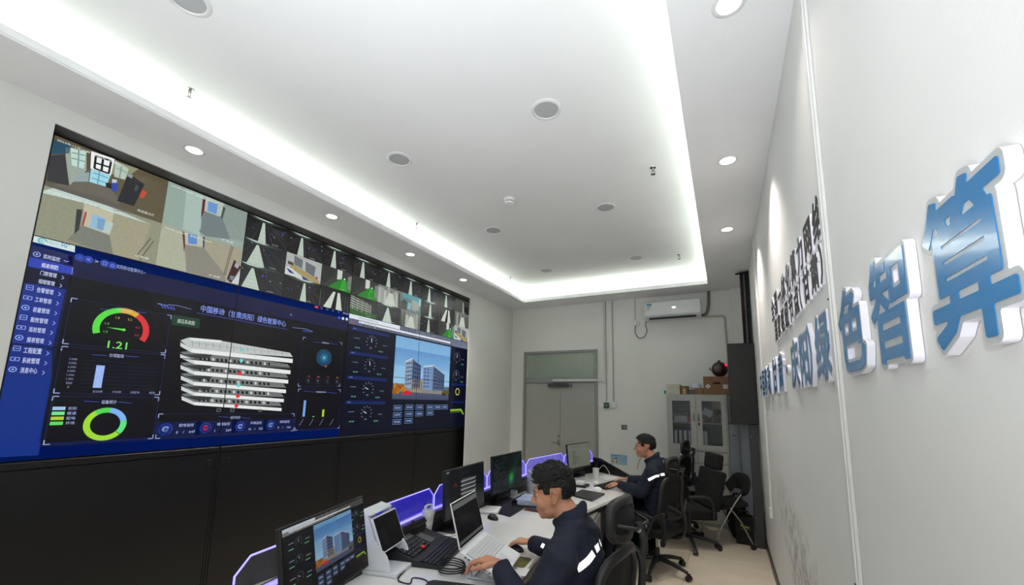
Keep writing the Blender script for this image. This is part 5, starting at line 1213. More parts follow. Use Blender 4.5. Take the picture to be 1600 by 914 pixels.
for j in range(6):
    nk = 15; kw = (lw - .034) / nk
    for i in range(nk):
        if j == 5 and 4 <= i <= 8:
            if i == 4: a.box(-lw / 2 + .017 + i * kw + .001, .032 + j * .0187, .0013, -lw / 2 + .017 + (i + 5) * kw - .001, .032 + j * .0187 + .0165, .0026)
            continue
        a.box(-lw / 2 + .017 + i * kw + .001, .032 + j * .0187, .0013, -lw / 2 + .017 + (i + 1) * kw - .001, .032 + j * .0187 + .0165, .0026)
tag(a.build('keys', m_key, base), kind='stuff')
a = MB(); a.at(LM); a.box(-.06, .16, .0003, .06, .235, .0009, .0003); a.build('touchpad', m_key, base)
a = MB(); a.at(LM)
for k, (y0, w_) in enumerate(((.03, .014), (.05, .014), (.07, .014), (.09, .014), (.112, .012), (.135, .02), (.175, .008))): a.box(-lw / 2 - .0006, y0, -.012, -lw / 2 + .002, y0 + w_, -.006)
tag(a.build('side_ports', m_blk2, base), kind='stuff')
tl_ = radians(15.8); up = Vector((0, 0, cos(tl_))) - n * sin(tl_); ln = r.cross(up).normalized(); SM = Matrix(((r.x, up.x, ln.x, H0.x), (r.y, up.y, ln.y, H0.y), (r.z, up.z, ln.z, H0.z + .003), (0, 0, 0, 1)))
a = MB(); a.at(SM); a.box(-lw / 2, 0.003, -.007, lw / 2, .235, 0, .003); lid = a.build('lid', m_lap, lap)
q = Paint(SM @ Vector((-lw / 2, 0, .0006)), r, up, .0002); q.lay(1); q.rect(.006, .012, lw - .006, .230, (8, 9, 11)); q.lay(2); q.rect(.01, .195, lw - .01, .222, (118, 120, 118)); q.rect(.01, .022, lw - .01, .038, (100, 104, 96)); q.lay(3)
rn = random.Random(9)
for k in range(16): x = rn.uniform(.03, .3); y = rn.uniform(.05, .18); q.rect(x, y, x + rn.uniform(.01, .035), y + .004, (34, 38, 46))
q.disc(.05, .178, .012, (60, 62, 66), 12, .004); q.build('screen', m_scr2, lid)
a = MB(); a.at(LM); a.cyl((-lw / 2 + .03, -.002, -.006), (lw / 2 - .03, -.002, -.006), .008, n=10); a.build('hinge', m_lap, base, 40)
# folding stand
m_stand = mat('stand_silver', (176, 182, 190), .25, .3)
st_ = thing('laptop_stand', 'silver folding stand holding up the white laptop', 'stand', (-1.16, 2.02, ZT))
for sx in (-.10, .10):
    p_top = LM @ Vector((sx, .02, -.0235)); p_mid = LM @ Vector((sx, .235, -.0235)); p_f = Vector((p_mid.x, p_mid.y, ZT + .007)); p_b = Vector((p_top.x, p_top.y, ZT + .007)) + n * .03
    a = MB(); a.tube([p_top, p_mid], .005, 8); a.build('support_bar', m_stand, st_); a = MB(); a.tube([p_top, p_b], .005, 8); a.build('prop_leg', m_stand, st_); a = MB(); a.tube([p_b - n * .03, p_f + n * .02], .006, 8); a.build('foot_bar', m_stand, st_)
a = MB(); a.tube([Vector((*(H0 + n * .05 - r * .1).xy, ZT + .012)), Vector((*(H0 + n * .05 + r * .1).xy, ZT + .012))], .005, 8); a.build('cross_bar', m_stand, st_)

def rect4(*px, z=ZT):
    return [at(px[i], px[i + 1], 2, z).xy for i in range(0, len(px), 2)]
def slab(name, m, lab, cat, pts, z0, z1, bev=.002, parent=None):
    a = MB(); a.prism([tuple(p_) for p_ in pts], (0, 0, z0), (1, 0, 0), (0, 1, 0), (0, 0, z1 - z0), bev=bev); o = a.build(name, m, parent)
    return tag(o, lab, cat) if parent is None else o
m_red = mat('red_trim', (120, 14, 24), .5)
# big black mouse mat with red edge in the bottom corner
def rrect(cx, cy, w, h, rz, r_=.03, n=5):
    out = []
    for (sx, sy, a0) in ((1, 1, 0), (-1, 1, 90), (-1, -1, 180), (1, -1, 270)):
        for k in range(n + 1): a_ = radians(a0 + 90 * k / n); out.append((sx * (w / 2 - r_) + r_ * cos(a_), sy * (h / 2 - r_) + r_ * sin(a_)))
    c_, s_ = cos(rz), sin(rz); return [(cx + p_[0] * c_ - p_[1] * s_, cy + p_[0] * s_ + p_[1] * c_) for p_ in out]
t = thing('red_edged_mat', 'black mouse mat with dark red edging at the near edge of the desk', 'mat', (-1.2, 1.66, ZT)); cc = at(760, 975, 2, ZT)
slab('edging', m_red, None, None, rrect(-1.215, 1.66, .26, .36, radians(16), .03), ZT, ZT + .004, .001, t); slab('mat_surface', m_blk2, None, None, rrect(-1.215, 1.66, .25, .35, radians(16), .027), ZT + .0041, ZT + .0055, .0004, t)
# white tablet stand
m_shell = mat('white_shell', (214, 218, 222), .28, var=.015)
ty = radians(14); tn = Vector((cos(ty), sin(ty), 0)); trr = Vector((-sin(ty), cos(ty), 0)); tc = Vector((-1.70, 1.80, ZT))
TM = Matrix(((tn.x, trr.x, 0, tc.x), (tn.y, trr.y, 0, tc.y), (0, 0, 1, tc.z), (0, 0, 0, 1)))
ts = thing('tablet_terminal', 'white desktop terminal with a tilted black touch screen, behind the nearest monitor', 'terminal', tc)
a = MB(); a.at(TM); a.box(-.12, -.115, 0, .13, .115, .022, .008, seg=2); a.build('base', m_shell, ts, 40)
for s_, nm in ((-1, 'side_wall'), (1, 'side_wall')):
    a = MB(); a.at(TM); y0 = s_ * .105; a.prism([(-.12, .0), (.09, .0), (.06, .07), (-.02, .16), (-.06, .27), (-.12, .29)], (0, y0 - .009, .0235), (1, 0, 0), (0, 0, 1), (0, .018, 0), bev=.003); a.build(nm, m_shell, ts, 40)
a = MB(); a.at(TM); a.box(-.125, -.095, .0235, -.105, .095, .28, .004); a.build('back_wall', m_shell, ts, 40)
a = MB(); a.at(TM); a.cbox((-.085, 0, .300), (.075, .225, .014), (0, radians(12), 0), .005); a.build('top_cover', m_shell, ts, 40)
a = MB(); a.at(TM @ Matrix.Translation((.034, .008, .105)) @ Matrix.Rotation(radians(-24), 4, 'Y')); a.box(-.007, -.122, 0, .007, .122, .19, .006, seg=2); tab = a.build('tablet', m_shell, ts, 40)
FM = TM @ Matrix.Translation((.034, .008, .105)) @ Matrix.Rotation(radians(-24), 4, 'Y')
q = Paint(FM @ Vector((.0076, -.122, 0)), (FM.to_3x3() @ Vector((0, 1, 0))), (FM.to_3x3() @ Vector((0, 0, 1))), .0002); q.lay(1); q.rect(.007, .008, .237, .182, (4, 5, 6)); q.lay(2); q.poly([(.03, .03), (.09, .03), (.08, .12), (.03, .12)], (24, 27, 31)); q.poly([(.15, .09), (.2, .09), (.2, .15), (.15, .15)], (18, 18, 20)); q.build('screen', m_scr2, tab)
a = MB(); a.at(TM)
for k in range(3): a = MB(); a.at(TM); a.box(.131, -.09 + k * .022, .006, .1325, -.076 + k * .022, .012); a.build('port', m_blk2, ts)
# black control keyboards
ky = radians(15); KM = Matrix.Translation((-1.50, 2.11, ZT)) @ Matrix.Rotation(ky, 4, 'Z')
kb = thing('control_keyboard', 'black control keyboard with a red key and sloping key rows, left of the laptop', 'keyboard', (-1.66, 2.13, ZT))
KM = Matrix.Translation((-1.60, 2.10, ZT)) @ Matrix.Rotation(ky, 4, 'Z')
a = MB(); a.at(KM); a.prism([(-.27, 0), (.13, 0), (.13, .015), (-.02, .03), (-.03, .035), (-.27, .10)], (0, -.22, 0), (1, 0, 0), (0, 0, 1), (0, .44, 0), bev=.003); a.build('body', m_blk2, kb)
SLP = math.atan2(.065, .24); UM = KM @ Matrix.Translation((-.03, 0, .0355)) @ Matrix.Rotation(SLP, 4, 'Y')
a = MB(); a.at(UM)
for i in range(4):
    for j in range(9): a.box(-.035 - i * .026, -.20 + j * .026, 0.0, -.014 - i * .026, -.179 + j * .026, .009, .002)
tag(a.build('upper_keys', m_cap, kb), kind='stuff')
a = MB(); a.at(UM); a.box(-.088, -.085, .0095, -.066, -.06, .014, .002); a.build('red_key', mat('red_key', (206, 24, 30), .4), kb) if False else a.b.free()
a = MB(); a.at(UM); a.box(-.036, -.076, .0095, -.012, -.05, .018, .003); a.build('red_key', mat('red_key', (214, 26, 32), .4, emit=.1), kb)
m_gk = mat('grey_pad', (84, 84, 82), .5)
a = MB(); a.at(UM); a.box(-.23, -.06, 0, -.135, .04, .006, .002); a.build('display_pad', m_gk, kb); a = MB(); a.at(UM); a.box(-.13, .05, 0, -.02, .12, .005, .002); a.build('grey_pad', m_gk, kb); a = MB(); a.at(UM); a.box(-.16, -.21, 0, -.02, -.205, .004); a.b.free()
a = MB(); a.at(UM); a.cyl((-.19, .10, .001), (-.19, .10, .02), .03, .024, 20); a.cyl((-.19, .10, .02), (-.19, .10, .06), .008, .012, 12); a.build('joystick', m_blk2, kb, 40)
a = MB(); a.at(KM)
for i in range(5):
    for j in range(17): x = -.005 + i * .025; zz = .0285 - (x + .02) * .1; a.box(x, -.21 + j * .0247, zz, x + .021, -.1885 + j * .0247, zz + .008, .0015)
tag(a.build('lower_keys', m_cap, kb), kind='stuff')
# white bottle-shaped gadget with loop handle
wb_ = thing('white_handheld', 'white cylindrical gadget with a loop handle standing on a white bracket', 'gadget', (-1.80, 2.30, ZT)); m_wg = mat('white_gadget', (222, 222, 218), .35)
P0 = Vector((-1.83, 2.31, ZT))
a = MB(); a.lathe([(.030, .012), (.033, .03), (.036, .12), (.036, .125)], P0, 24); a.build('tube_body', m_wg, wb_, 40); a = MB(); a.lathe([(.042, .1255), (.044, .13), (.044, .165), (.040, .175), (.015, .178)], P0, 24); a.build('cap', m_wg, wb_, 40)
a = MB(); a.tube(smoothpath([P0 + V(.0, -.03, .176), P0 + V(.0, -.036, .20), P0 + V(0, 0, .207), P0 + V(0, .032, .20), P0 + V(0, .028, .176)], 5), .006, 8, flat=1.6); a.build('loop_handle', m_wg, wb_, 50)
a = MB(); a.tube(smoothpath([P0 + V(-.02, -.06, .006), P0 + V(.0, -.03, .05), P0 + V(.03, -.02, .09)], 5), [.012] * 10 + [.008], 8); a.build('side_bracket', m_wg, wb_, 50)
a = MB(); a.tube([P0 + V(-.02, -.05, .007), P0 + V(.035, 0, .007), P0 + V(.13, .09, .007), P0 + V(.18, .20, .007)], [.006, .007, .007, .006], 8, flat=1.0); a.build('foot_bracket', m_wg, wb_, 50)
a = MB(); a.tube(smoothpath([P0 + V(.045, .012, .15), P0 + V(.047, .0, .10), P0 + V(.044, -.012, .05)], 4), .004, 6); a.build('strap', m_blk2, wb_)
# mice
def mouse(x, y, rz, m, name, lab, z=ZT, s=1.0):
    t = thing(name, lab, 'mouse', (x, y, z), rz)
    a = MB(); a.ell((0, 0, .004), (.056 * s, .032 * s, .033 * s), None, 20, 12)
    for v in a.b.verts:
        if v.co.z < 0: v.co.z = 0
    a.build('shell', m, t, 50, world=False); a = MB(); a.cyl((.025, -.004, .032), (.025, .004, .032), .007, n=12); a.build('wheel', m_gk, t, world=False)
    return t
p_ = at(770, 811, 2, ZT); mouse(p_.x, p_.y, radians(160), m_blk2, 'computer_mouse', 'black mouse lying alone on the white worktop by the papers')
MS = Vector((-1.205, 2.395, ZT + .0)); mouse(MS.x, MS.y, radians(183), m_blk2, 'computer_mouse', 'black mouse under the nearer man\'s right hand')
p_ = at(933, 766, 2, ZT); mouse(p_.x, p_.y, radians(190), m_white, 'computer_mouse', 'white mouse beside the closed dark laptop')
# patterned mouse mat under the near mouse, papers, notebook
slab('patterned_mat', mat('olive_mat', (92, 88, 36), .7, 0, .5, 25), 'olive patterned mouse mat at the desk edge under the man\'s right sleeve', 'mat', rrect(-1.13, 2.245, .16, .15, radians(8), .02), ZT, ZT + .003, .0008)
m_paper = mat('paper_white', (220, 220, 218), .7, var=.02)
slab('paper_sheet', m_paper, 'white sheet of paper at the desk edge below the laptop', 'paper', rrect(-1.055, 2.125, .12, .10, radians(12), .002), ZT, ZT + .0012, .0)
def stack(name, lab, x, y, w, h, rz, n_, z0, m=m_paper, cat='papers', dz=.004, jit=3):
    t = thing(name, lab, cat, (x, y, z0)); rn = random.Random(len(name) + n_)
    for k in range(n_):
        a = MB(); a.at(Matrix.Translation((x + rn.uniform(-.006, .006), y + rn.uniform(-.006, .006), z0 + k * dz)) @ Matrix.Rotation(rz + radians(rn.uniform(-jit, jit)), 4, 'Z')); a.box(-w / 2, -h / 2, .0002, w / 2, h / 2, dz - .0004); a.build('sheet', m if k % 3 else m_paper, t)
    return t
p_ = at(757, 800, 2, ZT); stack('paper_pile', 'pile of printed papers right of the second monitor', p_.x + .02, p_.y + .05, .16, .20, radians(20), 5, ZT)
p_ = at(773, 792, 2, ZT); stack('paper_sheets', 'crumpled loose sheets beside the black mat', p_.x, p_.y, .18, .16, radians(-25), 2, ZT, dz=.003)
slab('black_mat', m_blk2, 'large black desk mat in front of the aurora monitor', 'mat', [tuple(v_) for v_ in rect4(770, 800.5, 797, 808, 834, 785, 789, 777)], ZT, ZT + .006, .001)
t = thing('red_edged_tray', 'black tray with red edge holding small cables, beside the black desk mat', 'tray', (*at(835, 797, 2, ZT).xy, ZT)); qd = [tuple(v_) for v_ in rect4(818, 797, 852, 803, 862, 790, 832, 786)]
slab('tray_rim', m_red, None, None, qd, ZT, ZT + .005, .001, t); cxy = (sum(p[0] for p in qd) / 4, sum(p[1] for p in qd) / 4); slab('tray_inside', m_blk2, None, None, [(cxy[0] + (p[0] - cxy[0]) * .88, cxy[1] + (p[1] - cxy[1]) * .88) for p in qd], ZT + .0052, ZT + .0075, .0, t)
p_ = at(828, 787, 2, ZT); t = thing('document_tray', 'black tray stacked with white and blue papers, left of the nearer man\'s face', 'tray', (p_.x, p_.y, ZT), radians(8))
a = MB(); a.box(-.12, -.16, 0, .12, .16, .012, .003); a.box(-.12, -.16, .0125, -.113, .16, .05); a.box(.113, -.16, .0125, .12, .16, .03); a.build('tray_body', m_blk2, t, world=False)
stack('stacked_papers', 'stack of white and pale blue papers lying in the black document tray', p_.x, p_.y, .18, .25, radians(8), 6, ZT + .0135, mat('paper_blue', (176, 190, 222), .7), dz=.007, jit=8)
# computer case behind the nearer man's head
t = thing('computer_case', 'pale grey computer case on the desk behind the nearer man\'s head', 'computer', (-1.63, 3.98, ZT), radians(36))
a = MB(); a.box(-.22, -.08, .006, .22, .08, .225, .006); a.build('case', mat('case_grey', (170, 174, 176), .35, .2), t, world=False)
a = MB(); a.box(-.21, -.084, .012, .21, -.0805, .218, .003); a.build('front_cover', mat('case_front', (150, 154, 158), .35, .2), t, world=False)
for q_4 in ((-.19, -.06), (.19, -.06), (-.19, .06), (.19, .06)): a = MB(); a.cyl((*q_4, 0), (*q_4, .006), .012, n=10); a.build('foot', m_blk2, t, world=False)
t = thing('closed_laptop', 'closed dark grey laptop on the worktop between the two men', 'laptop', (*at(920, 775, 2, ZT).xy, ZT)); qd = [tuple(v_) for v_ in rect4(893, 775, 909.5, 767, 945, 773, 925, 784)]
m_dgl = mat('dark_grey_laptop', (54, 56, 58), .35, .3); slab('base', m_dgl, None, None, qd, ZT, ZT + .009, .002, t); slab('lid', m_dgl, None, None, qd, ZT + .0095, ZT + .017, .002, t)
def keyboard(x, y, rz, lab, w=.44, d=.15):
    t = thing('keyboard', lab, 'keyboard', (x, y, ZT), rz); a = MB(); a.prism([(-d / 2, 0), (d / 2, 0), (d / 2, .012), (-d / 2, .024)], (0, -w / 2, 0), (1, 0, 0), (0, 0, 1), (0, w, 0), bev=.002); a.build('body', m_blk2, t, world=False)
    a = MB()
    for i in range(5):
        for j in range(18): xx = -d / 2 + .012 + i * .026; zz = .0235 - (xx + d / 2) / d * .012; a.box(xx, -w / 2 + .01 + j * .0236, zz, xx + .021, -w / 2 + .030 + j * .0236, zz + .006)
    tag(a.build('keys', m_cap, t, world=False), kind='stuff'); return t
k1, k2 = at(933, 763, 2, ZT), at(972, 748, 2, ZT); kc = (k1 + k2) / 2; kr = math.atan2(k2.y - k1.y, k2.x - k1.x) - pi / 2
KB2 = Vector((-1.20, 4.72, ZT)); keyboard(KB2.x, KB2.y, radians(-14), 'black keyboard under the farther man\'s hands')
# white cup, charger bits at the far end
p_ = Vector((*at(931, 747, 2, ZT).xy, ZT)); t = thing('white_cup', 'tall white cup with pens right of the document monitor', 'cup', p_)
a = MB(); a.lathe([(.032, 0), (.036, .03), (.038, .12), (.034, .122), (.032, .11)], p_, 24); a.build('cup_body', m_wg, t, 40)
for k in range(2): a = MB(); a.tube([p_ + V(.01 * (k - .5), .008, .126), p_ + V(.03 * (k - .5), .02, .17)], .004, 6); a.build('pen', m_blk2, t)
p_ = Vector((*at(908, 760, 2, ZT).xy, ZT)); t = thing('white_phone', 'white desk phone on a black cradle beside the computer case', 'phone', p_)
a = MB(); a.box(p_.x - .07, p_.y - .07, ZT, p_.x + .07, p_.y + .09, ZT + .02, .004); a.build('cradle', m_blk2, t); a = MB(); a.box(p_.x - .05, p_.y - .05, ZT + .021, p_.x + .04, p_.y + .05, ZT + .06, .012, seg=2); a.build('handset', m_wg, t, 50)
p_ = Vector((*at(932, 757, 2, ZT).xy, ZT)); simple('white_adapter', 'small white power adapter lying below the white cup', 'adapter', m_wg, p_.x - .03, p_.y - .03, ZT, p_.x + .02, p_.y + .03, ZT + .03, bev=.006)
p_ = Vector((*at(952, 747, 2, ZT).xy, ZT)); slab('loose_sheets', m_paper, 'white sheets at the far end of the desk', 'papers', rrect(p_.x - .05, p_.y, .22, .30, radians(-22), .002), ZT, ZT + .002, 0)
a = MB(); p_ = at(787, 793, 2, ZT); 
t = thing('glass_jar', 'clear plastic tumbler crumpled below the aurora monitor', 'cup', (*at(803, 779, 2, ZT).xy, ZT)); a = MB(); g_ = Vector((*at(803, 779, 2, ZT).xy, ZT)); a.lathe([(.03, 0), (.034, .05), (.036, .075), (.033, .075), (.030, .004)], g_, 18); a.build('tumbler', mat('clear_plastic', (200, 205, 205), .1, alpha=.35), t, 40)
# cables
def cable(lab, m, pts, r_=.0035, k=6):
    a = MB(); a.tube(smoothpath(pts, k), r_, 6); return tag(a.build('cable', m, None, 60), lab, 'cable')
def zp(px, py, z=ZT + .004): return at(px, py, 2, z)
cable('black cable looping across the white worktop beside the red edged mat', m_blk2, [zp(632, 891), zp(622, 906), zp(640, 912), zp(645, 903), zp(662, 905), zp(672, 912)])
cl_pts = []
for k in range(26): a_ = k * .9; cl_pts.append(Vector((-1.36 + .075 * cos(a_) * (1 + .2 * sin(k)), 1.93 + .065 * sin(a_), ZT + .006 + .0018 * k)))
cable('coiled black cable heaped in front of the black control keyboard', m_blk2, cl_pts, .004, 4)
cable('white cable curving over the worktop from the document monitor to the keyboard', m_wg, [zp(909, 741), zp(911, 748), zp(920, 753), zp(935, 757), zp(948, 757)])
cable('thin grey cable from the white cup to the far keyboard', m_cond, [zp(925, 748), zp(933, 746), zp(944, 750), zp(955, 751)])
cable('white cable arching from the far riser behind the white cup', m_wg, [zp(936, 733, .80), zp(943, 727, .86), zp(950, 735, .80), zp(953, 742)])
cable('orange cable trailing below the aurora monitor', mat('orange_cable', (176, 84, 40), .5), [zp(760, 784), zp(768, 781), zp(774, 783), zp(780, 779)], .004)
a = MB(); p_ = Vector((*at(758, 787, 2, ZT).xy, ZT)); a.box(p_.x - .012, p_.y - .02, ZT, p_.x + .012, p_.y + .02, ZT + .045, .004); tag(a.build('peach_plug', mat('peach', (214, 160, 130), .5)), 'small peach coloured plug at the start of the orange cable', 'plug')
# ================================================================ CHAIRS
m_cpl = mat('chair_plastic', (30, 30, 31), .5, var=.12, bump=.05, bscale=300); m_mesh = mat('chair_mesh', (12, 12, 13), .8, var=.25, scale=160, bump=.5, bscale=500); m_cus = mat('chair_cushion', (14, 14, 15), .9, var=.15, scale=60, bump=.4, bscale=300)
def star_base(t, R_=.32, m=None, ph=.3, chrome=False):
    m = m or m_cpl
    for k in range(5):
        a_ = ph + k * 2 * pi / 5; c_, s_ = cos(a_), sin(a_)
        a = MB(); a.tube([(c_ * .03, s_ * .03, .125), (c_ * .17, s_ * .17, .11), (c_ * R_, s_ * R_, .075)], [.026, .022, .016], 8, flat=1.0); a.build('base_arm', m, t, 50, world=False)
        a = MB(); a.cyl((c_ * R_, s_ * R_, .085), (c_ * R_, s_ * R_, .055), .009, n=8); w_ = Vector((-s_, c_, 0)); o_ = Vector((c_ * (R_ + .012), s_ * (R_ + .012), .028))
        a.cyl(o_ - w_ * .024, o_ - w_ * .006, .027, n=16); a.cyl(o_ + w_ * .006, o_ + w_ * .024, .027, n=16); a.tube([o_ + V(0, 0, .030) - w_ * .018, o_ + V(0, 0, .034), o_ + V(0, 0, .030) + w_ * .018], .012, 8); a.build('caster', m_blk2, t, 50, world=False)
def ergo_chair(name, lab, loc, rz, dz=0.0, group='black mesh office chairs', hup=0.0, ph=.3):
    """mesh office chair facing +X: star base, gas lift, seat, framed mesh back, headrest, two arms with flipped pads"""
    t = thing(name, lab, 'chair', loc, rz, group); star_base(t, .32, None, ph)
    a = MB(); a.cyl((0, 0, .09), (0, 0, .22), .032, .030, 16); a.build('lift_sleeve', m_cpl, t, 50, world=False)
    a = MB(); a.cyl((0, 0, .22), (0, 0, .33 + dz), .014, n=12); a.build('gas_lift', m_steel, t, 50, world=False)
    a = MB(); a.box(-.13, -.07, .33 + dz, .10, .07, .375 + dz, .012); a.cyl((.0, .07, .355 + dz), (.0, .17, .35 + dz), .008, n=8); a.build('mechanism', m_cpl, t, 50, world=False)
    a = MB(); a.box(-.22, -.25, .38 + dz, .27, .25, .445 + dz, .03, seg=3); a.build('seat', m_cus, t, 60, world=False)
    z = dz
    # back frame: a rounded loop, curving
    loop = []
    for k in range(28):
        a_ = 2 * pi * k / 28; cy = .225 * (abs(cos(a_)) ** .6) * (1 if cos(a_) > 0 else -1); cz = .70 + .245 * (abs(sin(a_)) ** .6) * (1 if sin(a_) > 0 else -1)
        cy *= 1 - .18 * max(0, (.60 - cz) / .2); loop.append((-.185 - .16 * ((cz - .70)) + .05 * (cy / .225) ** 2 + .05 * ((cz - .72) / .25) ** 2 - .02, cy, cz + z))
    a = MB(); a.tube(loop, .025, 10, closed=True, flat=.8); a.build('back_frame', m_cpl, t, 60, world=False)
    a = MB(); cen = [sum(p[i] for p in loop) / 28 for i in range(3)]; rings = []
    for s_ in (1.0, .75, .5, .25): rings.append([a._v((cen[0] + (p[0] - cen[0]) * s_ - .02 * (1 - s_), cen[1] + (p[1] - cen[1]) * s_, cen[2] + (p[2] - cen[2]) * s_)) for p in loop])
    for i in range(3): a.bridge(rings[i], rings[i + 1])
    cv = a._v((cen[0] - .02, cen[1], cen[2]))
    for i in range(28): a.face([rings[3][i], rings[3][(i + 1) % 28], cv])
    a.build('back_mesh', m_mesh, t, 60, world=False)
    a = MB(); a.tube(smoothpath([(-.10, 0, .36 + z), (-.25, 0, .37 + z), (-.31, 0, .50 + z), (-.275, 0, .70 + z), (-.29, 0, .90 + z), (-.275, 0, .97 + z)], 5), .024, 8, flat=.7); a.build('spine', m_cpl, t, 60, world=False)
    for s_ in (-1, 1):
        a = MB(); a.tube(smoothpath([(-.28, 0, .60 + z), (-.27, s_ * .09, .64 + z), (-.235, s_ * .20, .70 + z)], 5), [.016] * 10 + [.012], 8); a.build('back_strut', m_cpl, t, 60, world=False)
    # headrest: curved pad on a bracket with bright bolts
    pad = [];
    a = MB(); a.tube(smoothpath([(-.285, 0, .95 + z), (-.30, 0, 1.0 + z), (-.275, 0, 1.04 + z + hup)], 4), .018, 8); a.build('headrest_post', m_cpl, t, 60, world=False)
    hz = z + hup; ring_ = []
    for k in range(24):
        a_ = 2 * pi * k / 24; yy = .125 * (abs(cos(a_)) ** .65) * (1 if cos(a_) > 0 else -1); zz = .082 * (abs(sin(a_)) ** .75) * (1 if sin(a_) > 0 else -1)
        ring_.append((-.245 + .055 * (yy / .125) ** 2 + .03 * (zz / .082) ** 2, yy, 1.045 + zz + hz))
    a = MB(); a.tube(ring_, .024, 10, closed=True, flat=1.0); a.build('headrest', m_cpl, t, 60, world=False)
    a = MB(); cc_ = (-.262, 0, 1.045 + hz); r1_ = [a._v(p) for p in ring_]; r2_ = [a._v(tuple(cc_[i] + (p[i] - cc_[i]) * .5 for i in range(3))) for p in ring_]; a.bridge(r1_, r2_); c_v = a._v(cc_)
    for k in range(24): a.face([r2_[k], r2_[(k + 1) % 24], c_v])
    a.build('headrest_mesh', m_mesh, t, 60, world=False)
    for s_ in (-1, 1):
        a = MB(); a.tube(smoothpath([(-.28, s_ * .03, 1.02 + z + hup), (-.29, s_ * .08, 1.03 + z + hup), (-.225, s_ * .125, 1.04 + z + hup)], 4), .008, 8); b_ = a.build('headrest_bracket', m_cpl, t, 60, world=False)
        a = MB(); a.cyl((-.292, s_ * .034, 1.015 + z + hup), (-.292, s_ * .046, 1.015 + z + hup), .008, n=10); a.build('bolt', m_chrome, b_, 50, world=False)
    # lumbar support
    a = MB(); a.tube(smoothpath([(-.20, -.17, .60 + z), (-.245, -.08, .59 + z), (-.25, 0, .585 + z), (-.245, .08, .59 + z), (-.20, .17, .60 + z)], 4), .035, 10, flat=.35, up=(1, 0, 0)); a.build('lumbar_pad', m_cpl, t, 60, world=False)
    for s_ in (-1, 1):
        a = MB(); a.tube(smoothpath([(-.03, s_ * .10, .37 + z), (-.03, s_ * .27, .37 + z), (-.07, s_ * .30, .46 + z), (-.13, s_ * .295, .58 + z), (-.21, s_ * .29, .62 + z)], 5), .017, 8); a.tube(smoothpath([(-.12, s_ * .295, .575 + z), (.02, s_ * .29, .60 + z), (.10, s_ * .28, .60 + z)], 4), .013, 8); arm = a.build('armrest', m_cpl, t, 60, world=False)
        a = MB(); a.cyl((-.21, s_ * .275, .62 + z), (-.21, s_ * .31, .62 + z), .024, n=14); a.build('pivot', m_cpl, arm, 50, world=False)
        a = MB(); a.tube(smoothpath([(-.215, s_ * .29, .61 + z), (-.225, s_ * .29, .50 + z), (-.215, s_ * .29, .38 + z), (-.205, s_ * .29, .34 + z)], 4), [.020] + [.034] * 11 + [.024], 10, flat=.55, up=(1, 0, 0)); a.build('arm_pad', m_cus, arm, 60, world=False)
    return t
C1 = (-.65, 2.03, 0); C2 = (-.70, 4.62, 0)
ch1 = ergo_chair('office_chair', 'black mesh office chair the nearer man sits on, cut by the frame', (C1[0], C1[1], 0), radians(172), .05, hup=.05)
ch2 = ergo_chair('office_chair', 'black mesh office chair the farther man sits on', (C2[0], C2[1], 0), radians(162), .0, ph=.55)
ch4 = ergo_chair('office_chair', 'empty black mesh office chair standing against the glass cabinet', (-.70, 6.19, 0), radians(165), 0.05)
# big padded chair facing the desk
t = thing('padded_chair', 'large black padded office chair with wide headrest facing the desk', 'chair', (-.47, 5.60, 0), radians(208)); star_base(t, .32, m_cpl, .1)
a = MB(); a.cyl((0, 0, .09), (0, 0, .34), .03, n=14); a.build('lift_sleeve', m_cpl, t, 50, world=False)
a = MB(); a.box(-.24, -.26, .35, .28, .26, .46, .045, seg=3); a.build('seat', m_cus, t, 60, world=False)
a = MB(); a.at(Matrix.Translation((-.22, 0, .45)) @ Matrix.Rotation(radians(-14), 4, 'Y')); a.box(-.05, -.26, 0, .05, .26, .46, .045, seg=3); a.build('backrest', m_cus, t, 60, world=False)
a = MB(); a.at(Matrix.Translation((-.33, 0, .90)) @ Matrix.Rotation(radians(-8), 4, 'Y')); a.box(-.045, -.17, 0, .045, .17, .19, .05, seg=3); a.build('headrest', m_cus, t, 60, world=False)
for s_ in (-1, 1):
    a = MB(); a.tube(smoothpath([(-.18, s_ * .27, .38), (-.16, s_ * .31, .52), (-.10, s_ * .31, .62), (.12, s_ * .31, .62)], 5), .02, 8); a.build('armrest', m_cpl, t, 60, world=False)
simple('yellow_note', 'small yellow paper tag lying on the seat of the padded chair', 'note', mat('yellow_tag', (190, 176, 70), .6), -.67, 5.48, .4605, -.61, 5.52, .464, bev=.0)
# training chair with chrome tube legs by the locker
t = thing('chrome_leg_chair', 'black chair with chrome tube legs and folded backrest beside the bags', 'chair', (-.08, 5.94, 0), radians(205))
for s_ in (-1, 1):
    a = MB(); a.tube(smoothpath([(.20, s_ * .22, .06), (.16, s_ * .22, .20), (.0, s_ * .21, .46), (-.12, s_ * .2, .62)], 5), .011, 8); a.build('leg', m_chrome, t, 60, world=False)
    a = MB(); a.tube([(-.22, s_ * .22, .06), (-.10, s_ * .21, .30), (.02, s_ * .2, .46)], .011, 8); a.build('leg', m_chrome, t, 60, world=False)
    for x in (.20, -.22): a = MB(); a.cyl((x, s_ * .22 - .014, .03), (x, s_ * .22 + .014, .03), .03, n=14); a.build('caster', m_blk2, t, 50, world=False)
a = MB(); a.at(Matrix.Translation((0, 0, .47)) @ Matrix.Rotation(radians(8), 4, 'Y')); a.box(-.2, -.21, -.02, .2, .21, .035, .02, seg=2); a.build('seat', m_cus, t, 60, world=False)
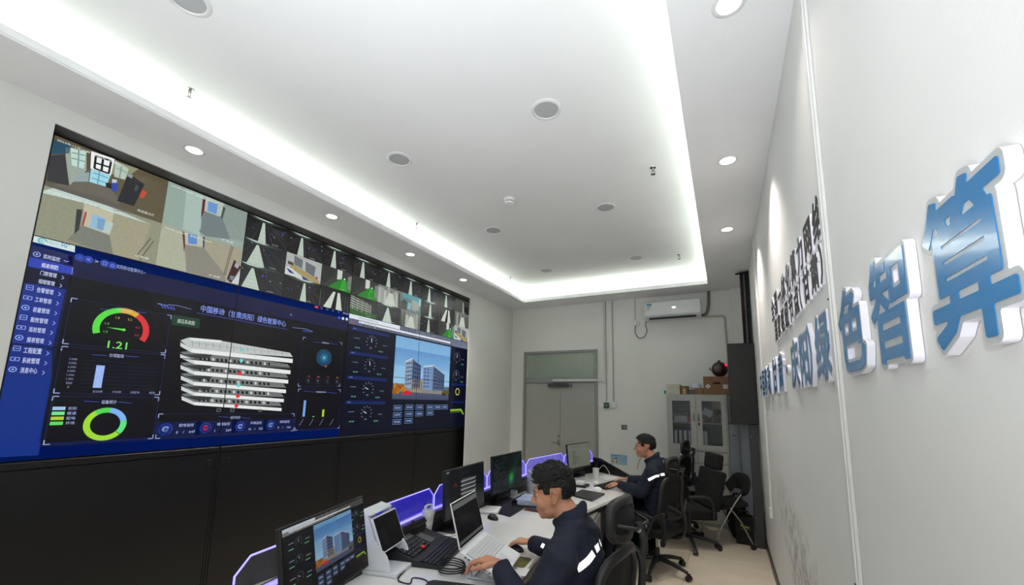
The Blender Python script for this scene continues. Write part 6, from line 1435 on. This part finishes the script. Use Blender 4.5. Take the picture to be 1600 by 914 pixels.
a = MB(); a.tube(smoothpath([(-.15, -.20, .62), (-.22, -.14, .72), (-.24, 0, .74), (-.22, .14, .72), (-.15, .20, .62)], 5), .10, 12, flat=.22, up=(1, 0, .2)); a.build('backrest', m_cus, t, 60, world=False)

# ================================================================ PEOPLE
def fused(a, voxel, it=4, fac=.5):
    """close overlapping solids into one continuous surface"""
    me = bpy.data.meshes.new('tmp'); bmesh.ops.recalc_face_normals(a.b, faces=a.b.faces); a.b.to_mesh(me); a.b.free()
    o = bpy.data.objects.new('tmp', me); COL.objects.link(o)
    md = o.modifiers.new('r', 'REMESH'); md.mode = 'VOXEL'; md.voxel_size = voxel
    sm = o.modifiers.new('s', 'SMOOTH'); sm.iterations = it; sm.factor = fac
    dg = bpy.context.evaluated_depsgraph_get(); dg.update()
    m2 = bpy.data.meshes.new_from_object(o.evaluated_get(dg)); bpy.data.objects.remove(o); bpy.data.meshes.remove(me)
    r = MB(); r.b.free(); r.b = bmesh.new(); r.b.from_mesh(m2); bpy.data.meshes.remove(m2); return r
m_skin = mat('skin', (192, 136, 106), .5, 0, .07, 14, bump=.08, bscale=160); _b = m_skin.node_tree.nodes['Principled BSDF']; _b.inputs['Subsurface Weight'].default_value = .12; _b.inputs['Subsurface Radius'].default_value = (.02, .008, .004)
m_jac = mat('navy_jacket', (14, 22, 42), .85, 0, .12, 7, bump=.6, bscale=11, sheen=.0); m_tr = mat('navy_trousers', (15, 21, 36), .85, 0, .12, 9, bump=.3, bscale=18)
m_hair = mat('black_hair', (9, 8, 8), .55, 0, .35, 60, stretch=(1, 1, 6)); m_refl = mat('reflective_tape', (250, 250, 250), .35, emit=.8, var=.01); m_shoe = mat('black_shoe', (16, 16, 17), .4)  # tape emission imitates the camera flash thrown back
m_redc = mat('red_facing', (176, 22, 44), .7); m_shirt = mat('inner_collar', (26, 36, 60), .8)
def hand(a, W, d, up, curl, side, spread=.0, thumb_in=.4, s=1.0):
    """palm and five bent fingers from wrist W; d = direction of the fingers, up = back of the hand, side +1 thumb on the right"""
    d = Vector(d).normalized(); up = Vector(up); up = (up - d * up.dot(d)).normalized(); lat = d.cross(up).normalized() * side
    a.tube([W - d * .02, W + d * .02, W + d * .055, W + d * .088], [.024 * s, .028 * s, .034 * s, .033 * s], 12, flat=.5, up=up)
    L_ = [.044, .048, .044, .036]; off = [.030, .010, -.010, -.029]; rr = [.0088, .0090, .0085, .0078]
    for k in range(4):
        p = W + d * (.082 - .004 * abs(k - 1)) * s + lat * off[k] * s; fd = (d + lat * spread * (1.5 - k) * .25).normalized(); pts = [p - fd * .02, p]; ang = 0
        for j, (ln, cu) in enumerate(((L_[k], curl[0]), (L_[k] * .62, curl[1]), (L_[k] * .5, curl[2]))):
            ang += radians(cu); v = fd * cos(ang) - up * sin(ang); p = p + v * ln * s; pts.append(p)
        a.tube(pts, [rr[k] * s * 1.05, rr[k] * s * 1.1, rr[k] * s, rr[k] * s * .95, rr[k] * s * .75], 10); a.ell(pts[-1], (rr[k] * .78 * s,) * 3, None, 8, 6)
    p = W + d * .018 * s + lat * .022 * s; td = (d * .75 + lat * .8 - up * .25).normalized(); td2 = (d * 1.0 + lat * (.5 - thumb_in) - up * .35).normalized()
    q1 = p + td * .040 * s; q2 = q1 + td2 * .032 * s; q3 = q2 + td2 * .024 * s
    a.tube([p - td * .01, q1, q2, q3], [.016 * s, .0125 * s, .0105 * s, .008 * s], 10); a.ell(q3, (.008 * s,) * 3, None, 8, 6)
def head_shape(a, M):
    """skull, face, jaw, nose, lips, brows and ears in the head's frame (+X face, Z up)"""
    o = a.M; a.at(o @ M)
    a.ell((-.014, 0, .030), (.094, .077, .086), None, 28, 18); a.ell((.020, 0, -.026), (.072, .068, .086), None, 24, 16); a.ell((.018, 0, -.068), (.064, .062, .044), None, 20, 12)
    a.ell((.066, 0, -.097), (.021, .027, .017), None, 14, 10); a.ell((.074, 0, .024), (.014, .050, .014), None, 16, 8); a.ell((.03, 0, -.095), (.045, .045, .022), None, 16, 10)
    for s in (-1, 1):
        a.ell((.050, s * .035, -.034), (.038, .031, .036), None, 14, 10); a.ell((.076, s * .031, .006), (.012, .017, .010), None, 12, 8)
        a.ell((.103, s * .010, -.034), (.010, .007, .007), None, 8, 6)
        a.ell((-.016, s * .082, -.012), (.020, .0105, .034), (0, radians(-12), s * radians(-24)), 14, 10); a.ell((-.002, s * .078, -.034), (.011, .007, .012), None, 10, 8)
        a.tube([(-.004, s * .086, .012), (-.018, s * .097, .022), (-.034, s * .101, .006), (-.032, s * .097, -.018), (-.012, s * .088, -.040)], .0058, 8)
    a.tube([(.084, 0, .014), (.096, 0, -.006), (.106, 0, -.026)], [.009, .0105, .012], 10); a.ell((.109, 0, -.030), (.012, .011, .010), None, 12, 8)
    a.ell((.090, 0, -.058), (.008, .024, .0052), None, 12, 8); a.ell((.088, 0, -.068), (.009, .021, .006), None, 12, 8); a.ell((.080, 0, -.083), (.012, .022, .010), None, 12, 8)
    a.at(o)
def person(lab, loc, rz, hc, hyaw, hpitch, neck0, sh, el, wr, hands, hairfn, pelv=(0, 0, .50), chest=(.0, 0, .83), lean=None, knee=None, zs=0.0):
    """seated figure facing +X; joint positions in its own frame, L = +Y side"""
    t = thing('person', lab, 'person', loc, rz)
    HM = Matrix.Translation(hc) @ Matrix.Rotation(hyaw, 4, 'Z') @ Matrix.Rotation(hpitch, 4, 'Y')
    p, c, n0 = Vector(pelv), Vector(chest), Vector(neck0)
    # body: head, neck, torso, arms and hands in one surface
    a = MB(); head_shape(a, HM)
    a.tube([n0 + V(-.015, 0, -.06), n0 + V(0, 0, .0), HM @ Vector((-.022, 0, -.055)), HM @ Vector((-.020, 0, -.01))], [.075, .064, .060, .060], 18, flat=1.0)
    a.tube([p + V(0, 0, -.02), p + V(0, 0, .12), c, n0 + V(0, 0, -.05), n0 + V(0, 0, -.01)], [.10, .095, .095, .075, .055], 18, flat=1.2, up=(0, 1, 0))
    for i in (0, 1):
        a.tube([Vector(sh[i]), Vector(el[i])], [.048, .040], 12); a.ell(el[i], (.04, .04, .04), None, 12, 8); a.tube([Vector(el[i]), Vector(wr[i])], [.040, .026], 12)
        a.tube([Vector(sh[i]), n0 + V(0, 0, -.04)], [.05, .05], 12)
        d, up, curl, sd, kw = hands[i]; hand(a, Vector(wr[i]), d, up, curl, sd, **kw)
    b = fused(a, .0036, 6, .5); b.build('body', m_skin, t, 180, world=False)
    # jacket
    a = MB(); rt = [.165, .170, .178, .172, .13, .085]
    back = V(-.012, 0, 0)
    a.tube([p + V(0, 0, -.06), p + V(0, 0, .10), c + V(-.005, 0, -.04), c + V(-.01, 0, .12), n0 + V(-.01, 0, -.035), n0 + V(0, 0, .015)], [.125, .128, .126, .116, .092, .072], 28, flat=1.42, up=(0, 1, 0))
    for i in (0, 1):
        S_, E_, W_ = Vector(sh[i]), Vector(el[i]), Vector(wr[i]); m1 = S_.lerp(E_, .5); dW = (W_ - E_).normalized(); Wc = W_ - dW * .018
        a.ell(S_ + V(0, 0, -.005), (.078, .070, .070), None, 18, 12); a.tube([S_, m1, E_], [.076, .070, .062], 18); a.ell(E_, (.062, .062, .062), None, 16, 10)
        a.tube([E_, E_.lerp(Wc, .35), E_.lerp(Wc, .7), Wc], [.060, .058, .052, .043], 18)
        a.tube([S_ + V(0, 0, .012), n0 + V(-.012, 0, -.018)], [.062, .070], 16)
        for k_, f_ in enumerate((.25, .5, .75)):                     # sleeve folds
            q_ = E_.lerp(Wc, f_); ax = dW.orthogonal().normalized(); a.tube([q_ + (Matrix.Rotation(g_ * 1.0, 3, dW) @ ax) * (.053 - .006 * f_) for g_ in [x * .6 + k_ for x in range(7)]], .008, 6)
    # collar
    for lv in range(4):
        cl = []
        for k in range(20):
            g_ = 2 * pi * k / 20; up_ = lv / 3; cl.append(n0 + V((.074 - .006 * up_) * cos(g_) + .008 + .012 * up_, (.072 - .006 * up_) * sin(g_), .005 + up_ * (.036 - .034 * cos(g_)) - .012 * cos(g_)))
        a.tube(cl, .0115, 8, closed=True)
    # back and side folds
    rn = random.Random(len(lab))
    for k in range(10):
        g_ = rn.uniform(-2.6, 2.6); z0 = p.z + rn.uniform(-.02, .22); r_ = .185; cx = p.x + (c.x - p.x) * (z0 - p.z) / .33
        a.tube([Vector((cx - abs(cos(g_ * .5)) * .118, .17 * sin(g_ * .5) + dy, z0 + dz_)) for dy, dz_ in ((-.05, -.01), (0, .012), (.06, .0))], .010, 6)
    b = fused(a, .0075, 5, .5)
    from mathutils import noise as nz
    b.b.normal_update()
    for v in b.b.verts:                                              # soft folds in the cloth
        q_ = v.co; k_ = nz.noise(Vector((q_.x * 5 + q_.z * 3, q_.y * 5, q_.z * 11))); k2_ = nz.noise(Vector((q_.x * 14, q_.y * 14 + q_.z * 6, q_.z * 8)) + V(7, 3, 1))
        v.co = q_ + v.normal * (.0075 * (1 - abs(k_) * 3.2) * (1 if abs(k_) < .31 else 0) + .004 * k2_)
    jk = b.build('jacket', m_jac, t, 180, world=False)
    # trousers and shoes
    a = MB(); kn = knee or [(.42, .13, .50), (.42, -.13, .50)]
    a.tube([p + V(0, 0, -.07), p + V(0, 0, .04)], [.135, .12], 20, flat=1.35, up=(0, 1, 0))
    for i in (0, 1):
        hp = p + V(.02, (.09, -.09)[i], -.01); k_ = Vector(kn[i]); an = Vector((k_.x + .06, k_.y, .10))
        a.tube([hp, hp.lerp(k_, .5), k_], [.098, .088, .070], 16); a.ell(k_, (.068, .066, .066), None, 14, 10); a.tube([k_, k_.lerp(an, .5), an], [.066, .060, .048], 16)
    b = fused(a, .010, 5, .5); b.build('trousers', m_tr, t, 180, world=False)
    for i in (0, 1):
        k_ = Vector(kn[i]); an = Vector((k_.x + .06, k_.y, 0)); a = MB(); a.tube([an + V(-.06, 0, .045), an + V(.0, 0, .05), an + V(.09, 0, .035), an + V(.17, 0, .025)], [.035, .045, .042, .025], 14); a.box(an.x - .09, an.y - .042, .0, an.x + .18, an.y + .042, .02, .01)
        fused(a, .007, 3).build('shoe', m_shoe, t, 180, world=False)
    # eyes and brows
    for s in (-1, 1):
        a = MB(); a.at(HM); a.ell((.0735, s * .031, .004), (.0135, .0125, .0100), None, 14, 10); a.build('eye', mat('eye_white', (226, 220, 212), .25), t, 60, world=False)
        a = MB(); a.at(HM); a.ell((.0865, s * .031, .001), (.0022, .006, .006), None, 10, 6); a.build('iris', mat('iris_dark', (30, 20, 14), .2), t, 60, world=False)
        a = MB(); a.at(HM); a.tube([(.084, s * .012, .021), (.089, s * .028, .028), (.078, s * .048, .024)], [.004, .005, .0025], 6, flat=.6); a.build('eyebrow', m_hair, t, 60, world=False)
        a = MB(); a.at(HM); a.tube([(.084, s * .017, .008), (.0885, s * .030, .0125), (.080, s * .045, .007)], [.002, .0026, .0018], 6); a.build('eyelash_line', m_hair, t, 60, world=False)
    a = MB(); a.at(HM); a.tube([(.090, -.022, -.0625), (.0965, 0, -.063), (.090, .022, -.0625)], [.0012, .0018, .0012], 6); a.build('lip_line', mat('lip_dark', (120, 66, 56), .5), t, 60, world=False)
    hairfn(t, HM)
    return t, HM
def hair_cap(t, HM, top, hairline, side_len, tufts, seed, col=m_hair, recede=0.0, fr=0.0):
    """short hair: a fitted cap over the skull plus individual tufts"""
    a = MB(); a.at(HM); nu, nv = 64, 22; R_ = Vector((.101 + top * .3, .0815, .093 + top)); cen = Vector((-.014, 0, .030)); grid = []
    def inside(g, th):
        # g azimuth (0 = face), th polar from the crown
        ca = cos(g); 
        lim = hairline + (1 - ca) * .5 * side_len
        if abs(g) > 1.15 and abs(g) < 1.95: lim = min(lim, 1.62)      # sideburn above the ear
        return th < lim
    a.b.faces.ensure_lookup_table()
    V_ = {}
    for i in range(nu):
        g = -pi + 2 * pi * i / nu; d_ = abs(g); base = hairline + max(0, (1 - cos(g)) / 2) ** 1.1 * side_len
        if .75 < d_ < 1.25: base -= recede
        if 1.04 < d_ < 1.40: base = max(base, 1.84)                 # sideburn
        if 1.40 <= d_ < 1.98: base = min(base, 1.56)                # over the ear
        if d_ >= 1.98: base = 2.44
        for j in range(nv + 1):
            th = base * j / nv; sh_ = 1.0 if j < nv else .965; wob = 1
            if th > 1.6: sh_ *= 1 - .10 * (th - 1.6)
            V_[(i, j)] = a._v(cen + Vector((R_.x * sin(th) * cos(g), R_.y * sin(th) * sin(g), R_.z * cos(th))) * sh_ * wob) if j else None
    crown = a._v(cen + Vector((0, 0, R_.z)))
    for i in range(nu):
        k = (i + 1) % nu; a.face([crown, V_[(i, 1)], V_[(k, 1)]])
        for j in range(1, nv): a.face([V_[(i, j)], V_[(i, j + 1)], V_[(k, j + 1)], V_[(k, j)]])
    hr = a.build('hair', col, t, 180, world=False)
    rn = random.Random(seed); a = MB(); a.at(HM)
    for k in range(tufts):
        g = rn.uniform(-pi, pi); mx = hairline * .98 if abs(g) < .8 else 1.5 if abs(g) < 2 else 2.1; th = mx * rn.random() ** .6
        n_ = Vector((sin(th) * cos(g), sin(th) * sin(g), cos(th))); p_ = cen + Vector((R_.x * n_.x, R_.y * n_.y, R_.z * n_.z)) * .97
        ln = (.014 + top * rn.uniform(.8, 2.2)) * (1 if th < 1.2 else .4); f_ = Vector((.9, rn.uniform(-.35, .35), .28)) if th < 1.25 else Vector((.1, 0, -1)); d_ = (n_ * (.75 if th < 1.25 else .25) + f_ * .7 + Vector((rn.uniform(-.3, .3),) * 3)).normalized()
        q_ = p_ + d_ * ln * .55; e_ = p_ + (d_ + Vector((.35, 0, -.12))).normalized() * ln
        a.tube([p_, q_, e_], [.0052, .0038, .0005], 4, cap=False)
    for k in range(int(110 * fr)):                                   # fringe brushed forward and up
        g = rn.uniform(-.85, .85); th = hairline * rn.uniform(.35, .78); n_ = Vector((sin(th) * cos(g), sin(th) * sin(g), cos(th))); p_ = cen + Vector((R_.x * n_.x, R_.y * n_.y, R_.z * n_.z)) * .96
        d_ = Vector((.75 + rn.uniform(-.2, .3), rn.uniform(-.45, .45), .62 + rn.uniform(-.25, .35))).normalized(); ln = rn.uniform(.026, .046); a.tube([p_, p_ + d_ * ln * .5, p_ + d_ * ln + V(.003, 0, -.004)], [.0070, .0046, .0005], 4, cap=False)
    for k in range(int(260 * fr)):                                   # stiff clumps standing on the crown
        g = rn.uniform(-pi, pi); th = rn.uniform(0, 1.25); n_ = Vector((sin(th) * cos(g), sin(th) * sin(g), cos(th))); p_ = cen + Vector((R_.x * n_.x, R_.y * n_.y, R_.z * n_.z)) * .95
        d_ = (n_ + Vector((.35, 0, .35)) + Vector((rn.uniform(-.4, .4), rn.uniform(-.4, .4), 0))).normalized(); ln = rn.uniform(.024, .038) * (1 - .35 * th / 1.25); a.tube([p_, p_ + d_ * ln * .55, p_ + d_ * ln], [.0085, .0052, .0004], 4, cap=False)
    tf = a.build('hair_tufts', col, hr, 180, world=False); tag(tf, kind='stuff')
M1_ = (-.66, 1.95, 0)
def loc1(x, y, z): return (-(x - M1_[0]), -(y - M1_[1]), z)       # world -> figure frame (turned half round)
wl_, wr_ = Vector(loc1(-.985, 1.785, .915)), Vector(loc1(-1.095, 2.375, .825))
p1, HM1 = person('man in navy work jacket with spiky black hair typing on the white laptop', M1_, pi,
    hc=Vector(loc1(-.772, 1.935, 1.232)), hyaw=radians(14), hpitch=radians(12), neck0=loc1(-.675, 1.95, 1.105),
    sh=[loc1(-.665, 1.765, 1.005), loc1(-.665, 2.135, 1.005)], el=[loc1(-.76, 1.64, .775), loc1(-.80, 2.28, .82)], wr=[wl_, wr_],
    hands=[((.9, -.10, -.02), (.1, 0, 1), (20, 32, 25), -1, dict(spread=.6, s=1.12)), ((.95, -.08, -.10), (.12, 0, 1), (24, 30, 20), 1, dict(spread=.5, s=1.12))],
    hairfn=lambda t, M: hair_cap(t, M, .007, 1.00, .9, 2400, 5, fr=1.0), pelv=(-.02, 0, .53), chest=(.0, 0, .84), knee=[(.40, .15, .52), (.42, -.13, .52)])
M2_ = (-.70, 4.62, 0)
def loc2(x, y, z):
    d = Vector((x - M2_[0], y - M2_[1], 0)); d = Matrix.Rotation(-radians(183), 3, 'Z') @ d; return (d.x, d.y, z)
p2, HM2 = person('man in navy work jacket with short black hair at the far end of the desk', M2_, radians(183),
    hc=Vector(loc2(-.790, 4.62, 1.222)), hyaw=radians(2), hpitch=radians(2), neck0=loc2(-.705, 4.63, 1.075),
    sh=[loc2(-.70, 4.445, .985), loc2(-.70, 4.815, .985)], el=[loc2(-.80, 4.40, .79), loc2(-.84, 4.93, .80)], wr=[loc2(-1.06, 4.55, .815), loc2(-1.05, 4.87, .82)],
    hands=[((.95, -.12, -.08), (.1, 0, 1), (22, 30, 20), -1, dict(spread=.5)), ((.95, .05, -.08), (.1, 0, 1), (22, 30, 20), 1, dict(spread=.5))],
    hairfn=lambda t, M: hair_cap(t, M, .005, 1.06, .9, 1200, 8, recede=.10), pelv=(-.02, 0, .50), chest=(.0, 0, .82))
# reflective tape wrapped on the jackets: projected on to the cloth
def tape(t, jname, pts, w_, name='reflective_stripe', m=None, out=.003):
    """strip that hugs the jacket surface between points given near it (figure frame)"""
    jk = [c for c in t.children if c.name.startswith('jacket')][0]; from mathutils.bvhtree import BVHTree
    bm_ = bmesh.new(); bm_.from_mesh(jk.data); bv = BVHTree.FromBMesh(bm_); P = smoothpath(pts, 8); a = MB(); rows_ = []
    for i, q in enumerate(P):
        tg = (P[min(i + 1, len(P) - 1)] - P[max(i - 1, 0)]).normalized(); l0, n0, _, _ = bv.find_nearest(q); sd = tg.cross(n0).normalized(); r_ = []
        for k in (-1, -.5, 0, .5, 1):
            l1, n1, _, _ = bv.find_nearest(l0 + sd * w_ / 2 * k); r_.append(a._v(l1 + n1 * out))
        rows_.append(r_)
    for i in range(len(rows_) - 1):
        for k in range(4): a.face([rows_[i][k], rows_[i + 1][k], rows_[i + 1][k + 1], rows_[i][k + 1]])
    bm_.free(); return a.build(name, m or m_refl, t, 180, world=False, fix=False)
def on_cloth(t, *px):
    """points of the jacket measured through pixels of the photograph (figure frame)"""
    from mathutils.bvhtree import BVHTree
    jk = [c for c in t.children if c.name.startswith('jacket')][0]; b_ = bmesh.new(); b_.from_mesh(jk.data); bv = BVHTree.FromBMesh(b_); W = wmat(t).inverted(); o = W @ CAM; out = []
    for i in range(0, len(px), 2):
        d = (W.to_3x3() @ ray(px[i], px[i + 1])).normalized(); h, n_, _, _ = bv.ray_cast(o, d)
        if h is None: h = bv.find_nearest(o + d * ((Vector((0, 0, .9)) - o).dot(d)))[0]
        out.append(h)
    b_.free(); return out
tape(p1, 'jacket', on_cloth(p1, 902, 889, 910, 883, 919, 875, 927, 864), .030)
tape(p1, 'jacket', on_cloth(p1, 930, 859, 935, 853), .030)
tape(p1, 'jacket', on_cloth(p1, 937, 850, 942, 844), .030)
tape(p1, 'jacket', on_cloth(p1, 847, 856, 850, 850), .024)
tape(p2, 'jacket', on_cloth(p2, 1013, 750, 1019, 747, 1025, 744, 1030, 743), .026)
tape(p2, 'jacket', on_cloth(p2, 1032, 742, 1038, 741), .026)
tape(p1, 'jacket', on_cloth(p1, 853, 840, 859, 829), .026, 'red_facing', m_redc)
a = MB(); a.at(wmat(p2).inverted()); a.tube(smoothpath([at(1005, 713, 1, 4.57), at(999, 720, 1, 4.55), at(996, 733, 1, 4.55)], 5), .005, 6); a.build('lanyard', mat('lanyard_tan', (150, 130, 100), .7), p2, 60, world=False)
t = thing('teal_bottle', 'small teal bottle standing on the floor beyond the nearer chair', 'bottle', (*at(1002, 862, 2, 0).xy, 0)); b_p = Vector((*at(1002, 862, 2, 0).xy, 0))
a = MB(); a.lathe([(.030, 0), (.034, .01), (.034, .12), (.02, .15), (.014, .16)], b_p, 18); a.build('bottle_body', mat('teal_plastic', (24, 92, 104), .35), t, 40); a = MB(); a.cyl(b_p + V(0, 0, .161), b_p + V(0, 0, .185), .016, n=14); a.build('cap', m_blk2, t, 40)
